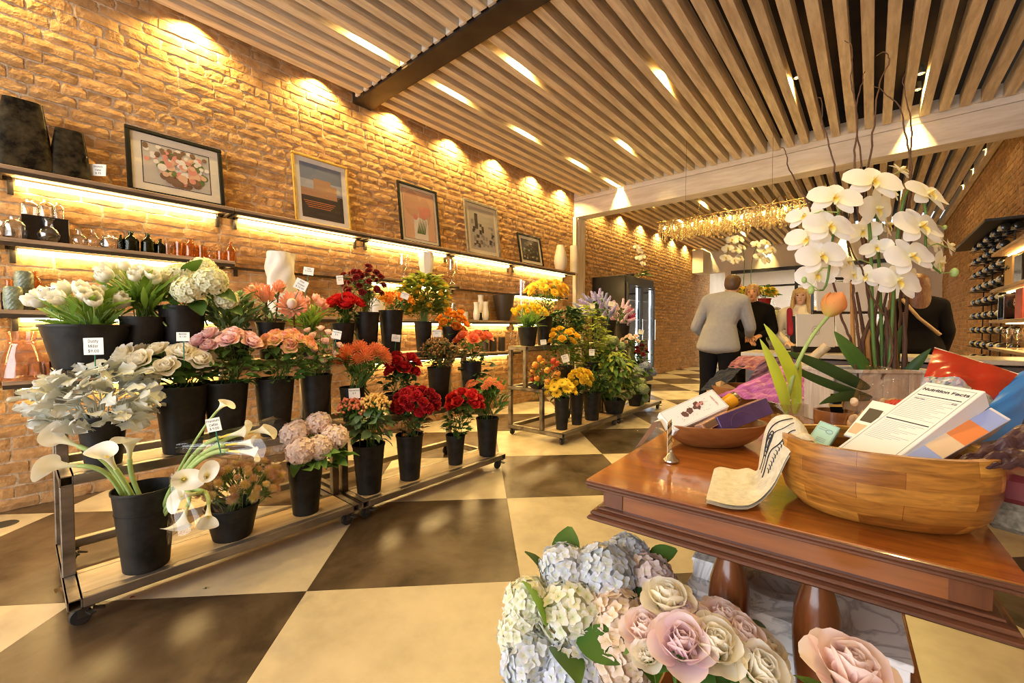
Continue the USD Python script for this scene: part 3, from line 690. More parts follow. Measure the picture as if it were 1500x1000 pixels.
def lily(pm, seed=0, lm='leaf_green'):
    def f(p):
        m = MB(); r = random.Random(seed)
        for q in range(3):
            a = q * 2.1; mm = MB(); whorl(mm, 6, seed + q, .003, .042, .018, 1.0, .35, .3, ns=4, nt=2, jit=.1)
            m.merge(mm, aim((math.cos(a) * .7, math.sin(a) * .7, 1)), (.018 * math.cos(a), .018 * math.sin(a), r.uniform(-.006, .006)))
        m.build('blooms', pm, p, True); stem(p)
        for k in range(3): a = r.random() * 6.28; leafpart(p, lm, (0, 0, -.04 - .03 * k), (math.cos(a), math.sin(a)), .07, .02, -.8, .5)
    return f

# ---------------------------------------------------------------- buckets and bunches
TIER = {'b': (-2.35, .111), 'm': (-2.56, .521), 't': (-2.775, .936)}
def fplace(tier, x, y, dx=0.0):
    X = TIER[tier][0] + dx; p = onX(x, y, X); return p, (p - EYE) @ FW
def bucket_kind(R, H, nm):
    def f(p):
        b = MB().lathe([(0, 0), (R * .70, 0), (R * .72, .004), (R * .985, H - .012), (R * 1.02, H - .012), (R * 1.03, H - .006), (R * 1.02, H), (R * .97, H), (R * .95, H - .012), (R * .68, .02), (0, .02)], 32)
        b.build('body', 'bucket_black', p, 50)
        MB().lathe([(R * .94, H * .72), (0, H * .72)][::1], 24).build('water', 'water_dark', p)
    return kind(nm, f)
plain('water_dark', (.02, .025, .02), .08)
NB = {}
def bucket(tier, x, yrim, wpx, desc, dx=0.0, group=None, sq=(1, 1)):
    p, D = fplace(tier, x, yrim, dx); z0 = TIER[tier][1]; H = round((p[2] - z0) / .02) * .02; R = round(wpx / 2 * D / FPX * .97 / .006) * .006
    k = bucket_kind(R, H, f'bucket_kind_{int(R*1000)}_{int(H*1000)}')
    copy_of(k, 'flower_bucket', f'black plastic flower bucket {desc}', 'bucket', mat4(None, (p[0], p[1], z0)), group)
    return np.array([p[0], p[1], z0 + H]), R, H, D
rng = random.Random(11)
def bunch(rim, R, bbox, kinds_, n, name, label, group, size=1.0, depth=.85, low=-.25, cat='flower', seed=1, jit=.12, up=.25, sizes=.12, back=.0, root=.10):
    """n flowers whose heads spread over an ellipsoid filling the picture box bbox; stems run down into the bucket"""
    x0, y0, x1, y1 = bbox; c = (x0 + x1) / 2, (y0 + y1) / 2
    D = (rim - EYE) @ FW; C = at(*c, D); rx = (x1 - x0) / 2 * D / FPX * .86; rz = (y1 - y0) / 2 * D / FPX * .9
    dirx = np.array([cy, sy, 0]); diry = np.array([-sy, cy, 0]); r = random.Random(seed * 13 + 7)
    hb = .035 * size; made = []
    for i in range(n):
        z = 1 - (1 - low) * (i + .5) / n; a = i * 2.39996 + seed + r.uniform(-.3, .3); s = math.sqrt(max(0, 1 - z * z))
        u = np.array([s * math.cos(a), s * math.sin(a), z]) * (1 + r.uniform(-jit, jit * .5))
        P0 = C + dirx * u[0] * max(rx - hb, .01) + diry * u[1] * max(rx * depth - hb, .01) + np.array([0, 0, u[2] * max(rz - hb, .006)])
        foot = rim + np.array([r.uniform(-.4, .4) * R, r.uniform(-.4, .4) * R, -root])
        d = P0 - foot; d /= np.linalg.norm(d); face = d + dirx * u[0] * .5 + diry * (u[1] * .5 - .42) + np.array([0, 0, up])
        k = kinds_[i % len(kinds_)]
        made.append((proj(P0)[0], copy_of(k, name, label, cat, mat4(aim(face, r.random() * 6.28), P0, size * r.uniform(1 - sizes, 1 + sizes)), group)))
    if n <= 20 and len(label.split()) <= 12:
        for i, (_, q) in enumerate(sorted(made, key=lambda e: e[0])): tag(q, label + f', {ORD[i]} from the left')
def foliage(rim, R, bbox, n, lm, label, leaf=(.06, .035), seed=1, cat='leaves', depth=.85, droop=-.9, name='foliage', stems=14, low=-.6, up=.5, wide=.86, kind_='stuff'):
    x0, y0, x1, y1 = bbox; c = (x0 + x1) / 2, (y0 + y1) / 2
    D = (rim - EYE) @ FW; C = at(*c, D); rx = (x1 - x0) / 2 * D / FPX * wide; rz = (y1 - y0) / 2 * D / FPX * .92
    dirx = np.array([cy, sy, 0]); diry = np.array([-sy, cy, 0]); r = random.Random(seed * 17 + 3); m = MB(); st = MB()
    t = thing(name, label, cat, (rim[0], rim[1], rim[2]), kind=kind_)
    for i in range(n):
        z = r.uniform(low, 1); a = r.random() * 6.28; s = math.sqrt(max(0, 1 - z * z)) * r.uniform(.55, 1)
        P0 = C + dirx * s * math.cos(a) * rx + diry * s * math.sin(a) * rx * depth + np.array([0, 0, z * rz * r.uniform(.7, 1)]) - rim
        L = leaf[0] * r.uniform(.7, 1.25); W = leaf[1] * r.uniform(.75, 1.2); o = math.atan2(P0[1] + r.uniform(-.06, .06), P0[0] + r.uniform(-.06, .06))
        v, f, uv = petal(L, W, up + r.uniform(-.5, .5), up + droop + r.uniform(-.4, .3), .22, 3, 2, e=.85, g=.8)
        m.add(v, f, uv, rotz(o) @ rotx(r.uniform(-.6, .6)), P0)
    for i in range(stems):
        a = r.random() * 6.28; q = r.random(); e = C + dirx * math.cos(a) * rx * .7 * q + diry * math.sin(a) * rx * .7 * q + np.array([0, 0, rz * .3]) - rim
        b = np.array([r.uniform(-.5, .5) * R, r.uniform(-.5, .5) * R, -.1]); st.tube([b, (b + e) / 2 + np.array([0, 0, .01]), e], .0022, 4, cap=False)
    m.build('leaves', lm, t, True); st.build('stems', 'stem_green', t, True)
    return t
def K(name, fn, *a, n=2, **k): return [kind(f'{name}_kind_{i+1}', fn(*a, seed=i * 37 + 3, **k)) for i in range(n)]
KW = K('white_tulip', tulip, 'white_tulip') + [kind('white_tulip_kind_3', tulip('white_tulip', 80, .25))]

# top step, carts one and two
r_, R_, H_, D_ = bucket('t', 128, 478, 100, 'widest one, upper left, full of white tulips')
bunch(r_, R_, (48, 416, 184, 478), KW, 24, 'white_tulip', 'white tulip in the wide black bucket at the upper left of the first cart', 'white tulips in the wide bucket', 1.12, seed=2, low=-.35)
foliage(r_, R_, (75, 440, 175, 480), 26, 'leaf_bright', 'bright green tulip leaves in the wide black bucket at the upper left', (.12, .035), 3, droop=-.6, up=.9)
r_, R_, H_, D_ = bucket('t', 209, 466, 54, 'behind the white roses, second from left on the top step')
bunch(r_, R_, (142, 386, 246, 440), KW, 20, 'white_tulip', 'white tulip standing tall in the second bucket of the top step', 'white tulips in the second bucket', 1.08, seed=5, low=-.3, root=.0)
foliage(r_, R_, (185, 425, 236, 468), 34, 'leaf_bright', 'bright green tulip leaves in the second bucket of the top step', (.16, .03), 4, droop=-.35, up=1.15, stems=22)
r_, R_, H_, D_ = bucket('t', 267, 447, 57, 'under the white hydrangeas on the top step')
HW = K('white_hydrangea', hydrangea, 'white_hydrangea')
for i, (x, y, s_) in enumerate([(262, 404, 1.0), (308, 412, 1.05), (238, 418, .8), (276, 424, .95), (332, 438, .75), (296, 392, .85)]):
    P0 = at(x, y, D_ + [0, -.03, .05, -.08, .05, .1][i]); d = P0 - (r_ + np.array([0, 0, -.15]))
    copy_of(HW[i % 2], 'white_hydrangea', ['white hydrangea head at the left centre of the top step bunch', 'largest white hydrangea head, right of the bunch centre', 'small white hydrangea head at the left edge of its bunch', 'white hydrangea head at the front, low over the bucket rim', 'small creamy hydrangea head hanging at the right of its bunch', 'white hydrangea head at the back, under the upright leaf'][i], 'flower', mat4(aim(d + np.array([.1, -.2, .1]), i), P0, s_ * 1.02), 'white hydrangeas on the top step')
t = thing('hydrangea_leaf', 'broad upright green leaf above the white hydrangeas', 'leaf', at(270, 410, D_)); leafpart(t, 'leaf_green', (0, 0, 0), (.6, .3), .16, .09, -.6, 1.0, ns=6, nt=4)
foliage(r_, R_, (235, 432, 300, 462), 14, 'leaf_green', 'broad green hydrangea leaves over the rim of the white hydrangea bucket', (.09, .06), 6)
r_, R_, H_, D_ = bucket('t', 347, 480, 38, 'under the green thistle bunch on the top step')
foliage(r_, R_, (298, 428, 380, 490), 260, 'leaf_gum', 'grey green thistle bunch between white hydrangeas and proteas', (.075, .024), 7, low=-.9, stems=30, droop=-.3, up=.8)
bunch(r_, R_, (305, 425, 370, 470), [kind('thistle_kind_1', pincushion('leaf_silver', 5, 30, .022, .0012))], 12, 'thistle', 'small pale grey thistle head in the green bunch right of the white hydrangeas', 'pale thistle heads', .9, seed=3)
r_, R_, H_, D_ = bucket('t', 396, 472, 38, 'under the pink proteas on the top step')
PK = [kind('protea_kind_1', protea('protea_pink', 1)), kind('protea_kind_2', protea('protea_pink', 2, .55))]
for i, (x, y, k, s_) in enumerate([(390, 438, 0, 1.05), (428, 450, 1, 1.05), (408, 426, 0, .8), (374, 428, 1, .7)]):
    P0 = at(x, y, D_ + [-.05, -.08, .05, .02][i])
    copy_of(PK[k], 'pink_protea', ['closed pink protea head in the middle of its bunch', 'open pink protea showing its pale centre, right of the bunch', 'pink protea rising at the back of its bunch', 'small pink protea at the left of its bunch'][i], 'flower', mat4(aim(P0 - (r_ + np.array([0, 0, -.15])) + np.array([.12, -.12, 0]) * (k == 1) * 2, i), P0, s_), 'pink proteas')
foliage(r_, R_, (362, 448, 435, 478), 30, 'leaf_gum', 'dull green leaves under the pink proteas', (.07, .028), 8)
r_, R_, H_, D_ = bucket('t', 452, 494, 34, 'under the pink tulips on the top step')
bunch(r_, R_, (412, 428, 486, 478), K('pink_tulip', tulip, 'pink_tulip'), 13, 'pink_tulip', 'pale pink tulip with green leaves between the proteas and red blooms', 'pink tulips on the top step', .95, seed=4, low=-.5)
foliage(r_, R_, (425, 445, 478, 494), 26, 'leaf_bright', 'fresh green tulip leaves under the pink tulips', (.11, .03), 9, droop=-.5, up=.9)
r_, R_, H_, D_ = bucket('t', 502, 471, 33, 'under the bright red blooms on the top step')
bunch(r_, R_, (470, 426, 538, 464), K('scarlet_flower', ranunculus, 'scarlet_flower'), 11, 'red_ranunculus', 'bright red rounded ranunculus bloom on the top step', 'red blooms on the top step', 1.25, seed=6, low=-.35)
foliage(r_, R_, (480, 452, 528, 474), 30, 'leaf_green', 'thin green leaves under the bright red blooms of the top step', (.06, .016), 10)
r_, R_, H_, D_ = bucket('t', 537, 456, 38, 'under the tall burgundy blooms on the top step')
bunch(r_, R_, (496, 384, 570, 450), K('burgundy_flower', carnation, 'burgundy_flower'), 30, 'burgundy_scabiosa', 'small dark burgundy bloom on a thin stem above the red blooms', 'burgundy blooms on the top step', .66, seed=7, low=-.7, root=-.02, jit=.3)
foliage(r_, R_, (505, 405, 562, 460), 60, 'leaf_yellowgreen', 'wispy yellow green foliage among the burgundy blooms', (.045, .010), 11, stems=26, low=-1)
r_, R_, H_, D_ = bucket('t', 573, 455, 36, 'with a white price card on its front, under orange lilies')
bunch(r_, R_, (550, 424, 612, 456), K('orange_alstroemeria', lily, 'orange_flower'), 11, 'orange_alstroemeria', 'small orange alstroemeria cluster over the bucket with the price card', 'orange alstroemeria', .9, seed=8)
r_, R_, H_, D_ = bucket('t', 620, 470, 27, 'under the round yellow green bunch on the top step')
foliage(r_, R_, (580, 398, 662, 474), 640, 'leaf_yellowgreen', 'feathery yellow green filler forming a round bunch', (.075, .036), 12, low=-.8, stems=40, up=.5, droop=-.5, wide=.84)
bunch(r_, R_, (574, 398, 668, 478), K('yellow_spray_rose', ranunculus, 'gold_flower'), 42, 'yellow_spray_rose', 'tiny golden spray rose in the round yellow green bunch', 'golden spray roses', .55, seed=9, low=-.6)
r_, R_, H_, D_ = bucket('t', 660, 478, 25, 'under the orange ranunculus on the top step')
bunch(r_, R_, (632, 446, 694, 502), K('orange_ranunculus', ranunculus, 'orange_flower'), 16, 'orange_ranunculus', 'ruffled orange ranunculus spilling over the top step', 'orange ranunculus', 1.0, seed=10, low=-.8)

# middle step
def leafkind(nm, lm, f): return kind(nm, f)
r_, R_, H_, D_ = bucket('m', 150, 604, 58, 'under the silvery leaves on the middle step')
def dusty(L, W, seed):
    def f(p):
        pass
    r = np.random.RandomState(seed); ns, nt = 9, 6
    v, q, uv = petal(L, W, .5, -.35 - .3 * r.rand(), .18, ns, nt, e=1.15, g=.55, ruf=.006, seed=seed)
    v = v.reshape(ns + 1, nt + 1, 3); s = np.linspace(0, 1, ns + 1); lob = 1 + .42 * np.sin(s * 6.2832 * 2.6 + .6); lob[:2] = .5
    v[:, [0, -1], 1] *= lob[:, None]; v[:, [1, -2], 1] *= (.5 + .5 * lob[:, None])
    return v.reshape(-1, 3), q, uv
t = thing('dusty_miller', 'big spilling bunch of silver grey scalloped dusty miller leaves', 'foliage', r_)
rr_ = random.Random(4)
C = at(144, 588, D_ - .04) - r_
for i in range(170):
    z = rr_.uniform(-.85, 1); a = rr_.random() * 6.28; s = math.sqrt(max(0, 1 - z * z)) * rr_.uniform(.6, 1)
    u = np.array([cy, sy, 0]) * s * math.cos(a) * .225 + np.array([-sy, cy, 0]) * s * math.sin(a) * .17 + np.array([0, 0, z * .125])
    o = math.atan2(u[1] + rr_.uniform(-.1, .1), u[0] + rr_.uniform(-.1, .1)); v, q, uv = dusty(rr_.uniform(.065, .10), rr_.uniform(.038, .062), i)
    MB().add(v, q, uv, rotz(o) @ roty(rr_.uniform(-.7, .5)) @ rotx(rr_.uniform(-1.1, 1.1)), C + u).build('leaf', 'leaf_silver', t, True)
sm = MB()
for i in range(30):
    a = rr_.random() * 6.28; e = C + np.array([cy, sy, 0]) * math.cos(a) * .2 + np.array([-sy, cy, 0]) * math.sin(a) * .14 + np.array([0, 0, rr_.uniform(-.02, .08)]); sm.tube([(0, 0, -.15), e * .5 + np.array([0, 0, .02]), e], .003, 5)
sm.build('stems', 'leaf_silver', t, True)
RW = K('cream_rose', rose, 'cream_rose', n=3, ns=5, nt=4)
r_, R_, H_, D_ = bucket('m', 266, 563, 65, 'under the cream white roses on the middle step')
bunch(r_, R_, (162, 500, 318, 562), RW, 17, 'cream_rose', 'big open cream white rose at the left of the middle step', 'cream white roses', .98, seed=11, low=-.25, up=.1)
foliage(r_, R_, (232, 540, 305, 575), 32, 'leaf_green', 'dark green rose leaves over the rim of the cream rose bucket', (.07, .045), 13, low=-1)
r_, R_, H_, D_ = bucket('m', 331, 557, 59, 'under the pink roses on the middle step')
RP = K('pink_rose', rose, 'pink_rose', n=3, ns=5, nt=4)
bunch(r_, R_, (284, 476, 388, 536), RP, 13, 'pink_rose', 'soft pink rose right of the cream white roses', 'pink roses on the middle step', .85, seed=12, low=-.3)
foliage(r_, R_, (305, 518, 385, 566), 60, 'leaf_green', 'dark green rose leaves below the pink roses', (.065, .045), 14, low=-1)
r_, R_, H_, D_ = bucket('m', 402, 551, 54, 'under the yellow roses with pink edges')
bunch(r_, R_, (370, 480, 466, 532), K('bicolour_rose', rose, 'bicolour_rose', n=2), 17, 'bicolour_rose', 'yellow rose with coral pink petal edges on the middle step', 'yellow and pink roses', .72, seed=13, low=-.35)
foliage(r_, R_, (372, 516, 460, 562), 70, 'leaf_green', 'dark green rose leaves below the yellow pink roses', (.06, .04), 15, low=-1)
r_, R_, H_, D_ = bucket('m', 463, 549, 46, 'under the pale pink lisianthus on the middle step')
bunch(r_, R_, (428, 474, 504, 546), K('lisianthus', rose, 'lisianthus', n=2, opened=.5, ns=3, nt=3), 22, 'pink_lisianthus', 'small pale pink lisianthus bloom right of the yellow pink roses', 'pale pink lisianthus', .52, seed=14, low=-.9)
foliage(r_, R_, (440, 500, 492, 556), 40, 'leaf_gum', 'grey green leaves among the pale pink lisianthus', (.055, .028), 16)
r_, R_, H_, D_ = bucket('m', 516, 568, 36, 'with a price card, under the orange pincushions')
bunch(r_, R_, (484, 497, 582, 548), K('pincushion', pincushion, 'pincushion_orange', n=2), 17, 'orange_pincushion', 'spiky orange pincushion protea on the middle step', 'orange pincushions', 1.15, seed=15, low=-.45)
foliage(r_, R_, (500, 530, 560, 570), 40, 'leaf_green', 'narrow green leaves on the pincushion stems', (.05, .013), 17, up=1.0, droop=-.3, stems=26, low=-1)
r_, R_, H_, D_ = bucket('m', 580, 574, 36, 'mostly hidden under the dark crimson roses')
RC = K('crimson_rose', rose, 'crimson_rose', 'leaf_dark', n=2)
bunch(r_, R_, (556, 512, 624, 562), RC, 10, 'crimson_rose', 'dark crimson rose in front of the card on the tall bucket', 'dark crimson roses on the middle step', .95, seed=16, low=-.6)
foliage(r_, R_, (556, 545, 612, 585), 46, 'leaf_dark', 'dark rose leaves under the crimson roses', (.06, .04), 18)
r_, R_, H_, D_ = bucket('m', 643, 536, 34, 'under the brown berry bunch on the middle step')
bunch(r_, R_, (608, 490, 678, 538), K('brown_berry', berries, 'berry_brown', lm='leaf_bronze'), 26, 'brown_hypericum', 'sprig of brown hypericum berries in the round bronze bunch', 'brown berry sprigs', .9, seed=17, low=-.5, cat='berries')
foliage(r_, R_, (610, 495, 678, 550), 80, 'leaf_dark', 'dark green leaves among the brown berries', (.05, .03), 19)
r_, R_, H_, D_ = bucket('m', 690, 530, 33, 'under the coral roses on the middle step')
bunch(r_, R_, (660, 482, 728, 516), K('coral_rose', rose, 'coral_rose', n=2), 8, 'coral_rose', 'bright coral rose at the right end of the middle step', 'coral roses', .95, seed=18, low=-.1)
foliage(r_, R_, (668, 508, 722, 560), 56, 'leaf_dark', 'dark green rose leaves under the coral roses', (.065, .045), 20, low=-1)

# bottom step
r_, R_, H_, D_ = bucket('b', 212, 712, 79, 'standing alone in front with the calla lilies', dx=.02)
CALR, CALD = r_, D_
r_, R_, H_, D_ = bucket('b', 340, 734, 72, 'short one, under the fuzzy yellow pink blooms')
bunch(r_, R_, (280, 668, 424, 742), K('grevillea', pincushion, 'grevillea', n=2), 96, 'fuzzy_bloom', 'small fuzzy pink and yellow bloom in the short front bucket', 'fuzzy yellow pink blooms', .50, seed=19, low=-.5, sizes=.25)
foliage(r_, R_, (284, 684, 420, 748), 110, 'leaf_yellowgreen', 'fine yellow green needles among the fuzzy blooms', (.04, .006), 21, up=.6, droop=-.3)
r_, R_, H_, D_ = bucket('b', 447, 673, 48, 'under the pale pink hydrangeas')
HP = K('pink_hydrangea', hydrangea, 'pink_hydrangea')
for i, (x, y, s_) in enumerate([(432, 634, 1.0), (466, 620, .95), (440, 660, .95), (490, 640, .95), (412, 652, .6), (468, 655, .9)]):
    P0 = at(x, y, D_ + [0, .08, -.12, .02, .06, -.06][i])
    copy_of(HP[i % 2], 'pink_hydrangea', ['pale pink hydrangea head, left of its bunch', 'pale pink hydrangea head at the top of its bunch', 'pale pink hydrangea head drooping at the front of its bunch', 'pale pink hydrangea head at the right beside the berries', 'small pale pink hydrangea head beside the wrapped callas', 'pale pink hydrangea head in the middle, low over the rim'][i], 'flower', mat4(aim(P0 - (r_ + np.array([0, 0, -.18])) + np.array([.1, -.2, 0]), i), P0, s_), 'pale pink hydrangeas')
foliage(r_, R_, (424, 650, 512, 690), 22, 'leaf_green', 'broad green leaves under the pale pink hydrangeas', (.09, .06), 22, low=-1)
r_, R_, H_, D_ = bucket('b', 540, 649, 46, 'under the coral and gold berries')
bunch(r_, R_, (488, 576, 545, 622), K('coral_berry', berries, 'berry_coral'), 12, 'coral_hypericum', 'sprig of coral pink berries left of the golden berries', 'coral berry sprigs', .95, seed=20, cat='berries')
bunch(r_, R_, (520, 572, 578, 612), K('gold_berry', berries, 'berry_gold'), 18, 'gold_hypericum', 'sprig of golden berries beside the coral ones', 'golden berry sprigs', .95, seed=21, cat='berries')
foliage(r_, R_, (512, 598, 572, 654), 60, 'leaf_gum', 'round grey green eucalyptus leaves under the berries', (.075, .062), 23, low=-1, up=.1)
r_, R_, H_, D_ = bucket('b', 600, 635, 41, 'under the dark red carnations')
bunch(r_, R_, (562, 560, 656, 622), K('red_carnation', carnation, 'crimson_rose', n=3), 28, 'red_carnation', 'ruffled dark red carnation in the front row', 'dark red carnations', 1.0, seed=22, low=-.5)
foliage(r_, R_, (575, 600, 632, 642), 46, 'leaf_bronze', 'bronze red leaves under the dark red carnations', (.055, .03), 24, low=-1)
r_, R_, H_, D_ = bucket('b', 667, 636, 28, 'under the bright red roses of the front row')
bunch(r_, R_, (648, 566, 714, 612), K('red_rose', rose, 'scarlet_flower', n=2), 15, 'red_rose', 'bright red rose in the front row right of the carnations', 'bright red roses', .82, seed=23, low=-.4)
foliage(r_, R_, (644, 595, 695, 642), 80, 'leaf_green', 'green rose leaves under the bright red roses', (.055, .035), 25, low=-1)
r_, R_, H_, D_ = bucket('b', 714, 610, 34, 'last at the right end of the middle cart', dx=.03)
bunch(r_, R_, (674, 546, 752, 584), K('orange_cluster', cluster, 'red_orange_flower', n=2), 18, 'orange_milkweed', 'flat orange cluster flower at the right end of the middle cart', 'orange cluster flowers', 1.1, seed=24, low=-.1)
foliage(r_, R_, (676, 566, 750, 614), 70, 'leaf_green', 'long green leaves under the orange cluster flowers', (.10, .032), 26, up=.9, droop=-.5, low=-1)

# carts three and four
r_, R_, H_, D_ = bucket('t', 773, 478, 31, 'under the yellow tulips')
bunch(r_, R_, (744, 444, 808, 478), K('yellow_tulip', tulip, 'yellow_flower'), 22, 'yellow_tulip', 'bright yellow tulip in the left bucket of the third cart', 'yellow tulips', 1.0, seed=25, low=-.2)
foliage(r_, R_, (752, 455, 800, 482), 36, 'leaf_bright', 'fresh green leaves under the yellow tulips', (.10, .026), 27, up=1.1, droop=-.4)
r_, R_, H_, D_ = bucket('t', 797, 462, 26, 'tall one under the golden gerberas')
GB = K('gold_gerbera', daisy, 'gold_flower', n=2, rows=3, n_=0) if False else [kind(f'gold_gerbera_kind_{i}', daisy('gold_flower', i * 5, 'daisy_eye', 3, 20, .05, .014)) for i in (1, 2)]
bunch(r_, R_, (762, 404, 840, 446), GB, 24, 'golden_gerbera', 'golden yellow gerbera above the yellow tulips', 'golden gerberas', 1.0, seed=26, low=-.6, root=-.05)
foliage(r_, R_, (782, 430, 825, 466), 20, 'leaf_bright', 'bare green gerbera stems rising from the tall bucket', (.05, .012), 28, up=1.3, droop=-.1, stems=26)
r_, R_, H_, D_ = bucket('t', 828, 492, 24, 'behind the dark green filler of the third cart')
foliage(r_, R_, (800, 448, 858, 504), 420, 'leaf_dark', 'dense dark green filler below the golden gerberas', (.09, .04), 29)
r_, R_, H_, D_ = bucket('m', 826, 535, 24, 'hidden behind the daisies, under yellow roses')
bunch(r_, R_, (798, 474, 852, 516), K('yellow_rose', rose, 'gold_flower', n=2, ns=3, nt=3), 14, 'yellow_rose', 'golden yellow rose in the middle of the third cart', 'golden yellow roses', .82, seed=27, low=-.6)
foliage(r_, R_, (800, 490, 850, 545), 90, 'leaf_green', 'dark green leaves around the golden yellow roses', (.06, .035), 30)
r_, R_, H_, D_ = bucket('m', 866, 530, 26, 'hidden behind the leafy yellow green bunch')
foliage(r_, R_, (826, 444, 892, 548), 560, 'leaf_yellowgreen', 'tall leafy yellow green bunch right of the golden roses', (.085, .045), 31, stems=24, low=-1)
r_, R_, H_, D_ = bucket('m', 786, 562, 24, 'behind the round orange fruits')
bunch(r_, R_, (766, 516, 828, 572), [kind('fruit_sprig_kind_1', berries('fruit_orange', 4, 1, R=.034)), kind('fruit_sprig_kind_2', berries('fruit_red', 5, 1, R=.032)), kind('fruit_sprig_kind_3', berries('fruit_orange', 9, 1, R=.03))], 15, 'fruit_branch', 'round orange or red fruit on a leafy branch beside the daisies', 'orange and red fruits', .9, seed=28, low=-.9, cat='fruit')
foliage(r_, R_, (770, 518, 826, 575), 80, 'leaf_bronze', 'bronze leaves among the round orange fruits', (.055, .03), 32)
r_, R_, H_, D_ = bucket('b', 823, 581, 24, 'under the yellow daisies, front of the third cart')
DY = [kind(f'yellow_daisy_kind_{i}', daisy('yellow_flower', i * 7, 'daisy_eye', 2, 16, .045, .016)) for i in (1, 2)]
bunch(r_, R_, (789, 548, 850, 588), DY, 18, 'yellow_daisy', 'yellow daisy in the front left bucket of the third cart', 'yellow daisies in the front bucket', 1.05, seed=29, low=-.6)
r_, R_, H_, D_ = bucket('b', 845, 578, 20, 'second in the front row of the third cart')
bunch(r_, R_, (826, 536, 874, 574), [kind('yellow_mum_kind_1', carnation('yellow_flower', 3)), kind('yellow_mum_kind_2', carnation('gold_flower', 8))], 20, 'yellow_chrysanthemum', 'ruffled yellow chrysanthemum right of the yellow daisies', 'yellow chrysanthemums', 1.0, seed=30, low=-.7)
r_, R_, H_, D_ = bucket('b', 867, 576, 28, 'third in the front row, right of the daisies')
foliage(r_, R_, (842, 540, 894, 588), 180, 'leaf_dark', 'dark green leaves right of the yellow chrysanthemums', (.07, .03), 33)
r_, R_, H_, D_ = bucket('b', 900, 584, 34, 'low and wide under the drooping green leaves')
foliage(r_, R_, (856, 508, 934, 590), 260, 'leaf_green', 'drooping soft green leaves spilling over the fourth cart', (.13, .055), 34, droop=-1.6, low=-1)
foliage(r_, R_, (864, 506, 930, 584), 120, 'leaf_yellowgreen', 'limp yellow green leaf tips above the drooping leaves', (.12, .045), 35, droop=-1.7, low=-1, name='limp_foliage')
r_, R_, H_, D_ = bucket('t', 889, 468, 29, 'under the pale blue delphiniums')
BL = K('blue_delphinium', spike, 'blue_flower')
bunch(r_, R_, (838, 424, 908, 480), BL, 34, 'blue_delphinium', 'pale lavender blue delphinium spike on the fourth cart', 'blue delphiniums', .85, seed=31, low=-.5, root=.0)
r_, R_, H_, D_ = bucket('t', 912, 474, 22, 'under the pink lilac bunch of the fourth cart')
bunch(r_, R_, (886, 438, 932, 484), K('lilac', spike, 'lilac_flower'), 24, 'lilac_spray', 'pale pink lilac spray right of the blue delphiniums', 'pale lilac sprays', .8, seed=32, low=-.8, root=.0)
bunch(r_, R_, (914, 452, 932, 480), K('magenta_stock', spike, 'magenta_flower', n=1), 5, 'magenta_stock', 'magenta flower spike at the right of the lilac', 'magenta spikes', .8, seed=33, root=.0)
r_, R_, H_, D_ = bucket('m', 898, 528, 26, 'hidden under green blue hydrangeas of the fourth cart')
bunch(r_, R_, (876, 488, 918, 526), K('green_hydrangea', hydrangea, 'green_hydrangea', n=1), 6, 'green_hydrangea', 'dusky green blue hydrangea head on the fourth cart', 'green blue hydrangeas', .8, seed=34)
r_, R_, H_, D_ = bucket('m', 928, 528, 22, 'hidden under pink and burgundy blooms of the fourth cart')
bunch(r_, R_, (908, 486, 942, 514), K('blush_rose', rose, 'blush_rose', n=1, ns=3, nt=3), 9, 'blush_rose', 'pale blush pink rose on the fourth cart', 'blush roses on the fourth cart', .75, seed=35)
bunch(r_, R_, (924, 500, 954, 536), K('burgundy_dahlia', carnation, 'burgundy_flower', n=1), 10, 'burgundy_dahlia', 'deep burgundy bloom at the right end of the fourth cart', 'burgundy blooms on the fourth cart', .95, seed=36)
foliage(r_, R_, (900, 490, 954, 545), 160, 'leaf_dark', 'dark leaves among the burgundy blooms of the fourth cart', (.06, .03), 36)
r_, R_, H_, D_ = bucket('b', 947, 562, 15, 'at the far right end of the fourth cart')
bunch(r_, R_, (922, 528, 962, 564), K('deepblue_hydrangea', hydrangea, 'deepblue_hydrangea', n=1), 5, 'blue_hydrangea', 'deep blue hydrangea head at the right end of the fourth cart', 'deep blue hydrangeas', .95, seed=37)
r_, R_, H_, D_ = bucket('b', 930, 577, 24, 'second from the right end of the fourth cart')
bunch(r_, R_, (914, 552, 954, 590), K('green_hydrangea', hydrangea, 'green_hydrangea', n=1), 6, 'green_hydrangea', 'mottled green purple hydrangea head over the cart edge', 'mottled hydrangeas low on the fourth cart', .85, seed=38, low=-.9)

# calla lilies in the front bucket
def calla_mesh(L=.14, W=.034):
    def fn(u, w):
        a = (w - .5) * 2 * np.pi * 1.08; t = u
        rad = W * (.16 + .30 * t + .55 * t ** 3.2) ; tipf = np.exp(-(a / .9) ** 2)
        flare = t ** 4 * (.30 + 1.05 * tipf) * W; z = L * t * (1 - .28 * (1 - np.cos(a)) / 2 * t * 0 + .0) - L * .30 * t ** 2 * (1 - np.cos(a)) / 2 * -1 * 0
        z = L * t - .30 * L * t ** 3 * (1 - np.cos(a + np.pi)) / 2 * 0 - L * .34 * t ** 2 * (1 - np.cos(a)) / 2
        r = rad + flare
        return np.stack([np.cos(a) * r, np.sin(a) * r * .95, z - .012 * t ** 6 * tipf * 2])
    return MB().grid(fn, 14, 22)
plain('spadix', (.86, .60, .06), .6)
def calla_kind(p):
    calla_mesh().build('spathe', 'calla_white', p, True)
    MB().tube([(0, 0, .01), (.002, 0, .05), (.004, 0, .085)], [.004, .0055, .003], 8).build('spadix', 'spadix', p, True)
    MB().tube([(0, 0, .012), (0, 0, 0), (0, 0, -.02)], [.010, .0085, .0075], 10).build('neck', 'stem_pale', p, True)
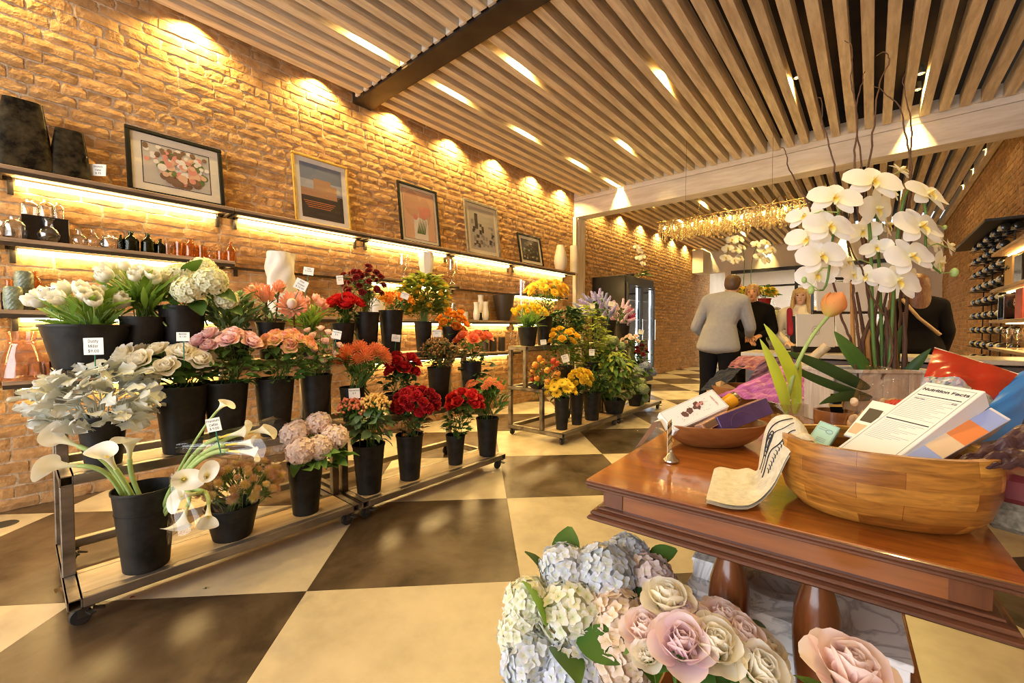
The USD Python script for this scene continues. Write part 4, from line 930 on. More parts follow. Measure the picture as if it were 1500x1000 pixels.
CK = kind('calla_kind', calla_kind)
def calla(x, y, D, face, foot, label, s=1.0, sag=.03, spin=0.0, W=.036, L=.14):
    P0 = at(x, y, D); f = np.array(face, float); f /= np.linalg.norm(f); s *= .92
    t = thing('calla_lily', label, 'flower', P0, group=None)
    R = aim(f, spin)
    m = calla_mesh(L, W); v, q, uv = m.arrays(); MB().add(v * s, q, uv, R).build('spathe', 'calla_white', t, True)
    MB().tube([R @ (np.array(k) * s) for k in ((0, 0, .01), (.002, 0, .05), (.004, 0, .085))], [.004 * s, .0055 * s, .003 * s], 8).build('spadix', 'spadix', t, True)
    e = np.asarray(foot, float) - P0; a = R @ np.array([0, 0, .012]); b = R @ np.array([0, 0, -.06])
    u = np.linspace(0, 1, 14)[:, None]; path = (1 - u) ** 3 * a + 3 * (1 - u) ** 2 * u * (b * 1.6) + 3 * (1 - u) * u ** 2 * (e * .6 + np.array([0, 0, sag])) + u ** 3 * e
    MB().tube(path, np.linspace(.0095, .009, 14) * s, 10).build('stem', 'stem_pale', t, True)
rx_ = RT; cr = CALR; dn = np.array([0, 0, -.16])
calla(120, 655, CALD - .10, -RT * .9 + np.array([0, 0, .5]) - FW * .2, cr + dn - RT * .02, 'white calla lily leaning far left above its front bucket', 1.05, .1, spin=2.0)
calla(120, 682, CALD - .16, -RT * 1.0 + np.array([0, 0, .12]) - FW * .35, cr + dn - RT * .04, 'white calla lily drooping left, lowest of the left pair', 1.0, .08, spin=1.2)
calla(172, 690, CALD - .14, np.array([0, 0, 1.0]) - FW * .45 - RT * .12, cr + dn, 'white calla lily standing upright, opening towards the camera', 1.0, .02, spin=-1.2)
calla(190, 676, CALD - .04, np.array([0, 0, 1.0]) + RT * .12 - FW * .1, cr + dn + RT * .02, 'white calla lily standing upright just behind another', 1.0, .02, spin=.8)
calla(316, 604, CALD + .02, RT * .75 + np.array([0, 0, .8]), cr + dn + RT * .03, 'closed calla lily bud rising to the upper right of the price card', .62, .05, spin=2.4)
for i, (x, y, l) in enumerate([(318, 642, 'wrapped calla lily pointing right, topmost of the wrapped bundle'), (326, 652, 'wrapped calla lily pointing right, in the middle of the bundle'), (330, 660, 'wrapped calla lily pointing right, lowest of the bundle'), (350, 636, 'wrapped calla lily pointing right, at the back of the bundle')]):
    calla(x, y, CALD + [.03, 0, -.02, .06][i], RT * 1.0 + np.array([0, 0, [.26, .10, -.06, .17][i]]), cr + dn + RT * .05 + np.array([0, .0, .01 * i]), l, 1.1, .09, spin=i, W=.020, L=.17)
for i, (x, y, l, fdir) in enumerate([(290, 722, 'white calla lily hanging in clear wrap right of the bucket, uppermost', (-.2, .1)), (268, 702, 'white calla lily bending over the bucket rim, next to the wrap', (.5, .2)), (300, 702, 'small white calla lily at the upper right of the hanging wrap', (.6, .5)), (276, 738, 'white calla lily hanging straight down in the clear wrap', (0, -1)), (306, 735, 'white calla lily hanging down at the right inside the clear wrap', (.35, -.8))]):
    calla(x, y, CALD - .12, RT * fdir[0] + np.array([0, 0, fdir[1]]) - FW * .6, cr + dn + RT * .06, l, [.8, .9, .7, .85, .8][i], .12, spin=i * 1.3)
pane('cellophane', (.97, .96, .94), .035, .45)
def cone_wrap(name, label, a, b, ra, rb, seed):
    a, b = np.asarray(a), np.asarray(b); ax = (b - a) / np.linalg.norm(b - a); t = thing(name, label, 'wrap', a); r = np.random.RandomState(seed); ph = r.rand(6) * 6
    R = aim(ax); L = np.linalg.norm(b - a)
    def fn(u, w):
        g = w * 6.2832; rr = (ra + (rb - ra) * u) * (1 + .14 * np.sin(3 * g + ph[0]) * u + .08 * np.sin(7 * g + ph[1] + 3 * u)); return np.stack([np.cos(g) * rr, np.sin(g) * rr, u * L + .015 * np.sin(5 * g + ph[2]) * u])
    MB().grid(fn, 8, 40, R=R).build('sheet', 'cellophane', t, True)
cone_wrap('clear_wrap', 'clear cellophane around the callas pointing right', at(262, 655, CALD - .02), at(404, 648, CALD), .02, .10, 1)
cone_wrap('clear_wrap', 'clear cellophane cone around the hanging callas', at(262, 690, CALD - .12), at(300, 765, CALD - .14), .03, .12, 2)
# ---------------------------------------------------------------- pictures and wares on the wall shelves
plain('frame_black', (.007, .0065, .006), .5, specular_ior_level=.2); grain('frame_gold', (.50, .30, .05), (.66, .44, .10), 20, .4, metal=.3); grain('frame_grey', (.16, .13, .10), (.28, .24, .19), 20, .6)
plain('mat_cream', (.80, .74, .60), .8); plain('mat_white', (.84, .82, .78), .8)
for nm, c in dict(print_dusk=(.20, .24, .34), print_dusklow=(.46, .27, .16), print_dark=(.045, .036, .034), print_orange=(.80, .26, .05), print_peach=(.72, .46, .30), print_skin=(.62, .36, .24), print_white=(.80, .76, .70), print_green=(.12, .20, .05), print_rosy=(.70, .28, .22), print_grey=(.30, .28, .25), print_lightgrey=(.52, .49, .44), print_brown=(.20, .11, .06), print_blue=(.40, .44, .52)).items(): plain(nm, c, .6)
def disc(m, y, z, ry, rz, x, k=10): return m.poly([(x, y + ry * math.cos(i * 6.2832 / k), z + rz * math.sin(i * 6.2832 / k)) for i in range(k)])
def quad(m, y0, y1, z0, z1, x): return m.poly([(x, y0, z0), (x, y1, z0), (x, y1, z1), (x, y0, z1)])
def picture(bl, br, tl, fw, mw, fm, mm, label, art, label2=None):
    a, b = onX(*bl, -3.885), onX(*br, -3.885); top = onX(*tl, -3.965); w = b[1] - a[1]; h = math.hypot(top[2] - 2.06, .08)
    ang = -math.asin(.08 / h); M = mat4(roty(ang), (-3.885, (a[1] + b[1]) / 2, 2.061))
    t = thing('framed_picture', label, 'picture', M=M)
    m = MB()
    for (y, z, dy, dz) in ((0, fw / 2, w, fw), (0, h - fw / 2, w, fw), (-w / 2 + fw / 2, h / 2, fw, h - 2 * fw), (w / 2 - fw / 2, h / 2, fw, h - 2 * fw)): m.box((0, y, z), (.022, dy, dz), bev=.004)
    m.build('frame', fm, t)
    MB().box((-.006, 0, h / 2), (.006, w - 2 * fw + .004, h - 2 * fw + .004)).build('mount', mm, t)
    iw, ih = w - 2 * fw - 2 * mw, h - 2 * fw - 2 * mw
    art(t, iw, ih, h / 2)
    MB().box((.007, 0, h / 2), (.002, w - 2 * fw + .004, h - 2 * fw + .004)).build('pane', 'clear_pane', t)
def art_bouquet(t, w, h, zc):
    quad(MB(), -w / 2 - .006, w / 2 + .006, zc - h / 2 - .006, zc + h / 2 + .006, -.0026).build('border', 'print_dark', t)
    quad(MB(), -w / 2, w / 2, zc - h / 2, zc + h / 2, -.0023).build('print', 'print_lightgrey', t)
    r = random.Random(3); g = {k: MB() for k in ('print_peach', 'print_white', 'print_green', 'print_rosy', 'print_brown')}
    for i in range(150):
        k = r.choice(list(g)); a = r.random() * 6.28; q = math.sqrt(r.random())
        if k in ('print_white', 'print_rosy', 'print_brown') and r.random() < .5: y, z, s = r.uniform(-.48, .48) * w, zc + r.uniform(.05, .46) * h, .016
        elif k == 'print_brown': y, z, s = r.uniform(-.2, .3) * w, zc - r.uniform(.25, .46) * h, .03
        else: y, z, s = (q * math.cos(a) * .36 + .08) * w, zc + (q * math.sin(a) * .34 - .04) * h, r.uniform(.014, .034)
        y = max(-w / 2 + s, min(w / 2 - s, y)); z = max(zc - h / 2 + s, min(zc + h / 2 - s, z)); disc(g[k], y, z, s, s, -.0022 + i * .00003)
    for k, m in g.items():
        if m.v: m.build('print', k, t)
def art_city(t, w, h, zc):
    quad(MB(), -w / 2, w / 2, zc - .12 * h, zc + h / 2, -.0024).build('print', 'print_dusk', t)
    quad(MB(), -w / 2, w / 2, zc + .02 * h, zc + .2 * h, -.0023).build('print', 'print_blue', t)
    quad(MB(), -w / 2, w / 2, zc - h / 2, zc - .02 * h, -.0022).build('print', 'print_dark', t)
    m = quad(MB(), -.2 * w, .36 * w, zc - .1 * h, zc + .16 * h, -.002); quad(m, -.2 * w, .22 * w, zc + .1 * h, zc + .24 * h, -.0019); quad(m, -.5 * w, -.2 * w, zc - .1 * h, zc + .04 * h, -.002); m.build('print', 'print_dusklow', t)
    m = MB(); [quad(m, -.45 * w + i * .03 * w, .3 * w - i * .04 * w, zc - (.2 + .035 * i) * h, zc - (.19 + .035 * i) * h, -.0018) for i in range(4)]; [disc(m, -.4 * w + i * .1 * w, zc - .08 * h + (i % 3) * .01, .005, .005, -.0017, 6) for i in range(9)]; m.build('print', 'print_orange', t)
def art_bride(t, w, h, zc):
    quad(MB(), -w / 2 - .004, w / 2 + .004, zc - h / 2 - .004, zc + h / 2 + .004, -.0025).build('border', 'print_dark', t)
    quad(MB(), -w / 2, w / 2, zc - h / 2, zc + h / 2, -.0023).build('print', 'print_peach', t)
    m = disc(MB(), -.22 * w, zc + .22 * h, .26 * w, .27 * h, -.0022, 14); disc(m, .18 * w, zc + .1 * h, .2 * w, .3 * h, -.0021); m.build('print', 'print_skin', t)
    quad(MB(), -.2 * w, .25 * w, zc - h * .5, zc - .05 * h, -.002).build('print', 'print_white', t)
    m = MB(); r = random.Random(2)
    for i in range(14): disc(m, r.uniform(-.16, .34) * w, zc + r.uniform(-.06, .16) * h, .03, .03, -.0018 + i * .00002)
    m.build('print', 'print_rosy', t)
    m = MB(); [m.poly([(-.0017 + i * 1e-5, (-.12 + .03 * i) * w, zc - .38 * h), (-.0017 + i * 1e-5, (-.09 + .03 * i) * w, zc - .38 * h), (-.0017 + i * 1e-5, (.0 + .03 * i) * w, zc - .02 * h)]) for i in range(9)]; m.build('print', 'print_green', t)
def art_town(t, w, h, zc):
    quad(MB(), -w / 2, w / 2, zc - h / 2, zc + h / 2, -.0023).build('print', 'print_lightgrey', t)
    r = random.Random(8); m, d = MB(), MB()
    for i in range(40):
        y = r.uniform(-.42, .42) * w; z = zc + r.uniform(-.45, .12) * h; quad(m if i % 2 else d, y - .02, y + .02, z, z + r.uniform(.02, .07), -.0021 + i * .00002)
    quad(d, -.3 * w, -.18 * w, zc, zc + .36 * h, -.0012); m.build('print', 'print_grey', t); d.build('print', 'print_dark', t)
def art_garden(t, w, h, zc):
    quad(MB(), -w / 2, w / 2, zc - h / 2, zc + h / 2, -.0023).build('print', 'print_dark', t)
    r = random.Random(9)
    for k in ('print_green', 'print_brown', 'print_lightgrey'):
        m = MB(); [disc(m, r.uniform(-.4, .4) * w, zc + r.uniform(-.4, .4) * h, .02, .014, -.002 + i * .00003) for i in range(9)]; m.build('print', k, t)
picture((187, 271), (330, 298), (187, 183), .028, .062, 'frame_black', 'mat_cream', 'wide black framed flower photograph with cream mount on the top shelf', art_bouquet)
picture((433, 318), (515, 334), (428, 221), .022, .045, 'frame_gold', 'mat_white', 'gold framed photograph of a dusk street with orange light trails', art_city)
picture((588, 348), (646, 361), (580, 263), .026, .036, 'frame_black', 'mat_cream', 'black framed photograph of a bride holding a bouquet', art_bride)
picture((685, 367), (734, 377), (683, 291), .036, .045, 'frame_grey', 'mat_cream', 'grey wood framed picture of an old town', art_town)
picture((763, 384), (797, 391), (757, 340), .028, .045, 'frame_black', 'mat_cream', 'smallest black framed picture near the end of the top shelf', art_garden)

pane('clear_glass', (.97, .96, .94), .10, .8); glass('bottle_green', (.10, .16, .06)); pane('amber_glass', (.95, .74, .46), .06, .6); pane('pink_glass', (.99, .88, .83), .06, .7); pane('blush_glass', (.96, .88, .80), .06, .6)
grain('vase_bronze', (.006, .005, .004), (.085, .066, .032), 11, .24, detail=8, bump=.4, bscale=26, rvar=.1, pos=(.42, .72), specular_ior_level=.22); plain('gloss_black', (.008, .008, .008), .12); plain('ceramic_white', (.82, .78, .72), .35); grain('ceramic_warm', (.66, .58, .48), (.76, .68, .57), 4, .5)
plain('card_paper', (.84, .80, .70), .8); plain('ink', (.02, .02, .03), .7); plain('brass', (.42, .26, .07), .3, 1.0); plain('dark_pot', (.05, .035, .025), .45)
def hollow(prof, th=.004):
    o = list(prof); i_ = [(max(r - th, .0005), z) for r, z in prof[::-1]]; i_ = [(r, max(z, prof[0][1] + th)) for r, z in i_]
    return [(0, prof[0][1])] + o + i_ + [(0, prof[0][1] + th)]
def ware(x, y, X, z, wpx, hpx, shape, m_, name, label, cat, group=None, k=20, th=.004, sx=1.0, sy_=1.0, power=None, part='body', hol=True, spin=0.0):
    """a turned vessel standing on a shelf: x,y the picture point of its foot, wpx/hpx its size there"""
    p = onX(x, y, X); D = (p - EYE) @ FW; R = wpx / 2 * D / FPX * .94; H = hpx * D / FPX
    t = thing(name, label, cat, (X, p[1], z), spin, group)
    pr = [(r * R, q * H) for r, q in shape]
    MB().lathe(hollow(pr, th) if hol else [(0, 0)] + pr, k, sx=sx, sy=sy_, power=power).build(part, m_, t, 40)
    return t, R, H
S_JAR = [(.8, 0), (1, .06), (1, .6), (.85, .74), (.5, .84), (.5, .95), (.6, 1)]
S_VASE = [(.6, 0), (.9, .12), (1, .32), (.85, .5), (.42, .66), (.40, .86), (.58, 1)]
S_BOT = [(.92, 0), (1, .05), (1, .5), (.9, .62), (.55, .74), (.32, .82), (.32, .95), (.4, .96), (.4, 1)]
S_CUP = [(.85, 0), (.92, .04), (1, 1)]
S_URN = [(.55, 0), (.5, .05), (.14, .12), (.12, .26), (.3, .34), (.8, .46), (.9, .6), (.82, .84), (.98, 1)]
S_JUG = [(.86, 0), (1, .06), (.97, .22), (.78, .5), (.58, .72), (.60, .76), (.56, .78), (.66, 1)]
S_LONG = [(.7, 0), (.95, .15), (1, .35), (.75, .62), (.68, .8), (.85, 1)]
XS = -3.88
for x, y, w, h, lb in ((36, 246, 64, 100, 'tall dark bronze tapered flat vase at the left end of the top shelf'), (103, 256, 47, 70, 'shorter dark bronze tapered flat vase next to the price card')):
    ware(x, y, XS, 2.061, w, h, [(.92, 0), (1, .04), (.98, .16), (.84, .6), (.66, 1)], 'vase_bronze', 'bronze_vase', lb, 'vase', th=.008, sx=.5, power=.6, k=28)
ware(821, 394, XS, 2.061, 21, 37, [(.5, 0), (.8, .1), (1, .3), (.95, .5), (.6, .9), (.55, 1)], 'ceramic_warm', 'ceramic_vase', 'off white bulging vase at the far end of the top shelf', 'vase')
ware(841, 396, XS, 2.061, 16, 40, [(.8, 0), (.8, 1)], 'ceramic_warm', 'ceramic_vase', 'plain pale cylinder vase beside the timber post', 'vase')
def plinth(x0, y0, x1, y1, z, label, depth=.12, X=-3.90):
    a, b = onX(x0, y1, X), onX(x1, y1, X); D = (a - EYE) @ FW; h = (y1 - y0) * D / FPX
    t = thing('display_block', label, 'display block', (X, (a[1] + b[1]) / 2, z)); MB().box((-.02, 0, h / 2), (depth, b[1] - a[1], h), bev=.002).build('block', 'gloss_black', t); return z + h
zp = plinth(32, 312, 101, 350, 1.646, 'glossy black display block carrying clear glass vases on the second shelf')
for x, w, h, lb in ((44, 23, 25, 'left clear glass jar standing on the glossy black block'), (69, 22, 28, 'middle clear glass jar standing on the glossy black block'), (86, 15, 26, 'right clear glass jar standing on the glossy black block')):
    ware(x, 315, -3.93, zp, w, h, S_JAR, 'clear_glass', 'glass_jar', lb, 'vase')
for x, y, w, h, sh, lb in ((6, 344, 26, 26, S_VASE, 'clear glass vase cut by the left picture edge on the second shelf'), (22, 345, 27, 32, S_JAR, 'cut glass jar in front of the left end of the black block'), (72, 350, 27, 34, S_VASE, 'round bellied clear glass vase in front of the black block'), (117, 356, 20, 24, S_VASE, 'small clear glass bottle right of the black block'), (137, 359, 18, 26, S_VASE, 'small narrow clear glass bottle, second right of the black block'), (152, 360, 12, 18, S_VASE, 'tiny clear glass bottle behind the squat jar'), (163, 361, 24, 20, S_JAR, 'squat clear glass jar left of the dark green bottles')):
    ware(x, y, -3.84, 1.646, w, h, sh, 'clear_glass', 'glass_vase', lb, 'vase')
for x, y, w, h, lb in ((177, 362, 9, 22, 'leftmost dark green bottle, half hidden by the squat jar'), (192, 363, 20, 28, 'largest dark green bottle on the second shelf'), (217, 367, 18, 28, 'dark green bottle, third of the row'), (235, 368, 13, 22, 'rightmost small dark green bottle next to pinkish glasses')):
    ware(x, y, -3.85, 1.646, w, h, S_BOT, 'bottle_green', 'green_bottle', lb, 'bottle', 'dark green bottles')
for i, (x, y, w, h, sh, g_, lb) in enumerate(((247, 369, 14, 16, S_CUP, 'blush_glass', 'pale blush tumbler right of the green bottles'), (263, 370, 15, 20, S_CUP, 'amber_glass', 'amber tumbler, second from the blush one'), (279, 372, 17, 26, S_JAR, 'amber_glass', 'faceted tall amber jar on the second shelf'), (296, 374, 14, 18, S_CUP, 'amber_glass', 'amber tumbler right of the faceted amber jar'), (309, 376, 12, 18, S_VASE, 'blush_glass', 'small blush bottle among the amber glasses'), (324, 378, 14, 13, S_CUP, 'amber_glass', 'low amber votive near the shelf end'), (338, 380, 15, 28, S_BOT, 'amber_glass', 'amber bottle with a slim neck at the shelf end'))):
    ware(x, y, -3.86, 1.646, w, h, sh, g_, 'amber_vessel', lb, 'glass', 'amber glassware')
zp = plinth(2, 427, 52, 452, 1.229, 'low black display block under the green ribbed vase on the third shelf')
def ribbed(x, y, X, z, w, h, lb):
    p = onX(x, y, X); D = (p - EYE) @ FW; R, H = w / 2 * D / FPX, h * D / FPX; t = thing('ribbed_vase', lb, 'vase', (X, p[1], z)); m = MB()
    def fn(u, g):
        a = g * 6.2832; rr = R * (.86 + .14 * np.sin(np.pi * np.clip(u * 1.05, 0, 1)) ** .5 + .035 * np.sin(a * 14 + 3 * np.abs(((u * 5) % 1) - .5) * 4)); rr = np.where(u > .96, rr * .85, rr); return np.stack([np.cos(a) * rr, np.sin(a) * rr, u * H])
    m.grid(fn, 24, 56); m.build('body', 'sage_glaze', t, True)
grain('sage_glaze', (.14, .18, .12), (.30, .36, .27), 30, .25)
ribbed(36, 428, -3.93, zp, 20, 33, 'tall sage green ribbed vase standing on the low black block'); ribbed(20, 452, -3.85, 1.229, 20, 34, 'short sage green ribbed vase in front of the black block')
ware(52, 428, -3.95, zp, 16, 34, S_BOT, 'amber_glass', 'amber_bottle', 'amber bottle beside the tall ribbed vase', 'bottle'); ware(14, 428, -3.95, zp, 11, 20, S_URN, 'amber_glass', 'amber_goblet', 'amber goblet behind the short ribbed vase', 'glass'); ware(62, 452, -3.9, 1.229, 14, 14, S_CUP, 'amber_glass', 'amber_tumbler', 'amber tumbler beside the white tulips', 'glass')
ware(34, 561, -3.88, .813, 52, 70, S_JUG, 'pink_glass', 'glass_jug', 'pink glass jug on the lowest shelf at the left', 'jug', k=28)
ware(71, 559, -3.90, .813, 20, 24, S_CUP, 'pink_glass', 'pink_tumbler', 'pink glass tumbler next to the pink jug', 'glass'); ware(84, 556, -3.90, .813, 18, 24, S_CUP, 'pink_glass', 'pink_tumbler', 'pink glass tumbler touching the silver leaves', 'glass')
# unlit third-row shelf bay with the wavy vase
wall_shelf(1.228, YM[1], YM[2], 'unlit wood shelf of the third row carrying the white wavy vase', led=False)
def wavy(x, y, X, z, w, h, lb):
    p = onX(x, y, X); D = (p - EYE) @ FW; R = w / 2 * D / FPX; t = thing('wavy_vase', lb, 'vase', (X, p[1], z)); H = onX(x, y, X)[2] - z
    def fn(u, g):
        a = g * 6.2832; rr = R * (.92 + .06 * np.sin(u * 9 + 3 * a) + .05 * np.sin(5 * a + 5 * u * np.sin(u * 5))); return np.stack([np.cos(a) * rr * .7, np.sin(a) * rr, u * H])
    MB().grid(fn, 40, 60).build('body', 'ceramic_white', t, True)
wavy(411, 370, -3.86, 1.229, 42, 60, 'large white vase with flowing wavy relief behind the proteas')
for x, y, lb in ((591, 407, 'clear glass footed urn left of the white faceted vase'), (662, 416, 'clear glass footed urn right of the white faceted vase')):
    ware(x, y, -3.86, 1.646, 20, 38, S_URN, 'clear_glass', 'glass_urn', lb, 'urn', 'glass urns')
zp = plinth(607, 402, 641, 414, 1.646, 'small black block under the white faceted vase'); ware(624, 403, -3.90, zp, 25, 32, [(.7, 0), (1, .5), (.9, 1)], 'ceramic_white', 'faceted_vase', 'white faceted vase standing on the small black block', 'vase', k=7)
for x, y, z, w, h, X, lb in ((698, 467, 1.229, 11, 26, -3.84, 'left white bottle vase of three'), (711, 469, 1.229, 11, 27, -3.84, 'right white bottle vase of three')): ware(x, y, X, z, w, h, S_LONG, 'ceramic_white', 'bottle_vase', lb, 'vase', 'three white bottle vases')
zp = plinth(699, 457, 709, 468, 1.229, 'small black block behind the white bottle vases', .06, -3.93); ware(704, 456, -3.93, zp, 11, 26, S_LONG, 'ceramic_white', 'bottle_vase', 'middle white bottle vase of three, standing higher at the back', 'vase', 'three white bottle vases')
ware(738, 467, -3.88, 1.229, 34, 37, [(.55, 0), (.75, .3), (1, 1)], 'dark_pot', 'metal_pot', 'dark brassy flared pot left of the yellow tulips', 'pot'); ware(664, 449, -3.92, 1.229, 15, 24, [(1, 0), (1, .5), (.6, .75), (.6, 1)], 'chrome', 'steel_canister', 'steel canister behind the orange ranunculus', 'canister'); ware(681, 452, -3.9, 1.229, 10, 12, S_CUP, 'ceramic_white', 'white_cup', 'small white cup left of the white bottle vases', 'cup')
for x, y, w, h, lb in ((711, 516, 11, 32, 'taller dark metal cylinder vase on the lowest shelf'), (722, 517, 12, 20, 'left short dark cylinder vase on the lowest shelf'), (735, 518, 11, 20, 'right short dark cylinder vase on the lowest shelf')): ware(x, y, -3.9, .813, w, h, [(1, 0), (1, 1)], 'dark_pot', 'cylinder_vase', lb, 'vase')
for i, x in enumerate((748, 757)): ware(x, 512, -3.9, .813, 8, 26, S_URN, 'clear_glass', 'wine_glass', ['clear stemmed glass left of the steel cart post', 'clear stemmed glass just behind the steel cart post'][i], 'glass')
ware(551, 442, -3.9, 1.229, 26, 28, [(1, 0), (1, 1)], 'ceramic_white', 'white_pot', 'white cylinder pot behind the burgundy blooms', 'pot')
ware(765, 418, -3.86, 1.229, 22, 60, [(.9, 0), (1, .1), (1, 1)], 'clear_glass', 'hurricane_vase', 'tall clear glass cylinder behind the golden gerberas', 'vase')

# ---------------------------------------------------------------- price cards
def price_card(x, y, D, w, h, lines, label, roll=0.0, pick=0.14, yaw=0.0, tilt=0.0, pickm='pick_green'):
    P0 = at(x, y, D); R = np.stack([RT, np.array([0, 0, 1.0]), np.cross(RT, [0, 0, 1.0])], 1) @ roty(yaw) @ rotz(roll) @ rotx(tilt)
    t = thing('price_card', label, 'price card', P0)
    MB().box((0, 0, 0), (w, h, .0012), R).build('card', 'card_paper', t)
    m = MB()
    for i, s in enumerate(lines): m.text(s, h * .17, R, R @ np.array([0, h * (.22 - .29 * i), .0008]), .0003)
    m.build('writing', 'ink', t)
    if pick: MB().tube([R @ np.array([0, -h * .3, -.002]), R @ np.array([0, -h * .5, -.004]), R @ np.array([0, -h * .5 - pick, -.004])], .0022, 6).build('pick', pickm, t)
plain('pick_green', (.01, .17, .12), .4)
price_card(137, 507, 1.80, .085, .072, ['Dusty', 'Miller', '$9.00'], 'white card for the silver leaves on the wide tulip bucket', .02, .12)
price_card(70, 430, 1.84, .085, .055, ['Double Tulip', '$ 4.99'], 'tilted white card among the white tulips', .15, .05)
price_card(268, 493, 1.98, .062, .042, ['Mondial', '$ 7.00'], 'small card standing behind the cream roses', 0, .12)
price_card(313, 622, 1.70, .058, .054, ['Premium', 'Callas', '$ 9.00'], 'small card tilted among the calla stems', .2, .1)
price_card(580, 495, 3.02, .062, .05, ['Lily', '$ 8.00'], 'card on the tall bucket of orange alstroemeria', -.1, .08)
price_card(519, 576, 2.62, .07, .062, ['Pincushion', '$ 9'], 'card on the bucket of orange pincushions', .05, .06)
price_card(441, 417, 2.45, .075, .06, ['Pink', 'Protea', '$ 10.00'], 'tilted card above the pink proteas', -.45, .12)
price_card(452, 397, 2.5, .062, .045, ['Tulip', '$ 12.00'], 'small card above the pink tulips', -.15, .14)
price_card(498, 410, 2.8, .045, .06, ['Scabiosa', '$ 7'], 'upright card left of the burgundy blooms', .1, .1)
price_card(493, 490, 2.45, .055, .05, ['Lisianthus', '$ 5'], 'card at the right of the pale pink lisianthus', -.2, .08)
price_card(593, 433, 3.1, .06, .045, ['Alstroemeria', '$ 4'], 'card tilted against the yellow green bunch', -.35, .08)
price_card(640, 488, 3.25, .07, .055, ['Ranunculus', '$ 6'], 'card between the brown berries and orange ranunculus', 0, .08)
price_card(867, 516, 4.6, .06, .07, ['Solidago', '$ 5'], 'upright card on the leafy yellow green bunch', 0, .08)
price_card(828, 525, 4.3, .07, .08, ['Mini', 'Fruit'], 'card turned aside above the yellow daisies', .3, .06)
price_card(868, 448, 5.3, .06, .06, ['Delphinium'], 'small card in front of the blue delphiniums', .1, .46)
price_card(896, 445, 5.4, .085, .06, ['Lilac', '$ 12'], 'card on the pale lilac sprays', -.2, .46)
price_card(939, 486, 5.5, .07, .06, ['Dahlia'], 'card above the burgundy blooms of the fourth cart', -.2, .08)
price_card(796, 501, 4.2, .06, .05, ['Gerbera'], 'card low beside the yellow tulip bucket', .1, .06)
c = onX(144, 251, -3.84); price_card(144, 249, (c - EYE) @ FW, .10, .075, ['Bronze', 'Vase', '$ 75'], 'white card on the top shelf beside the bronze vases', -.05, 0)
# ---------------------------------------------------------------- the polished table
petalmat('leaf_lime', (.46, .54, .08), (.52, .62, .05), (.50, .60, .08), .35, .35, .05)
plain('bark_orange', (.42, .20, .045), .6)
plain('red_print_base', (.55, .055, .022), .25)
def wood(name, a, b, rough, scale=3.0, coat=0.0, stretch=(.6, 6, 6), dist=.8, bump=.03, coord='object'):
    return grain(name, a, b, scale, rough, stretch=stretch, dist=dist, bump=bump, bscale=20, detail=6, coat_weight=coat, coat_roughness=.08, coord=coord, pos=(.3, .7))
wood('table_top', (.22, .056, .008), (.44, .145, .022), .16, coat=.8, stretch=(1.2, 7, 7)); wood('table_wood', (.14, .038, .008), (.34, .105, .018), .25, coat=.5); wood('table_edge', (.07, .022, .010), (.17, .06, .026), .26, coat=.5, scale=5); wood('leg_wood', (.07, .019, .006), (.19, .055, .013), .26, coat=.4, stretch=(6, 6, .8))
TZ = .77; TA = math.radians(3.1)
c0 = onZ(857, 702, TZ); TR = rotz(TA); TL, TD = .672, 1.62
tb = thing('display_table', 'polished antique wooden table with moulded edges and turned legs in the foreground', 'table', c0 * np.array([1, 1, 0]), TA)
def t_loc(p): return (np.asarray(p) - c0 * np.array([1, 1, 0])) @ TR
def t_wld(p): return TR @ np.asarray(p, float) + c0 * np.array([1, 1, 0])
def t_atY(x, y, ly):
    d = ray(x, y) @ TR; e = t_loc(EYE); return e + d * ((ly - e[1]) / d[1])
def framed(prof, x0, x1, y0, y1, name, m_):
    """a moulding of section prof (out, z) mitred round a rectangle"""
    m = MB(); pts = [np.array([[x0 - o, y0 - o, z], [x1 + o, y0 - o, z], [x1 + o, y1 + o, z], [x0 - o, y1 + o, z]]) for o, z in prof]
    for a, b in zip(pts[:-1], pts[1:]):
        for k in range(4): n0 = m.n; m.add([a[k], a[(k + 1) % 4], b[(k + 1) % 4], b[k]], [[0, 1, 2, 3]])
    m.add(pts[0][::-1], [[0, 1, 2, 3]]); m.add(pts[-1], [[0, 1, 2, 3]])
    return m.build(name, m_, tb)
arc = lambda r, o, z, a0, a1, n=5: [(o + r * math.cos(math.radians(a0 + (a1 - a0) * i / n)), z + r * math.sin(math.radians(a0 + (a1 - a0) * i / n))) for i in range(n + 1)]
MB().box((TL / 2, TD / 2, TZ - .002), (TL - .004, TD - .004, .004)).build('table_top', 'table_top', tb)
framed([(-.012, TZ - .022), (-.012, TZ - .018)] + arc(.0035, -.006, TZ - .0165, -90, 90) + arc(.005, -.005, TZ - .008, -90, 90) + [(0, TZ - .004), (-.004, TZ - .001)], 0, TL, 0, TD, 'top_moulding', 'table_edge')
AI = .035
framed([(0, TZ - .066), (0, TZ - .020)], AI, TL - AI, AI, TD - AI, 'apron', 'table_wood')
framed([(0, TZ - .092), (.024, TZ - .092)] + arc(.004, .022, TZ - .088, -90, 90) + [(.017, TZ - .082)] + arc(.005, .015, TZ - .077, -90, 90) + [(.008, TZ - .071)] + arc(.003, .005, TZ - .068, -90, 90), AI - .006, TL - AI + .006, AI - .006, TD - AI + .006, 'lower_moulding', 'table_edge')
for x in (AI - .001, TL - AI - .04): MB().box((x + .02, AI - .001, TZ - .043), (.045, .004, .040)).build('corner_block', 'leg_wood', tb)
LEG = [(.020, 0), (.021, .005), (.020, .012), (.030, .018), (.032, .026), (.026, .034), (.024, .04), (.030, .10), (.037, .17), (.039, .22), (.036, .26), (.028, .29), (.022, .31), (.021, .32), (.027, .327), (.027, .335), (.023, .34)]
LZ = TZ - .092
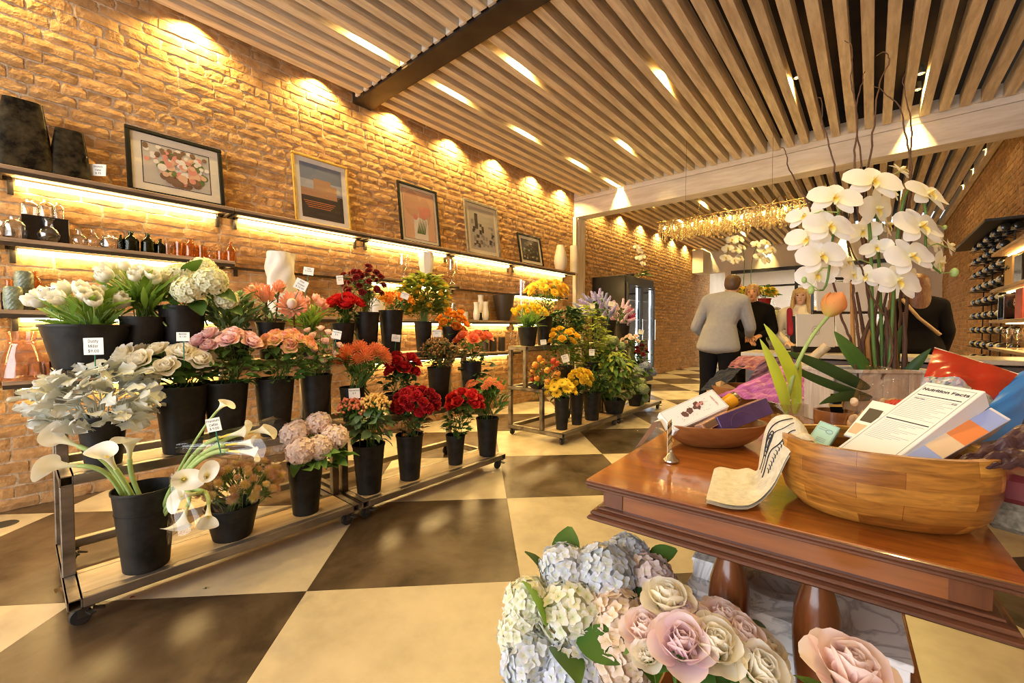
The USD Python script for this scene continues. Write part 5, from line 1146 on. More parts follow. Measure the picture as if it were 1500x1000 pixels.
LP = [t_atY(1068, 850, .085), t_atY(1197, 885, .085)]
for q in [(p[0], .085) for p in LP] + [(p[0], TD - .085) for p in LP] + [(p[0], TD * .5) for p in LP]:
    MB().lathe([(r_, LZ - .34 + z) for r_, z in LEG], 24, (q[0], q[1], 0)).build('leg', 'leg_wood', tb, True)
SZ = LZ - .34
SX0, SX1 = min(LP[0][0] - .05, .16), t_atY(1341, 925, .12)[0] + .035
framed([(0, SZ - .03), (.012, SZ - .03)] + arc(.008, .008, SZ - .02, -90, 90) + [(.004, SZ - .008), (0, SZ)], SX0, SX1, .03, TD - .03, 'lower_shelf', 'table_wood')
for x in (LP[0][0], LP[1][0]):
    for y in (.085, TD - .085): MB().lathe([(.0, 0), (.03, 0), (.036, .03), (.034, .08), (.022, .12), (.02, SZ - .03)], 20, (x, y, 0)).build('foot', 'leg_wood', tb, True)
# marbled boxes on the lower shelf
mat('marble_print', {'g': ('geometry', {}), 'n': ('noise_texture', {'scale': 7.0, 'detail': 5.0, 'distortion': 2.2}), 'r': ('rgb_ramp', {'ramp': [(0, (.84, .83, .84)), (.42, (.88, .87, .88)), (.485, (.50, .49, .51)), (.53, (.85, .84, .85)), (1, (.88, .87, .88))]}), 'p': ('principled_bsdf', {'roughness': .35})},
    [('g.position', 'n.vector'), ('n.fac', 'r.fac'), ('r.color', 'p.base_color')])
a, b = t_atY(1003, 830, .12), t_atY(1341, 925, .12); bw = b[0] - a[0]; bh = .064
plain('leaf_print', (.10, .13, .05), .5)
for i in range(3):
    nm = ['lowest', 'middle', 'top'][i]
    t = thing('gift_box', f'{nm} flat white marbled box of the stack under the table', 'box', t_wld((a[0] + bw / 2, .12 + .15, SZ + .001 + i * (bh + .001))), TA, None)
    MB().box((0, 0, (bh - .014) / 2), (bw - .008, .292, bh - .014), bev=.001).build('body', 'marble_print', t); MB().box((0, 0, bh - .0065), (bw, .30, .013), bev=.0015).build('lid', 'marble_print', t)
    q = t_atY(1108, 868, .12); m = MB(); x_ = q[0] - a[0] - bw / 2
    m.poly([(x_ + .02 * math.cos(k * .5236), -.1485, bh * .45 + .016 * math.sin(k * .5236)) for k in range(12)]); m.build('printed_leaf', 'leaf_print', t)
bz_ = SZ + 3 * (bh + .001)
t = thing('gift_box', 'small marbled box at the left end, on top of the stack under the table', 'box', t_wld((a[0] + .05, .22, bz_ + .001)), TA); MB().box((0, 0, .02), (.09, .10, .04), bev=.0015).build('body', 'marble_print', t); MB().box((0, 0, .042), (.094, .104, .008), bev=.001).build('lid', 'marble_print', t)
t = thing('glass_dish', 'round clear glass dish on the marbled boxes under the table', 'dish', t_wld((a[0] + bw * .42, .24, bz_ + .001)), TA); MB().lathe(hollow([(.05, 0), (.075, .012), (.08, .03)], .004), 28).build('body', 'clear_glass', t, 40)

# ---- bowls
mat('bowl_staves', {'st': ('attribute', {'attribute': 'st'}), 'sx': ('separate_xyz', {}), 'cb': ('combine_xyz', {}), 'br': ('brick_texture', {'color1': (.26, .082, .010), 'color2': (.70, .34, .055), 'mortar': (.22, .07, .015), 'scale': 1.0, 'mortar_size': .0004, 'brick_width': .15, 'row_height': .205, 'offset': .37}),
    'g': ('texture_coordinate', {}), 'mp': ('mapping', {'scale': (2, 2, 14)}), 'n': ('noise_texture', {'scale': 7.0, 'detail': 6.0, 'distortion': 1.2}), 'r': ('rgb_ramp', {'ramp': [(.3, (.50, .46, .42)), (.7, (1.1, 1.1, 1.1))]}), 'm': ('mix', {'mix_type': 'multiply', 'fac': 1.0}), 'p': ('principled_bsdf', {'roughness': .36, 'coat_weight': .25, 'coat_roughness': .15})},
    [('st.vector', 'sx.vector'), ('sx.y', 'cb.x'), ('sx.x', 'cb.y'), ('cb.vector', 'br.vector'), ('g.object', 'mp.vector'), ('mp.vector', 'n.vector'), ('n.fac', 'r.fac'), ('br.color', 'm.color1'), ('r.color', 'm.color2'), ('m.color', 'p.base_color')])
wood('acacia', (.17, .055, .014), (.36, .14, .035), .38, coat=.2, stretch=(2, 2, 9))
def oval_bowl(c, ang, rx, ry, h, m_, label, prof=None, power=.86, th=.009):
    t = thing('wooden_bowl', label, 'bowl', c, ang)
    prof = prof or [(.62, 0), (.78, .05), (.92, .22), (.99, .5), (1.0, .75), (.975, 1)]
    o = [(0, 0)] + [(r, z * h) for r, z in prof]
    i_ = [(r - th / rx * 1.6, max(z * h, .012)) for r, z in prof[::-1]]
    full = o + [(prof[-1][0], h), (prof[-1][0] - th / rx * 1.6, h)] + i_ + [(0, .012)]
    mb = MB(); g = np.linspace(0, 6.2832, 61)[:-1]; k = 60
    pr = np.array(full); cx, sn = np.sign(np.cos(g)) * abs(np.cos(g)) ** power, np.sign(np.sin(g)) * abs(np.sin(g)) ** power
    v = np.stack([pr[:, :1] * cx * rx, pr[:, :1] * sn * ry, np.broadcast_to(pr[:, 1:], (len(pr), k))], -1); uv = np.stack([np.broadcast_to(pr[:, 1:] / h, (len(pr), k)), np.broadcast_to(g / 6.2832, (len(pr), k))], -1)
    ii, jj = np.meshgrid(np.arange(len(pr) - 1), np.arange(k), indexing='ij'); q = np.stack([ii * k + jj, ii * k + (jj + 1) % k, (ii + 1) * k + (jj + 1) % k, (ii + 1) * k + jj], -1).reshape(-1, 4)
    mb.add(v.reshape(-1, 3), q, uv.reshape(-1, 2)); mb.build('bowl', m_, t, True)
    return t
BA = YAW - .03
BC = onZ(1284, 748, TZ + .0005)
oval_bowl(BC, TA + .22, .160, .124, .136, 'bowl_staves', 'large oval laminated wooden bowl full of sweets at the right of the table')
SC = onZ(1043, 650, TZ + .0005)
oval_bowl(SC, YAW + .05, .158, .098, .068, 'acacia', 'shallow oval wooden bowl with boxed chocolates at the left of the table', [(.45, 0), (.6, .06), (.82, .35), (.95, .7), (1, 1)], .95, .007)

# ---- packets
plain('carton_white', (.84, .83, .82), .45); plain('carton_grey', (.30, .29, .30), .5); plain('choc_print', (.12, .05, .045), .6); plain('rose_print', (.62, .28, .26), .6); plain('print_line', (.34, .36, .40), .6)
grain('purple_foil', (.085, .050, .16), (.15, .095, .26), 7, .25, metal=.3); grain('copper_foil', (.60, .33, .20), (.78, .52, .38), 4, .28, metal=.5); plain('mint_print', (.36, .66, .64), .5); plain('kraft', (.46, .28, .11), .7); plain('navy_cloth', (.022, .024, .034), .8)
plain('blue_film', (.04, .22, .66), .28); plain('blue_dark', (.02, .10, .32), .4); plain('periwinkle', (.34, .42, .78), .4); plain('orange_print', (.80, .26, .08), .4); plain('clear_tray', (.74, .72, .76), .15); plain('red_film', (.55, .055, .022), .25); plain('cream_print', (.78, .58, .38), .5); plain('print_purple', (.22, .14, .26), .5); plain('gold_print', (.72, .44, .08), .4)
class Slab:
    """a carton set by three corners of its front face: lower left, upper left, upper right"""
    def __init__(s, bl, tl, tr, depth, name, label, cat, m_, bev=.0012):
        bl, tl, tr = map(np.asarray, (bl, tl, tr)); y = tl - bl; s.h = np.linalg.norm(y); y /= s.h; x = tr - tl; x -= y * (x @ y); s.w = np.linalg.norm(x); x /= s.w; z = np.cross(x, y)
        s.M = np.eye(4); s.M[:3, 0], s.M[:3, 1], s.M[:3, 2], s.M[:3, 3] = x, y, z, bl
        s.t = thing(name, label, cat, M=s.M); s.d = depth
        MB().box((s.w / 2, s.h / 2, -depth / 2), (s.w, s.h, depth), bev=bev).build('carton', m_, s.t)
    def patch(s, x0, x1, y0, y1, m_, name='print', z=.0004, t=.0004): MB().box(((x0 + x1) / 2 * s.w, (y0 + y1) / 2 * s.h, z), ((x1 - x0) * s.w, (y1 - y0) * s.h, t)).build(name, m_, s.t)
    def lines(s, rects, m_, name='print', z=.0005):
        m = MB(); [m.box(((a + b) / 2 * s.w, (c + d) / 2 * s.h, z), ((b - a) * s.w, (d - c) * s.h, .0003)) for a, b, c, d in rects]; m.build(name, m_, s.t)
    def text(s, rows, m_, name='lettering', rot=0.0, z=.0005, bold=False):
        m = MB()
        for txt, h, x, y in rows: m.text(txt, h * s.w, rotz(rot), (x * s.w, y * s.h, z), .0003, bold=bold)
        m.build(name, m_, s.t)
def border(x0, x1, y0, y1, wx, wy): return [(x0, x1, y0, y0 + wy), (x0, x1, y1 - wy, y1), (x0, x0 + wx, y0, y1), (x1 - wx, x1, y0, y1)]
# tall white carton in the big bowl, nutrition panel to the camera
s = Slab(at(1203, 672, .83), at(1357, 559, .88), at(1412, 597, .78), .035, 'food_carton', 'long white carton printed with nutrition facts leaning out of the large bowl', 'box', 'carton_white')
s.lines(border(.07, .93, .02, .965, .008, .003), 'print_line')
s.text([('Nutrition Facts', .085, .5, .905)], 'ink', bold=True); s.lines([(.12, .88, .845, .852), (.12, .88, .545, .553)], 'ink', 'rule')
s.lines([(.12, .88 - .1 * (i % 3), .82 - .019 * i, .8215 - .019 * i) for i in range(13)] + [(.14, .86 - .12 * (i % 4), .52 - .017 * i, .5215 - .017 * i) for i in range(12)], 'print_line', 'small_print')
s.text([('60', .05, .83, .80), ('Calories', .035, .24, .80)], 'ink')
s = Slab(at(1174, 655, .85), at(1202, 615, .89), at(1228, 631, .86), .02, 'tea_carton', 'small mint green printed box at the left of the large bowl', 'box', 'mint_print')
s.lines(border(.05, .95, .03, .97, .012, .01), 'print_line'); m = MB(); m.tube([(s.w * (.68 + .16 * math.cos(a)), s.h * .74 + s.w * .16 * math.sin(a), .0006) for a in np.linspace(0, 6.283, 20)], .0006, 4); m.build('round_mark', 'print_line', s.t)
s.lines([(.15, .5, .8, .815), (.15, .5, .74, .75), (.3, .75, .42, .43), (.3, .75, .37, .38), (.3, .75, .47, .48)], 'print_line', 'small_print'); s.patch(.04, .34, .10, .28, 'carton_white', 'label')
s = Slab(at(1236, 636, .86), at(1278, 586, .92), at(1318, 596, .88), .004, 'brochure', 'white leaflet with a dark photograph behind the white carton', 'leaflet', 'carton_white', .0003)
s.patch(.12, .62, .42, .78, 'print_dark', 'photograph'); s.patch(.05, .7, .08, .34, 'print_peach', 'photograph'); s.lines([(.68, .95, .72, .74), (.68, .9, .66, .675)], 'ink', 'small_print')
s = Slab(at(1296, 684, .74), at(1452, 596, .80), at(1463, 625, .77), .05, 'biscuit_box', 'long blue and orange biscuit box lying across the right side of the large bowl', 'box', 'clear_tray')
s.patch(.02, .98, .03, .35, 'periwinkle'); s.patch(.02, .98, .35, .55, 'cream_print'); s.patch(.02, .98, .55, .78, 'orange_print'); s.patch(.02, .98, .78, .97, 'periwinkle'); s.text([('*', .3, .5, .2)], 'cream_print')
def film_bag(name, label, cat, quad4, puff, m_, nu=14, nv=12, seed=1, part='film', wr=.006):
    """a soft pouch between four corners: ll, ul, ur, lr"""
    a, b, c, d = map(np.asarray, quad4); t = thing(name, label, cat, a); n = np.cross(d - a, b - a); n /= np.linalg.norm(n); r = np.random.RandomState(seed); ph = r.rand(8) * 6
    def fn(sgn):
        def g(u, w):
            p = (a * (1 - w)[..., None] + d * w[..., None]) * (1 - u)[..., None] + (b * (1 - w)[..., None] + c * w[..., None]) * u[..., None]
            h = puff * (np.sin(np.pi * u) * np.sin(np.pi * w)) ** .6 + wr * np.sin(np.pi * u) ** .5 * np.sin(np.pi * w) ** .5 * (np.sin(9 * u + ph[0] + 4 * w) + np.sin(13 * w + ph[1] + 5 * u) * .7 + .6 * np.sin(21 * u - 12 * w + ph[2]))
            return np.moveaxis(p + n * (sgn * h)[..., None] - a, -1, 0)
        return g
    m = MB().grid(fn(1), nu, nv); m.grid(fn(-1), nu, nv); m.build(part, m_, t, True)
    return t, (a, b, c, d, n)
mat('red_print', {'st': ('attribute', {'attribute': 'st'}), 'sx': ('separate_xyz', {}), 'r': ('rgb_ramp', {'interpolate': False, 'ramp': [(0, (.80, .62, .42)), (.26, (.78, .55, .36)), (.30, (.50, .36, .30)), (.40, (.40, .030, .012)), (.97, (.42, .034, .014)), (.98, (.82, .70, .60))]}),
    'v': ('voronoi_texture', {'scale': 26.0}), 'hs': ('hsv', {'saturation': .35, 'value': .55, 'fac': 1.0, 'hue': .5}), 'lt': ('math', {'math_type': 'less_than', 'value2': .44}), 'gt': ('math', {'math_type': 'greater_than', 'value2': .28}), 'mu': ('math', {'math_type': 'multiply'}), 'm': ('mix', {}), 'p': ('principled_bsdf', {'roughness': .22})},
    [('st.vector', 'sx.vector'), ('sx.x', 'r.fac'), ('st.vector', 'v.vector'), ('sx.x', 'lt.value1'), ('sx.x', 'gt.value1'), ('lt.value', 'mu.value1'), ('gt.value', 'mu.value2'), ('mu.value', 'm.fac'), ('r.color', 'm.color1'), ('v.color', 'hs.color'), ('hs.color', 'm.color2'), ('m.color', 'p.base_color')])
t, q_ = film_bag('blue_bag', 'glossy bright blue bag behind the biscuit box, running out at the right edge', 'bag', (at(1330, 662, .83), at(1425, 578, .93), at(1530, 528, .95), at(1490, 640, .86)), .014, 'blue_film', seed=9, wr=.003)
a_, b_, c_, dd_, n_ = q_; m = MB(); X_ = (b_ - a_) / np.linalg.norm(b_ - a_); Y_ = np.cross(n_, X_); m.text('fini', .030, np.stack([X_, Y_, n_], 1), a_ + (b_ - a_) * .55 + (dd_ - a_) * .16 + n_ * .016 - a_, .0004, bold=True); m.build('lettering', 'carton_white', t)
t, _ = film_bag('biscuit_pouch', 'red biscuit pouch standing tall at the back of the large bowl', 'pouch', (at(1340, 590, .92), at(1369, 508, 1.0), at(1492, 547, .93), at(1425, 622, .86)), .022, 'red_print', seed=2)
pane('clear_film', (.92, .84, .76), .10, .5)
t, _ = film_bag('cookie_bag', 'clear bag of pale cookies in the middle of the large bowl', 'bag', (at(1228, 640, .93), at(1268, 533, 1.02), at(1352, 545, .98), at(1335, 620, .90)), .03, 'clear_film', seed=5)
grain('cookie', (.50, .34, .18), (.70, .52, .32), 14, .8, bump=.4)
m = MB(); r = random.Random(3)
for i in range(46): m.ball(at(1246 + r.uniform(0, 84), 588 + r.uniform(0, 42), .955 + r.uniform(-.012, .012)) - at(1228, 640, .93), (.011, .009, .004), 1, R=aim((r.uniform(-1, 1), -1, r.uniform(-.5, 1))))
m.build('cookies', 'cookie', t, True, kind='stuff')
t, _ = film_bag('candy_sachet', 'small red and cream sachet showing inside the clear bag', 'sachet', (at(1290, 612, .90), at(1296, 586, .93), at(1330, 584, .92), at(1335, 606, .89)), .008, 'red_film', seed=7)
grain('brown_tissue', (.060, .026, .028), (.10, .048, .046), 6, .4); grain('purple_tissue', (.36, .07, .34), (.52, .13, .48), 6, .5); grain('plum_tissue', (.12, .05, .085), (.20, .09, .14), 6, .55); grain('rose_tissue', (.34, .10, .11), (.44, .16, .17), 6, .55)
def tissue(name, label, pts, m_, seed, amp=.02, n=26, thick=0):
    """crumpled sheet over a 3x3 net of points"""
    P_ = np.array(pts).reshape(3, 3, 3); t = thing(name, label, 'tissue paper', P_[0, 0]); r = np.random.RandomState(seed); ph = r.rand(12) * 6.28; fr = r.uniform(6, 24, 12); an = r.rand(12) * 6.28
    def fn(u, w):
        B = lambda s: np.stack([(1 - s) ** 2, 2 * s * (1 - s), s ** 2])
        p = np.einsum('iab,jab,ijk->abk', B(u), B(w), P_)
        h = sum(np.abs(np.sin(fr[k] * (u * np.cos(an[k]) + w * np.sin(an[k])) + ph[k])) * (6 / fr[k]) for k in range(12)) / 6
        n_ = np.cross(P_[2, 0] - P_[0, 0], P_[0, 2] - P_[0, 0]); n_ = n_ / np.linalg.norm(n_)
        return np.moveaxis(p + n_ * (amp * (h - .6))[..., None] - P_[0, 0], -1, 0)
    MB().grid(fn, n, n).build('sheet', m_, t, False)
tissue('tissue_paper', 'crumpled brown tissue paper over the right end of the large bowl', [at(1378, 682, .70), at(1440, 662, .72), at(1505, 612, .74), at(1440, 690, .66), at(1470, 655, .70), at(1540, 640, .70), at(1478, 684, .66), at(1510, 686, .64), at(1580, 690, .64)], 'brown_tissue', 3, .055, 30)
t = thing('fabric_gift', 'dark red and tweed wrapped package at the right picture edge', 'package', at(1525, 745, .70) * np.array([1, 1, 0]) + np.array([0, 0, TZ + .001]), YAW + .5); grain('dark_red_cloth', (.12, .012, .014), (.18, .02, .02), 10, .6); grain('tweed', (.10, .085, .055), (.24, .20, .14), 90, .9)
MB().box((.06, 0, .075), (.18, .12, .05), bev=.01).build('upper_wrap', 'dark_red_cloth', t); MB().box((.06, 0, .025), (.178, .118, .05), bev=.01).build('lower_wrap', 'tweed', t)
# small bowl goods
s = Slab((-.421, 1.207, .824), (-.473, 1.223, .869), (-.370, 1.385, .932), .024, 'chocolate_box', 'white box printed with broken chocolate in the left bowl', 'box', 'carton_white')
s.lines(border(.02, .98, .04, .96, .003, .008), 'print_line')
m = MB(); r = random.Random(6)
for i in range(9):
    x_, y_ = .30 + .34 * (i / 8) + r.uniform(-.03, .03), .42 + .18 * (i / 8) + r.uniform(-.14, .14); k = 5; q = r.uniform(.03, .075) * s.w
    m.poly([(x_ * s.w + q * math.cos(j * 1.2566 + i) * r.uniform(.6, 1.1), y_ * s.h + q * math.sin(j * 1.2566 + i) * r.uniform(.6, 1.1), .0007 + i * .00002) for j in range(k)])
for i in range(22): q = .008 * s.w; x_, y_ = r.uniform(.2, .8) * s.w, r.uniform(.2, .85) * s.h; m.poly([(x_ + q, y_, .0007), (x_, y_ + q, .0007), (x_ - q, y_, .0007)])
m.build('printed_chocolate', 'choc_print', s.t)
m = MB()
for i in range(6): x_, y_ = (.58 + .022 * i) * s.w, (.60 + .03 * (i % 3)) * s.h; q = .02 * s.w; m.poly([(x_ + q * math.cos(j * .9), y_ + q * math.sin(j * .9), .0010) for j in range(7)])
m.build('printed_petals', 'rose_print', s.t); s.text([('MILK', .028, .86, .62), ('CHOC', .028, .86, .48), ('70%', .022, .86, .34)], 'rose_print', rot=-1.5708)
s = Slab((-.348, 1.243, .828), (-.358, 1.241, .849), (-.315, 1.339, .876), .03, 'copper_box', 'slim copper and cream box in the left bowl', 'box', 'copper_foil'); s.patch(.06, .94, .15, .85, 'print_brown')
s = Slab((-.312, 1.290, .822), (-.332, 1.290, .866), (-.237, 1.462, .908), .045, 'purple_box', 'dark purple and copper chocolate box in the left bowl', 'box', 'purple_foil'); MB().box((s.w / 2, s.h + .0006, -s.d / 2), (s.w * .96, .0012, s.d * .94)).build('copper_top', 'copper_foil', s.t)
m = MB(); m.tube([(s.w * (.38 + .2 * math.cos(a)), s.h * (.2 + .6 * abs(math.sin(a))), .0005) for a in np.linspace(0, 3.14, 12)], .0006, 4); m.build('printed_swirl', 'plum_tissue', s.t)
t = thing('honey_jar', 'small tilted jar of golden honey behind the chocolate box', 'jar', M=mat4(aim(RT * .8 + np.array([0, 0, .5]) + FW * .2), at(1066, 590, 1.33))); plain('honey', (.74, .36, .02), .25); MB().lathe([(0, -.02), (.02, -.02), (.022, -.015), (.022, .022), (.018, .026), (0, .026)], 18).build('jar', 'honey', t, 40); MB().lathe([(0, .026), (.019, .026), (.019, .026), (.019, .036), (.019, .036), (0, .036)], 18).build('lid', 'chrome', t, True)
t = thing('paper_sheet', 'folded white paper sheet hanging over the left end of the left bowl', 'paper', at(952, 622, 1.22))
e = [(at(931, 655, 1.20), at(940, 651, 1.24)), (at(946, 634, 1.20), at(958, 630, 1.24)), (at(957, 618, 1.21), at(968, 612, 1.26)), (at(968, 616, 1.22), at(978, 608, 1.27)), (at(975, 630, 1.21), at(988, 622, 1.25))]
m = MB(); v = np.array(e).reshape(-1, 3) - at(952, 622, 1.22); m.add(v, [[2 * i, 2 * i + 1, 2 * i + 3, 2 * i + 2] for i in range(4)]); v2 = v + np.array([0, 0, -.0015]) ; m.add(v2, [[2 * i + 2, 2 * i + 3, 2 * i + 1, 2 * i] for i in range(4)]); m.build('sheet', 'carton_white', t, True)
# bell card holder
p = onZ(983, 676, TZ + .0005); t = thing('card_holder', 'little silver bell holding a narrow white price card', 'card holder', p, YAW)
MB().lathe([(0, 0), (.019, 0), (.021, .003), (.019, .008), (.012, .014), (.010, .02), (.005, .024), (.005, .03), (.002, .034), (0, .034)], 20).build('bell', 'chrome', t, True)
R = rotz(1.05) @ rotx(math.pi / 2); c = MB().box((-.005, 0, .068), (.062, .0008, .078), rotz(1.05)).build('card', 'card_paper', t)
m = MB(); [m.text(q, .011, R, np.array([-.005, 0, .090 - .021 * i]) + rotz(1.05) @ np.array([0, -.0009, 0]), .0003) for i, q in enumerate(('Milk Choc', 'Lavender', '$ 12.50'))]; m.build('writing', 'ink', c)
# tea towel
grain('linen', (.60, .54, .40), (.74, .68, .54), 60, .95, bump=.3, bscale=200)
t = thing('tea_towel', 'cream linen tea towel draped from the large bowl onto the table', 'towel', at(1100, 720, .86))
back = [(1046, 692, .985), (1062, 690, .98), (1080, 693, .975), (1096, 691, .97), (1108, 695, .955), (1112, 680, .945), (1116, 655, .93), (1122, 632, .915), (1134, 617, .90), (1150, 613, .89), (1166, 618, .88), (1180, 636, .875)]
frnt = [(1034, 738, .83), (1052, 744, .815), (1070, 749, .803), (1090, 748, .80), (1108, 741, .805), (1122, 729, .81), (1134, 714, .812), (1144, 694, .812), (1154, 674, .812), (1166, 660, .812), (1184, 652, .812), (1198, 660, .815)]
from scipy.interpolate import CubicSpline
sb, sf = (CubicSpline(np.linspace(0, 1, len(q)), np.array([at(*k) for k in q])) for q in (back, frnt))
def towel(lift):
    def fn(u, w):
        a, b = sb(u[:, 0]), sf(u[:, 0]); p = a[:, None] * (1 - w)[..., None] + b[:, None] * w[..., None]
        p[..., 2] += .006 * np.sin(w * 9 + u * 7) * np.sin(np.pi * w) * np.clip(u * 2.5 - .2, .15, 1) + .004 * np.sin(u * 23) * (w - .5) * 0 + lift
        p[..., 2] = np.maximum(p[..., 2], TZ + .003 + lift); return np.moveaxis(p - at(1100, 720, .86), -1, 0)
    return fn
MB().grid(towel(.009), 44, 14).build('upper_layer', 'linen', t, True); MB().grid(towel(.0015), 44, 14).build('lower_layer', 'linen', t, True)
m = MB()
def on_towel(u, w): a, b = sb(u), sf(u); p = a * (1 - w) + b * w; p[2] += .006 * math.sin(w * 9 + u * 7) * math.sin(math.pi * w) * min(1, max(.15, u * 2.5 - .2)) + .009 + .001; return p + (EYE - p) / np.linalg.norm(EYE - p) * .002 - at(1100, 720, .86)
for k in range(3): m.tube([on_towel(.44 + .42 * s_, .20 + .17 * k + .05 * math.sin(s_ * 9 + k)) for s_ in np.linspace(0, 1, 26)], .0011 if k != 1 else .0008, 4)
for k in range(3): m.tube([on_towel(.58 + .022 * k + .05 * math.cos(a), .30 + .09 * math.sin(a)) for a in np.linspace(0, 6.0, 16)], .0011, 4)
for k in range(9): m.tube([on_towel(.52 + .026 * k, .60), on_towel(.532 + .026 * k, .65), on_towel(.52 + .026 * k, .68)], .0009, 4)
m.build('printed_script', 'ink', t)
# glass vase with forced tulip
p = at(1150, 640, 1.36); p[2] = TZ + .0005; t = thing('glass_vase', 'square clear glass vase holding a peach tulip bulb', 'vase', p, YAW + .1); MB().lathe(hollow([(.062, 0), (.062, .11)], .004), 4, R=rotz(math.pi / 4)).build('body', 'clear_glass', t)
m = MB(); r = random.Random(2); [m.ball((r.uniform(-.034, .034), r.uniform(-.034, .034), .012 + r.random() * .05), r.uniform(.005, .009), 1) for i in range(90)]; grain('gravel', (.30, .15, .05), (.62, .42, .16), 40, .4); m.build('gravel', 'gravel', t, True, kind='stuff')
t = thing('peach_tulip', 'tall peach orange tulip with broad yellow green leaves in the glass vase', 'flower', p + np.array([0, 0, .04]))
hd = at(1213, 448, 1.36) - p - np.array([0, 0, .04]); base = at(1152, 600, 1.36) - p - np.array([0, 0, .04])
m = MB(); whorl(m, 3, 4, .004, .108, .074, .42, 2.28, .62, ns=8, nt=6, jit=.04, ph=.4, e=1.05, g=.75); whorl(m, 3, 8, .003, .104, .072, .5, 2.3, .62, ns=8, nt=6, jit=.04, ph=1.45, e=1.05, g=.75)
v, q, uv = m.arrays(); MB().add(v * .92, q, uv, aim(RT * .42 + np.array([0, 0, .9])), hd - np.array([0, 0, .035])).build('bloom', 'peach_tulip', t, True)
e = hd - np.array([0, 0, .035]); u = np.linspace(0, 1, 12)[:, None]; MB().tube((1 - u) ** 2 * (base * [1, 1, .2]) + 2 * u * (1 - u) * (base + np.array([.0, 0, .16])) + u ** 2 * e, np.linspace(.0068, .005, 12), 10).build('stem', 'stem_pale', t, True)
def blade(tp, pts, W, m_, name='leaf', nv=6, fold=.25, n=16):
    P_ = np.array(pts); cs = CubicSpline(np.linspace(0, 1, len(P_)), P_)
    def fn(u, w):
        c = cs(u[:, 0]); tg = cs(u[:, 0], 1); tg /= np.linalg.norm(tg, axis=1, keepdims=True); vdir = c + np.asarray(tp) - EYE; sd = np.cross(tg, vdir); sd /= np.linalg.norm(sd, axis=1, keepdims=True); nn = np.cross(sd, tg)
        ww = .56 * W * np.sin(np.pi * np.clip(u ** .8 * .93 + .07, 0, .995)) ** .75; y = (w - .5) * 2
        return np.moveaxis(c[:, None] + sd[:, None] * (y * ww)[..., None] + nn[:, None] * (fold * ww * y ** 2)[..., None], -1, 0)
    return MB().grid(fn, n, nv)
L_ = lambda *q: [at(x, y, d) - p - np.array([0, 0, .04]) for x, y, d in q]
for q, W in ((L_((1152, 606, 1.36), (1146, 572, 1.33), (1131, 532, 1.31), (1113, 496, 1.31)), .030), (L_((1164, 606, 1.37), (1163, 560, 1.36), (1143, 512, 1.34), (1119, 474, 1.34)), .032), (L_((1163, 604, 1.36), (1168, 560, 1.38), (1172, 520, 1.40)), .022)):
    blade(p + np.array([0, 0, .04]), q, W, 'leaf_yellow').build('leaf', 'leaf_lime', t, True)
# ---------------------------------------------------------------- orchid planter on the table
grain('whitewash', (.46, .43, .38), (.66, .63, .57), 6, .75, stretch=(8, 8, 1)); grain('moss', (.05, .06, .02), (.12, .13, .05), 40, .9, bump=.5); plain('bark_brown', (.10, .045, .02), .8)
OD = 1.47; oc = at(1268, 560, OD + .10); oc[2] = TZ + .0005; OB = YAW - .06
t = thing('orchid_planter', 'whitewashed wooden planter box behind the bowls', 'planter', oc, OB)
for i in range(4):
    for sgn in (-1, 1): MB().box((-.1275 + .085 * i, sgn * .075, .095), (.083, .014, .19), bev=.002).build('plank', 'whitewash', t)
for sgn in (-1, 1): MB().box((sgn * .163, 0, .095), (.014, .164, .19), bev=.002).build('plank', 'whitewash', t)
MB().box((0, .082, .196), (.36, .03, .012), bev=.002).box((0, -.082, .196), (.36, .03, .012), bev=.002).box((.168, 0, .196), (.03, .14, .012), bev=.002).box((-.168, 0, .196), (.03, .14, .012), bev=.002).build('rim', 'whitewash', t)
MB().box((0, 0, .16), (.31, .134, .04)).build('moss', 'moss', t)
def orchid_bloom(m, lip, c, d, size=.075, seed=0, spin=0.0):
    r = random.Random(seed); R = aim(d, 0)
    # keep the flower upright: roll so that local +x points up
    up = np.array([0, 0, 1.0]); z = R[:, 2]; x = up - z * (up @ z); x /= np.linalg.norm(x); R = np.stack([x, np.cross(z, x), z], 1) @ rotz(spin)
    for a, L, W, e, g, zz in ((0, 1.0, .66, 1.15, .62, 0), (2.25, .98, .62, 1.15, .62, -.002), (-2.25, .98, .62, 1.15, .62, -.002), (1.42, 1.08, 1.18, 1.05, .42, .004), (-1.42, 1.08, 1.18, 1.05, .42, .004)):
        v, f, uv = petal(size * L, size * W, .10 + r.uniform(-.05, .1), -.22 + r.uniform(-.2, .1), .10, 7, 6, e=e, g=g, r0=size * .04); m.add(v, f, uv, R @ rotz(a), np.asarray(c) + R @ np.array([0, 0, zz]))
    for a, L, W, a0, a1 in ((math.pi, .55, .26, .8, -.5), (math.pi - .9, .34, .24, 1.1, 1.9), (math.pi + .9, .34, .24, 1.1, 1.9)):
        v, f, uv = petal(size * L, size * W, a0, a1, .5, 5, 4, e=1.0, g=.7); lip.add(v, f, uv, R @ rotz(a), np.asarray(c) + R @ np.array([0, 0, .004]))
    lip.ball(np.asarray(c) + R @ np.array([.004, 0, .008]), (.006, .005, .008), 1, uv=(.9, .5), R=R)
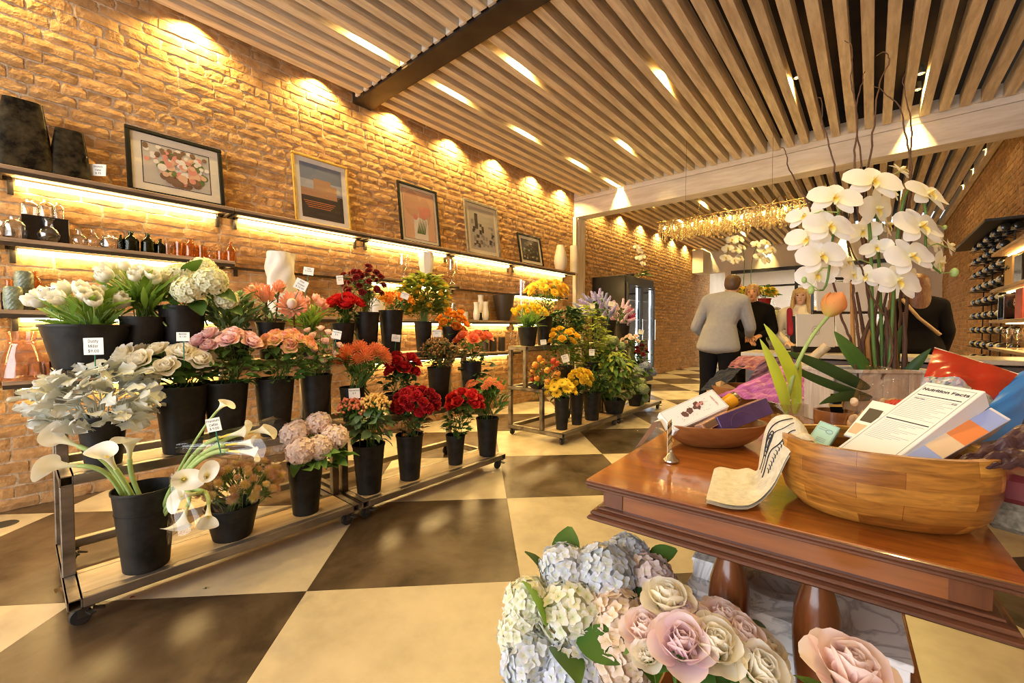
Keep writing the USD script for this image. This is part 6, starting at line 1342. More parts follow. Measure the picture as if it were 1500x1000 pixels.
def orchid(name, label, path, blooms, buds=(), base=oc, pm='orchid_white'):
    """path: stem points (px,py,depth); blooms: (px,py,depth,facing right,facing up,size)"""
    t = thing(name, label, 'orchid', base); b0 = np.asarray(base); P_ = np.array([at(*q) for q in path]) - b0; cs = CubicSpline(np.linspace(0, 1, len(P_)), P_); pts = cs(np.linspace(0, 1, 30))
    MB().tube(pts, np.linspace(.006, .003, 30), 8).build('stem', 'stem_green', t, True)
    for i, (x, y, d, fr, fu, s_) in enumerate(blooms):
        c = at(x, y, d) - b0; m, l = MB(), MB(); orchid_bloom(m, l, c, -FW + RT * fr + np.array([0, 0, fu + .5]), s_ * .070, i, spin=((i * 37) % 11 - 5) * .06)
        bp = m.build('bloom', pm, t, True); l.build('lip', 'orchid_lip', bp, True)
        j = np.argmin(np.linalg.norm(pts - (c + FW * .02), axis=1)); mid = (pts[j] + c) / 2 + np.array([0, 0, .012]); MB().tube([pts[j], mid, c + FW * .004], .0022, 6).build('flower_stalk', 'stem_pale', t, True)
    for x, y, d, s_ in buds:
        c = at(x, y, d) - b0; j = np.argmin(np.linalg.norm(pts - c, axis=1)); MB().ball(c, (.010 * s_, .010 * s_, .014 * s_), 2).build('bud', 'stem_pale', t, True); MB().tube([pts[j], c], .0016, 5).build('bud_stalk', 'stem_pale', t, True)
    return t
orchid('moth_orchid', 'white moth orchid stem arching to the left', [(1285, 560, 1.52), (1278, 470, 1.50), (1276, 380, 1.48), (1270, 310, 1.46), (1250, 290, 1.42), (1225, 320, 1.40), (1215, 390, 1.39), (1200, 425, 1.38)],
    [(1222, 292, 1.37, -.25, .15, 1.0), (1214, 333, 1.36, -.15, .05, 1.0), (1202, 376, 1.36, -.2, -.05, .94), (1182, 352, 1.42, -.7, .1, .85), (1178, 318, 1.47, -.9, .2, .72), (1196, 402, 1.43, -.5, -.5, .8), (1240, 384, 1.46, .5, -.1, .55), (1247, 402, 1.46, .2, -.4, .55)], [(1188, 425, 1.37, 1.0), (1178, 410, 1.40, .8)])
orchid('moth_orchid', 'white moth orchid stem rising in the middle with its topmost blooms', [(1292, 560, 1.55), (1290, 450, 1.53), (1286, 350, 1.50), (1284, 290, 1.47), (1280, 265, 1.44)],
    [(1278, 268, 1.38, -.1, .15, 1.12), (1300, 274, 1.42, .8, .3, .9), (1282, 306, 1.43, .3, -.6, .95), (1298, 330, 1.52, .9, -.3, .8), (1264, 340, 1.50, -.8, -.2, .7), (1284, 364, 1.44, -.9, .2, .6), (1268, 405, 1.45, -.7, -.3, .6), (1320, 250, 1.50, .8, .7, .6)])
orchid('moth_orchid', 'white moth orchid stem bending to the right with large open blooms', [(1300, 560, 1.52), (1306, 480, 1.50), (1312, 380, 1.47), (1322, 300, 1.44), (1340, 275, 1.41), (1356, 310, 1.40), (1356, 360, 1.40), (1378, 400, 1.40)],
    [(1358, 286, 1.37, .3, .12, 1.0), (1346, 333, 1.35, .1, -.02, 1.12), (1332, 377, 1.35, 0, -.02, 1.0), (1314, 413, 1.36, -.05, -.05, .95), (1390, 362, 1.42, .9, .1, .55), (1368, 352, 1.46, .6, -.2, .8), (1375, 385, 1.46, .6, -.6, .7), (1330, 405, 1.46, .3, -.5, .6)], [(1398, 399, 1.40, 1.1), (1384, 333, 1.45, .6)])
t = thing('orchid_leaves', 'long strap leaves and broad leaves at the foot of the orchids', 'leaves', oc)
Lo = lambda *q: [at(x, y, d) - oc for x, y, d in q]
for q, W in ((Lo((1280, 575, 1.5), (1240, 553, 1.46), (1190, 530, 1.42), (1150, 515, 1.40)), .036), (Lo((1278, 582, 1.48), (1230, 568, 1.44), (1180, 548, 1.40), (1158, 533, 1.38)), .026), (Lo((1275, 585, 1.46), (1240, 580, 1.42), (1200, 592, 1.38)), .032), (Lo((1280, 560, 1.5), (1250, 520, 1.48), (1222, 485, 1.46)), .045), (Lo((1298, 560, 1.55), (1300, 500, 1.55), (1305, 450, 1.55)), .035), (Lo((1320, 560, 1.5), (1340, 535, 1.48), (1364, 510, 1.46)), .030), (Lo((1312, 560, 1.56), (1310, 520, 1.56), (1322, 475, 1.56)), .03)):
    blade(oc, q, W, 'leaf').build('leaf', 'leaf_dark' if W < .04 else 'leaf_green', t, True)
def twig(path, label, r0=.0055, seed=0):
    P_ = np.array([at(*q) for q in path]); r = np.random.RandomState(seed); t = thing('curly_branch', label, 'branch', P_[0], group=None); P_ = P_ - P_[0]; cs = CubicSpline(np.linspace(0, 1, len(P_)), P_); n = 60; u = np.linspace(0, 1, n); pts = cs(u)
    w = np.cumsum(r.normal(0, 1, (n, 3)), axis=0); w -= np.linspace(0, 1, n)[:, None] * w[-1]; pts = pts + .0018 * w + .007 * np.stack([np.sin(u * 22 + seed), np.cos(u * 19 + seed * 2), 0 * u], 1) * u[:, None]
    MB().tube(pts, np.linspace(r0, .0014, n), 6).build('branch', 'twig_brown', t, True); return t
for i, (q, lb) in enumerate((([(1262, 560, 1.54), (1268, 420, 1.53), (1258, 260, 1.52), (1252, 130, 1.52), (1237, 58, 1.52)], 'curly willow branch reaching highest at the left, in front of the slats'), ([(1272, 560, 1.56), (1275, 400, 1.56), (1262, 200, 1.55), (1270, 105, 1.55)], 'curly willow branch just right of the tallest left one'), ([(1290, 560, 1.58), (1276, 400, 1.57), (1272, 240, 1.56), (1296, 110, 1.55), (1287, 82, 1.55)], 'curly willow branch with its tip before the middle slats'), ([(1296, 560, 1.54), (1310, 400, 1.54), (1330, 270, 1.54), (1318, 170, 1.54), (1280, 125, 1.54)], 'curly willow branch crossing the white beam to the left'), ([(1305, 560, 1.57), (1322, 420, 1.57), (1332, 220, 1.57), (1322, 110, 1.57)], 'curly willow branch with a pale tip at the right'), ([(1270, 560, 1.52), (1250, 420, 1.50), (1222, 250, 1.50), (1196, 145, 1.50)], 'curly willow branch leaning left beside the ceiling spotlight'), ([(1258, 560, 1.5), (1225, 440, 1.48), (1178, 300, 1.46), (1142, 215, 1.46)], 'curly willow branch leaning farthest left over the chandelier'), ([(1282, 560, 1.50), (1300, 470, 1.46), (1250, 380, 1.45), (1266, 260, 1.45)], 'short curly branch twisting behind the left blooms'))):
    twig(q, lb, seed=i, r0=.006 if i < 6 else .005)
t = thing('orchid_stakes', 'bundle of brown stakes and dry stems around the orchid base', 'stakes', oc)
r = random.Random(4)
for i in range(12): x_ = 1256 + i * 6.6; MB().tube([at(x_, 566, 1.5 + r.uniform(0, .07)) - oc, at(x_ + r.uniform(-8, 8), 500, 1.5 + r.uniform(0, .07)) - oc, at(x_ + r.uniform(-14, 14), 415 + r.uniform(-30, 50), 1.5 + r.uniform(0, .07)) - oc], [.008, .007, .004], 7).build('stake', 'twig_brown' if i % 3 else 'bark_orange', t, True)

# ---- far bowl with tissue paper and gifts
FB = onZ(1098, 592, TZ + .0005)
oval_bowl(FB, YAW + .1, .17, .12, .085, 'acacia', 'dark wooden bowl under the purple tissue paper at the back of the table', [(.5, 0), (.66, .06), (.86, .35), (.97, .7), (1, 1)], .95, .008)
d_ = (FB - EYE) @ FW
tissue('tissue_paper', 'bright magenta tissue paper spilling over the dark wooden bowl', [at(1052, 578, d_ - .20), at(1078, 566, d_ - .14), at(1110, 556, d_ - .05), at(1108, 592, d_ - .24), at(1120, 556, d_ - .16), at(1140, 532, d_ - .02), at(1190, 588, d_ - .22), at(1190, 556, d_ - .10), at(1186, 526, d_ + .03)], 'purple_tissue', 11, .045, 34)
tissue('tissue_paper', 'dark plum tissue paper behind the kraft gift box', [at(1090, 572, d_), at(1098, 552, d_ + .02), at(1112, 532, d_ + .08), at(1122, 570, d_), at(1128, 545, d_ + .05), at(1136, 522, d_ + .1), at(1150, 562, d_ + .02), at(1160, 540, d_ + .06), at(1166, 518, d_ + .12)], 'plum_tissue', 12, .05, 30)
tissue('tissue_paper', 'dusky rose tissue paper lying highest at the back', [at(1066, 538, d_ + .1), at(1070, 530, d_ + .14), at(1082, 522, d_ + .2), at(1095, 544, d_ + .1), at(1098, 528, d_ + .15), at(1106, 520, d_ + .2), at(1128, 542, d_ + .1), at(1130, 530, d_ + .15), at(1134, 522, d_ + .2)], 'rose_tissue', 13, .035, 24)
tissue('navy_scarf', 'dark navy folded cloth left of the kraft gift box', [at(1026, 572, d_ + .02), at(1036, 558, d_ + .05), at(1052, 544, d_ + .12), at(1050, 574, d_ - .02), at(1058, 550, d_ + .05), at(1072, 534, d_ + .12), at(1066, 560, d_), at(1080, 545, d_ + .06), at(1092, 536, d_ + .12)], 'navy_cloth', 14, .03, 24)
s = Slab(at(1054, 570, d_ - .02), at(1056, 557, d_ + .0), at(1092, 544, d_ + .06), .09, 'kraft_box', 'kraft brown gift box with a small white label at the back of the table', 'box', 'kraft')
MB().box((s.w * .5, s.h + .0008, -s.d * .5), (s.w * .34, .0008, s.d * .5)).build('label', 'carton_white', s.t)
t = thing('rolling_pin', 'pale wooden stick leaning behind the peach tulip', 'stick', at(1166, 545, 1.72)); MB().tube([(0, 0, 0), at(1212, 506, 1.66) - at(1166, 545, 1.72)], .017, 12).build('stick', 'cart_plank', t, True)
sb_ = onZ(1222, 628, TZ + .0005)
oval_bowl(sb_, YAW, .06, .06, .065, 'acacia', 'small deep wooden bowl holding a black and gold tin behind the large bowl', [(.8, 0), (.95, .1), (1, .5), (1, 1)], 1.0, .006)
t = thing('tea_tin', 'black and gold printed tin tilted in the small deep bowl', 'tin', M=mat4(aim(RT * -.4 + np.array([0, 0, .8]) - FW * .3), at(1226, 592, (sb_ - EYE) @ FW - .005))); MB().box((0, 0, 0), (.06, .035, .05), bev=.003).build('tin', 'gloss_black', t); MB().box((0, 0, .018), (.0606, .0356, .010)).box((0, 0, -.018), (.0606, .0356, .008)).build('gold_band', 'gold_print', t); MB().text('Truffle', .011, rotx(math.pi / 2), (0, -.0177, -.004), .0004).build('lettering', 'carton_white', t)

# ---------------------------------------------------------------- foreground hydrangeas and roses
def floor_bucket(x, y, desc, R=.115, H=.34):
    k = bucket_kind(R, H, f'bucket_kind_{int(R*1000)}_{int(H*1000)}'); copy_of(k, 'flower_bucket', desc, 'bucket', mat4(None, (x, y, 0.0)))
hc = at(850, 915, .93); hx = hc * np.array([1, 1, 0]) + FW * .02 * 0
floor_bucket(hx[0] - .02, hx[1], 'black plastic flower bucket on the floor under the blue hydrangeas')
rc = at(1030, 955, .74); floor_bucket(rc[0], rc[1], 'black plastic flower bucket on the floor under the pale foreground roses', .10, .40)
FH = {k: kind(f'fore_{k}_kind', hydrangea(k, 5 + i, 120, .066, .026, split=True, leaves=0, flat=.9)) for i, k in enumerate(('blue_hydrangea', 'cream_hydrangea', 'peach_hydrangea', 'pink_hydrangea'))}
foot = np.array([hx[0] - .02, hx[1], .30])
for i, (x, y, d, k, s_, lb) in enumerate(((826, 832, .98, 'blue_hydrangea', .80, 'pale blue hydrangea head at the top left beside the upright leaf'), (886, 840, .97, 'blue_hydrangea', .98, 'large blue hydrangea head at the top centre of the foreground bunch'), (920, 812, 1.04, 'blue_hydrangea', .72, 'small shaded blue hydrangea head at the top right of the bunch'), (836, 895, .92, 'cream_hydrangea', 1.02, 'cream and blue hydrangea head in the middle of the bunch'), (772, 880, .94, 'cream_hydrangea', .74, 'cream hydrangea head at the left edge under a dark leaf'), (762, 925, .92, 'cream_hydrangea', .72, 'pale hydrangea head low at the left edge of the bunch'), (775, 970, .88, 'blue_hydrangea', .84, 'light blue hydrangea head in the lower left corner of the bunch'), (842, 985, .85, 'blue_hydrangea', .90, 'light blue hydrangea head cut by the bottom picture edge'), (952, 850, .98, 'pink_hydrangea', .86, 'dusky pink hydrangea head at the right of the blue ones'), (905, 905, .90, 'peach_hydrangea', .92, 'peach hydrangea head in the middle right of the bunch'), (903, 965, .85, 'peach_hydrangea', .92, 'peach hydrangea head below another one near the bottom edge'), (985, 880, .95, 'pink_hydrangea', .6, 'small pink hydrangea head tucked behind the pale roses'))):
    P0 = at(x, y, d); copy_of(FH[k], k, lb, 'flower', mat4(aim(P0 - foot + np.array([0, 0, .12]) - FW * .10, i * 1.3), P0, s_), 'foreground hydrangeas')
t = thing('hydrangea_leaves', 'large green hydrangea leaves between the foreground heads', 'leaves', hc)
for x, y, d, az, up, L, m_, sp in ((805, 850, .99, 3.0, 1.3, .10, 'leaf_dark', .2), (826, 822, 1.0, 1.2, 1.3, .10, 'leaf_green', 0), (800, 905, .86, 2.6, 1.1, .10, 'leaf_bright', .5), (812, 935, .86, -1.2, .4, .10, 'leaf_green', -.3), (845, 925, .85, -.4, .3, .11, 'leaf_green', .4), (915, 865, .93, 0, .8, .09, 'leaf_dark', 0), (950, 815, 1.02, .2, .9, .08, 'leaf_green', .3), (960, 990, .80, 2.0, .8, .12, 'leaf_bright', .3), (985, 975, .80, .4, .7, .10, 'leaf_green', 0), (880, 990, .86, -.5, .9, .09, 'leaf_green', .5), (935, 950, .86, 1.8, .9, .09, 'leaf_dark', .3)):
    v, f, uv = petal(L, L * .68, up, up - .8, .18, 8, 6, e=.9, g=.75); MB().add(v, f, uv, rotz(az + YAW) @ rotx(sp), at(x, y + 12, d) - hc).build('leaf', m_, t, True)
FR = {k: [kind(f'fore_{k}_kind_{q}', rose(k, seed=q * 31 + 5, split=True, n_leaf=2, cup=True)) for q in (1, 2)] for k in ('blush_rose', 'cream_rose', 'lavender_rose')}
rfoot = np.array([rc[0], rc[1], .36])
for i, (x, y, d, k, s_, lb) in enumerate(((978, 884, .80, 'cream_rose', .86, 'cream white rose at the top left of the foreground roses'), (1003, 906, .78, 'lavender_rose', .72, 'lavender rose tucked behind the cream white one'), (946, 926, .78, 'blush_rose', .80, 'blush rose half closed at the left of the roses'), (998, 948, .72, 'lavender_rose', .92, 'large lavender rose in the middle of the foreground roses'), (1045, 950, .72, 'cream_rose', .92, 'large cream rose right of the lavender one'), (1058, 912, .78, 'blush_rose', .76, 'pink blush rose at the top of the foreground roses'), (1082, 938, .75, 'blush_rose', .84, 'blush rose right of the large cream rose'), (1108, 985, .70, 'cream_rose', .86, 'cream rose cut by the bottom edge at the right of the bunch'), (1118, 955, .76, 'cream_rose', .72, 'pale cream rose at the right end of the foreground roses'), (950, 962, .74, 'cream_rose', .5, 'small cream rose bud low at the left of the roses'), (1243, 992, .57, 'blush_rose', 1.0, 'big pink rose standing alone nearest the camera below the table'))):
    P0 = at(x, y, d); fo = rfoot if i < 10 else np.array([P0[0], P0[1] - .02, .3]); copy_of(FR[k][i % 2], k, lb, 'flower', mat4(aim(P0 - fo + np.array([0, 0, .10]) - FW * .12, i * 1.7), P0, s_), 'foreground roses')
# ---------------------------------------------------------------- rear of the shop
wb = struct('wall_back')
xa, xb = XL, XR
def bx(name, x0, x1, z0, z1, y0=YB, y1=YB + .18, mt='plaster', par=wb): return MB().box(((x0 + x1) / 2, (y0 + y1) / 2, (z0 + z1) / 2), (x1 - x0, y1 - y0, z1 - z0)).build(name, mt, par)
bx('soffit', XL + .0, XR, 2.78, 3.58)
bx('pier', XL + .72, XL + .95, 0, 2.78); bx('pier', .55, XR, 0, 2.78)
bx('sill_wall', XL + .95, .55, 0, .85)
MB().box((XL + .16, YB - .35, 3.06), (.30, .7, .66), bev=.004).build('bulkhead', 'plaster', wb)
# rear room
rr = struct('wall_rear_room')
grain('rear_paint', (.70, .64, .55), (.76, .70, .61), 3, .9, coord='pos')
MB().box(((XL + XR) / 2, 18.0, 1.8), (XR - XL, .2, 3.6)).build('far_wall', 'rear_paint', rr)
MB().box((XR + .1, 15.8, 1.8), (.2, 4.6, 3.6)).build('side_wall', 'rear_paint', rr)
MB().box((XL - .1, 16.3, 1.8), (.2, 3.4, 3.6)).build('side_wall', 'rear_paint', rr)
MB().box(((XL + XR) / 2, 15.8, 3.55), (XR - XL, 4.6, .1)).build('ceiling_panel', 'rear_paint', rr)
w2 = struct('window_2')
plain('black_frame', (.014, .012, .011), .45)
x0, x1 = XL + .95, .55
m = MB().box(((x0 + x1) / 2, YB - .02, 2.74), (x1 - x0 + .1, .14, .09)); m.build('head_frame', 'black_frame', w2)
for x in (x0 + .03, -1.55, -.75, x1 - .03): MB().box((x, YB + .02, 1.78), (.07, .08, 1.86)).build('mullion', 'black_frame', w2)
MB().box(((x0 + x1) / 2, YB + .02, 2.30), (x1 - x0, .06, .05)).build('transom', 'black_frame', w2)
for a, b in ((x0, -1.55), (-1.55, -.75), (-.75, x1)):
    MB().box(((a + b) / 2, YB + .02, 1.76), (b - a - .07, .008, 1.86)).build('pane', 'clear_pane', w2)
# ---------------------------------------------------------------- chandelier
plain('gold_metal', (.62, .40, .12), .25, 1.0); emit('candle_lamp', (1.0, .70, .26), 300.0)
mat('crystal', {'p': ('principled_bsdf', {'base_color': (1.0, .76, .30), 'roughness': .12, 'metallic': .0, 'transmission_weight': .35, 'emission_color': (1.0, .66, .20), 'emission_strength': .0})}, [])
CYY = 5.55; ca, cb_ = onY(968, 345, CYY), onY(1180, 308, CYY); cz = (ca[2] + cb_[2]) / 2
t = thing('chandelier', 'long glittering gold crystal chandelier hung from the slatted ceiling', 'chandelier', ((ca[0] + cb_[0]) / 2, CYY, cz)); CL = cb_[0] - ca[0]; r = random.Random(4)
m = MB()
for y in (-.14, .14): m.tube([(-CL / 2, y, .12), (CL / 2, y, .12)], .007, 6)
for k in range(24): x = -CL / 2 + CL * (k + .5) / 24; m.tube([(x, -.15, .12), (x + r.uniform(-.1, .1), .15, .12 + r.uniform(0, .06))], .004, 5)
for k in range(26): x = r.uniform(-CL / 2, CL / 2); m.tube([(x, r.uniform(-.15, .15), .12), (x + r.uniform(-.12, .12), r.uniform(-.2, .2), .12 + r.uniform(.02, .14))], .0035, 4)
m.build('frame', 'gold_metal', t, True)
for x in (-CL * .3, CL * .3): MB().tube([(x, 0, .12), (x, 0, ZS - cz + .1)], .0018, 5).build('cable', 'steel_dark', t, True)
m = MB()
for k in range(560):
    x, y = r.uniform(-.5, .5) * CL, r.uniform(-.17, .17); z = .11 - r.random() * .05; n = r.randint(2, 6)
    for q in range(n): m.ball((x, y, z - .028 * q), (.006, .006, .012), 0)
    m.ball((x, y, z - .028 * n - .005), (.012, .012, .020), 0)
m.build('crystal_drops', 'crystal', t, False, kind='stuff')
for k in range(14):
    x = -CL * .46 + CL * .92 * k / 13; MB().ball((x, r.uniform(-.06, .06), .06), (.012, .012, .026), 1).build('lamp', 'candle_lamp', t, True)

# ---------------------------------------------------------------- service counter and its goods
wood('counter_wood', (.05, .03, .018), (.11, .065, .035), .4) ; grain('counter_stone', (.40, .34, .26), (.50, .43, .34), 8, .3)
t = thing('service_counter', 'dark wood service counter with a pale top behind the orchids', 'counter', (0, 0, 0)); KX0, KX1, KY0, KY1, KZ = -.80, .95, 3.78, 4.32, .93
MB().box(((KX0 + KX1) / 2, (KY0 + KY1) / 2, KZ / 2 - .02), (KX1 - KX0 - .06, KY1 - KY0 - .06, KZ - .04), bev=.004).build('body', 'counter_wood', t)
MB().box(((KX0 + KX1) / 2, (KY0 + KY1) / 2, KZ - .015), (KX1 - KX0, KY1 - KY0, .03), bev=.004).build('top', 'counter_stone', t)
def on_counter(x, y, z=KZ): return onZ(x, y, z)
plain('board_paper', (.80, .76, .66), .6); plain('emblem', (.45, .36, .24), .6)
# pale menu boards in two rows on a black stand
t = thing('card_display', 'black stand with four large white boards on the counter behind the peach tulip', 'display', at(1225, 515, 3.35)); o = at(1225, 515, 3.35)
def board(x0, y0, x1, y1, dx, D, em):
    a = at(x0, y1, D) - o; R = np.stack([RT, np.array([0, 0, 1.0]), -FW], 1) @ rotx(-.10) @ rotz(-.02); w, h = (x1 - x0) * D / FPX, (y1 - y0) * D / FPX
    c = at((x0 + x1) / 2, (y0 + y1) / 2, D) - o
    bp = MB().box(c, (w, h, .012), R, bev=.002).build('board', 'board_paper', t)
    if em: m = MB(); [m.tube([c + R @ np.array([w * .1 * math.cos(a_) * q, w * .12 * math.sin(a_) * q, .0075]) for a_ in np.linspace(0, 6.28, 12)], .002, 4) for q in (1, .55)]; m.build('emblem', 'emblem', bp)
board(1166, 460, 1222, 508, 0, 3.32, 1); board(1224, 460, 1284, 508, 0, 3.32, 1); board(1196, 412, 1246, 456, 0, 3.40, 0); board(1248, 412, 1300, 456, 0, 3.40, 0)
m = MB(); m.bar(at(1160, 512, 3.34) - o, at(1290, 512, 3.34) - o, .03, .06); m.bar(at(1190, 457, 3.42) - o, at(1304, 457, 3.42) - o, .015, .03); m.bar(at(1190, 408, 3.44) - o, at(1304, 408, 3.44) - o, .015, .02)
for x in (1190, 1304): m.bar(at(x, 515, 3.44) - o, at(x, 406, 3.44) - o, .015, .02)
m.build('stand', 'black_frame', t)

# ---------------------------------------------------------------- tall shelf with flowers behind the customers
t = thing('flower_pedestal', 'tall dark pedestal cabinet behind the two customers', 'pedestal', at(1098, 470, 7.2) * np.array([1, 1, 0])); MB().box((0, 0, .72), (.8, .4, 1.44), bev=.004).build('cabinet', 'counter_wood', t); MB().box((0, 0, 1.455), (.84, .44, .03), bev=.004).build('top', 'counter_stone', t)
pb = at(1098, 470, 7.2); plain('red_pot', (.30, .012, .012), .35)
for i, (x, lb) in enumerate(((1086, 'dark red pot under yellow blooms on the tall pedestal, left one'), (1120, 'dark red pot on the tall pedestal, right one'))):
    c = at(x, 440, 7.15); c[2] = 1.471; q = thing('flower_pot', lb, 'pot', c); MB().lathe(hollow([(.07, 0), (.10, .15), (.105, .16)], .006), 20).build('pot', 'red_pot', q, 40)
    YL = kind(f'yellow_lily_kind', daisy('yellow_flower', 3, 'leaf_green', 2, 9, .10, .045))
    for k in range(5): P0 = c + np.array([.13 * math.cos(k * 1.3), .08 * math.sin(k * 1.3), .27 + .03 * (k % 2)]); copy_of(YL, 'yellow_lily', 'big yellow bloom in a red pot behind the customers', 'flower', mat4(aim(P0 - c - np.array([0, 0, .12]) - FW * .2), P0, 1.0), 'yellow blooms behind the customers')
    foliage(c + np.array([0, 0, .16]), .1, (x - 16, 418, x + 16, 442), 40, 'leaf_green', f'green leaves over the {["left", "right"][i]} red pot on the pedestal', (.12, .06), 60 + i)
for i, (px, lb, bl) in enumerate((([(1088, 440, 7.2), (1090, 400, 7.2), (1088, 365, 7.18), (1075, 350, 7.1), (1066, 372, 7.05)], 'far white orchid drooping left above the customers', [(1072, 352, 7.05, -.2, .1, 1), (1082, 350, 7.08, .1, .1, 1), (1066, 364, 7.03, -.3, 0, .95), (1078, 366, 7.05, .1, 0, 1), (1063, 378, 7.0, -.2, -.1, .9), (1075, 382, 7.02, .2, 0, .9), (1087, 362, 7.1, .4, .2, .8), (1084, 378, 7.06, .4, 0, .9)]), ([(1103, 440, 7.2), (1100, 400, 7.2), (1104, 372, 7.18), (1112, 356, 7.1), (1124, 372, 7.05)], 'far white orchid drooping right above the customers', [(1108, 358, 7.08, -.2, .1, .9), (1122, 356, 7.05, .2, .1, 1), (1130, 366, 7.02, .3, 0, 1), (1118, 368, 7.04, 0, 0, 1), (1112, 376, 7.06, -.2, 0, .9), (1122, 382, 7.02, .2, -.2, .85)]))):
    orchid('moth_orchid', lb, px, [(x, y, d, a, b, s_ * 1.35) for x, y, d, a, b, s_ in bl], base=np.array([pb[0], pb[1], 1.471]))
# orchid on the cooler
cz_ = np.array([-3.7, 8.0, CZ + .001]); q = thing('flower_pot', 'small dark pot on top of the flower cooler', 'pot', cz_); MB().lathe(hollow([(.06, 0), (.08, .13)], .006), 18).build('pot', 'dark_pot', q, 40)
d_ = (cz_ - EYE) @ FW; orchid('moth_orchid', 'small white orchid standing on top of the flower cooler', [(938, 408, d_), (940, 395, d_), (938, 375, d_), (934, 362, d_ - .05)], [(933, 362, d_ - .08, -.2, .2, 1), (938, 368, d_ - .08, .2, .1, 1), (941, 376, d_ - .08, .2, 0, 1), (935, 378, d_ - .08, -.2, 0, .9), (942, 386, d_ - .08, .3, -.1, .9)], base=cz_ + np.array([0, 0, .1]))
foliage(cz_ + np.array([0, 0, .13]), .06, (928, 398, 948, 410), 14, 'leaf_dark', 'dark leaves of the orchid on the cooler', (.14, .05), 71)

# ---------------------------------------------------------------- flowers on the rear work table
t = thing('work_table', 'pale work table at the rear among the flowers', 'table', at(1145, 500, 5.6) * np.array([1, 1, 0])); MB().box((0, 0, .88), (1.0, .5, .04), bev=.004).build('top', 'cart_plank', t)
for x in (-.45, .45):
    for y in (-.2, .2): MB().box((x, y, .43), (.05, .05, .86), bev=.003).build('leg', 'cart_plank', t)
wt = at(1145, 500, 5.6)
def rear_vase(x, kinds_, n, lb, grp, name, size, hgt, m_='ceramic_white', dd=0.0, spread=.11):
    c = at(x, 500, 5.5 + dd); c[2] = .901; q = thing('flower_vase', 'pale vase ' + lb, 'vase', c); MB().lathe(hollow([(.05, 0), (.065, .1), (.055, .2)], .005), 18).build('vase', m_, q, 40); r = random.Random(x)
    for k in range(n):
        a = k * 2.4; P0 = c + np.array([spread * math.sqrt(k / n) * math.cos(a), spread * math.sqrt(k / n) * math.sin(a), hgt + r.uniform(-.05, .04)]); copy_of(kinds_[k % len(kinds_)], name, lb[0].upper() * 0 + grp + ' on the rear work table', 'flower', mat4(aim(P0 - c - np.array([0, 0, .1]) - FW * .15), P0, size), grp)
rear_vase(1128, [kind('white_stock_kind', spike('white_hydrangea', 4))], 12, 'with white and pink stocks on the rear table', 'white stock spikes', 'white_stock', 1.1, .38)
rear_vase(1148, [kind('red_poinsettia_kind', daisy('crimson_rose', 4, 'daisy_eye', 3, 9, .08, .04))], 4, 'with dark red blooms on the rear table', 'dark red star blooms', 'red_bloom', 1.1, .28, dd=-.1)
rear_vase(1138, RW if False else K('cream_rose', rose, 'cream_rose', n=3, ns=5, nt=4), 7, 'with cream roses at the front of the rear table', 'cream roses', 'cream_rose', .9, .16, dd=-.25)

# ---------------------------------------------------------------- wine rack and shelves on the right wall
plain('bottle_dark', (.010, .010, .008), .12); plain('foil_dark', (.05, .012, .014), .3); plain('wine_label', (.70, .62, .46), .7)
grain('right_panel', (.22, .12, .05), (.34, .20, .09), 4, .6, stretch=(6, 6, .6), coord='pos')
def bottle_k(p):
    MB().lathe([(0, 0), (.034, 0), (.037, .004), (.037, .19), (.034, .21), (.018, .245), (.0145, .26), (.0145, .262)], 18).build('bottle', 'bottle_dark', p, True); MB().lathe([(.015, .255), (.0155, .31), (.0155, .312), (0, .312)], 14).build('foil', 'foil_dark', p, True); MB().lathe([(.0375, .05), (.0375, .14)], 18).build('label', 'wine_label', p, True)
BK = kind('wine_bottle_kind', bottle_k)
t = thing('wine_rack', 'dark metal peg wine rack on the right brick wall', 'rack', (0, 0, 0))
for y in np.arange(6.73, 8.8, .52):
    for dx in (.06,): MB().box((XR - dx, y + .11, 1.45), (.012, .012, 1.55)).build('upright', 'black_frame', t)
for k in range(9):
    for y in (6.80, 7.18, 7.56, 7.94, 8.32):
        for dy in (-.05, .09): MB().tube([(XR - .01, y + dy, .74 + .18 * k - .0365), (XR - .20, y + dy, .74 + .18 * k - .0365)], .004, 5).build('peg', 'black_frame', t)
MB().box((XR - .16, 7.75, 2.25), (.30, 2.3, .03), bev=.003).build('top_shelf', 'black_frame', t)
for k in range(9):
    for y in (6.80, 7.18, 7.56, 7.94, 8.32):
        for x in (XR - .06, XR - .15): copy_of(BK, 'wine_bottle', f'dark wine bottle in the peg rack, {ORD[8 - k]} row from the top, {ORD[int((y - 6.7) / .38)]} bay, {"outer" if x < XR - .1 else "inner"} one', 'bottle', mat4(aim((0, 1, .0)), (x, y - .12, .745 + .18 * k)), 'wine bottles in the peg rack')
for z, lb in ((1.89, 'highest'), (1.52, 'second'), (1.205, 'third'), (.926, 'lowest')):
    t = thing('wall_shelf', f'pale wood shelf on the right wall, {lb} of four beside the wine rack', 'shelf', (0, 0, 0)); MB().box((XR - .13, 5.75, z - .015), (.255, 1.7, .03), bev=.003).build('board', 'shelf_wood', t); MB().box((XR - .14, 5.75, z - .036), (.02, 1.6, .012)).build('light_strip', 'led_warm', t)
    for y in (5.1, 6.4): MB().box((XR - .012, y, z - .06), (.02, .03, .09)).build('bracket', 'black_frame', t)
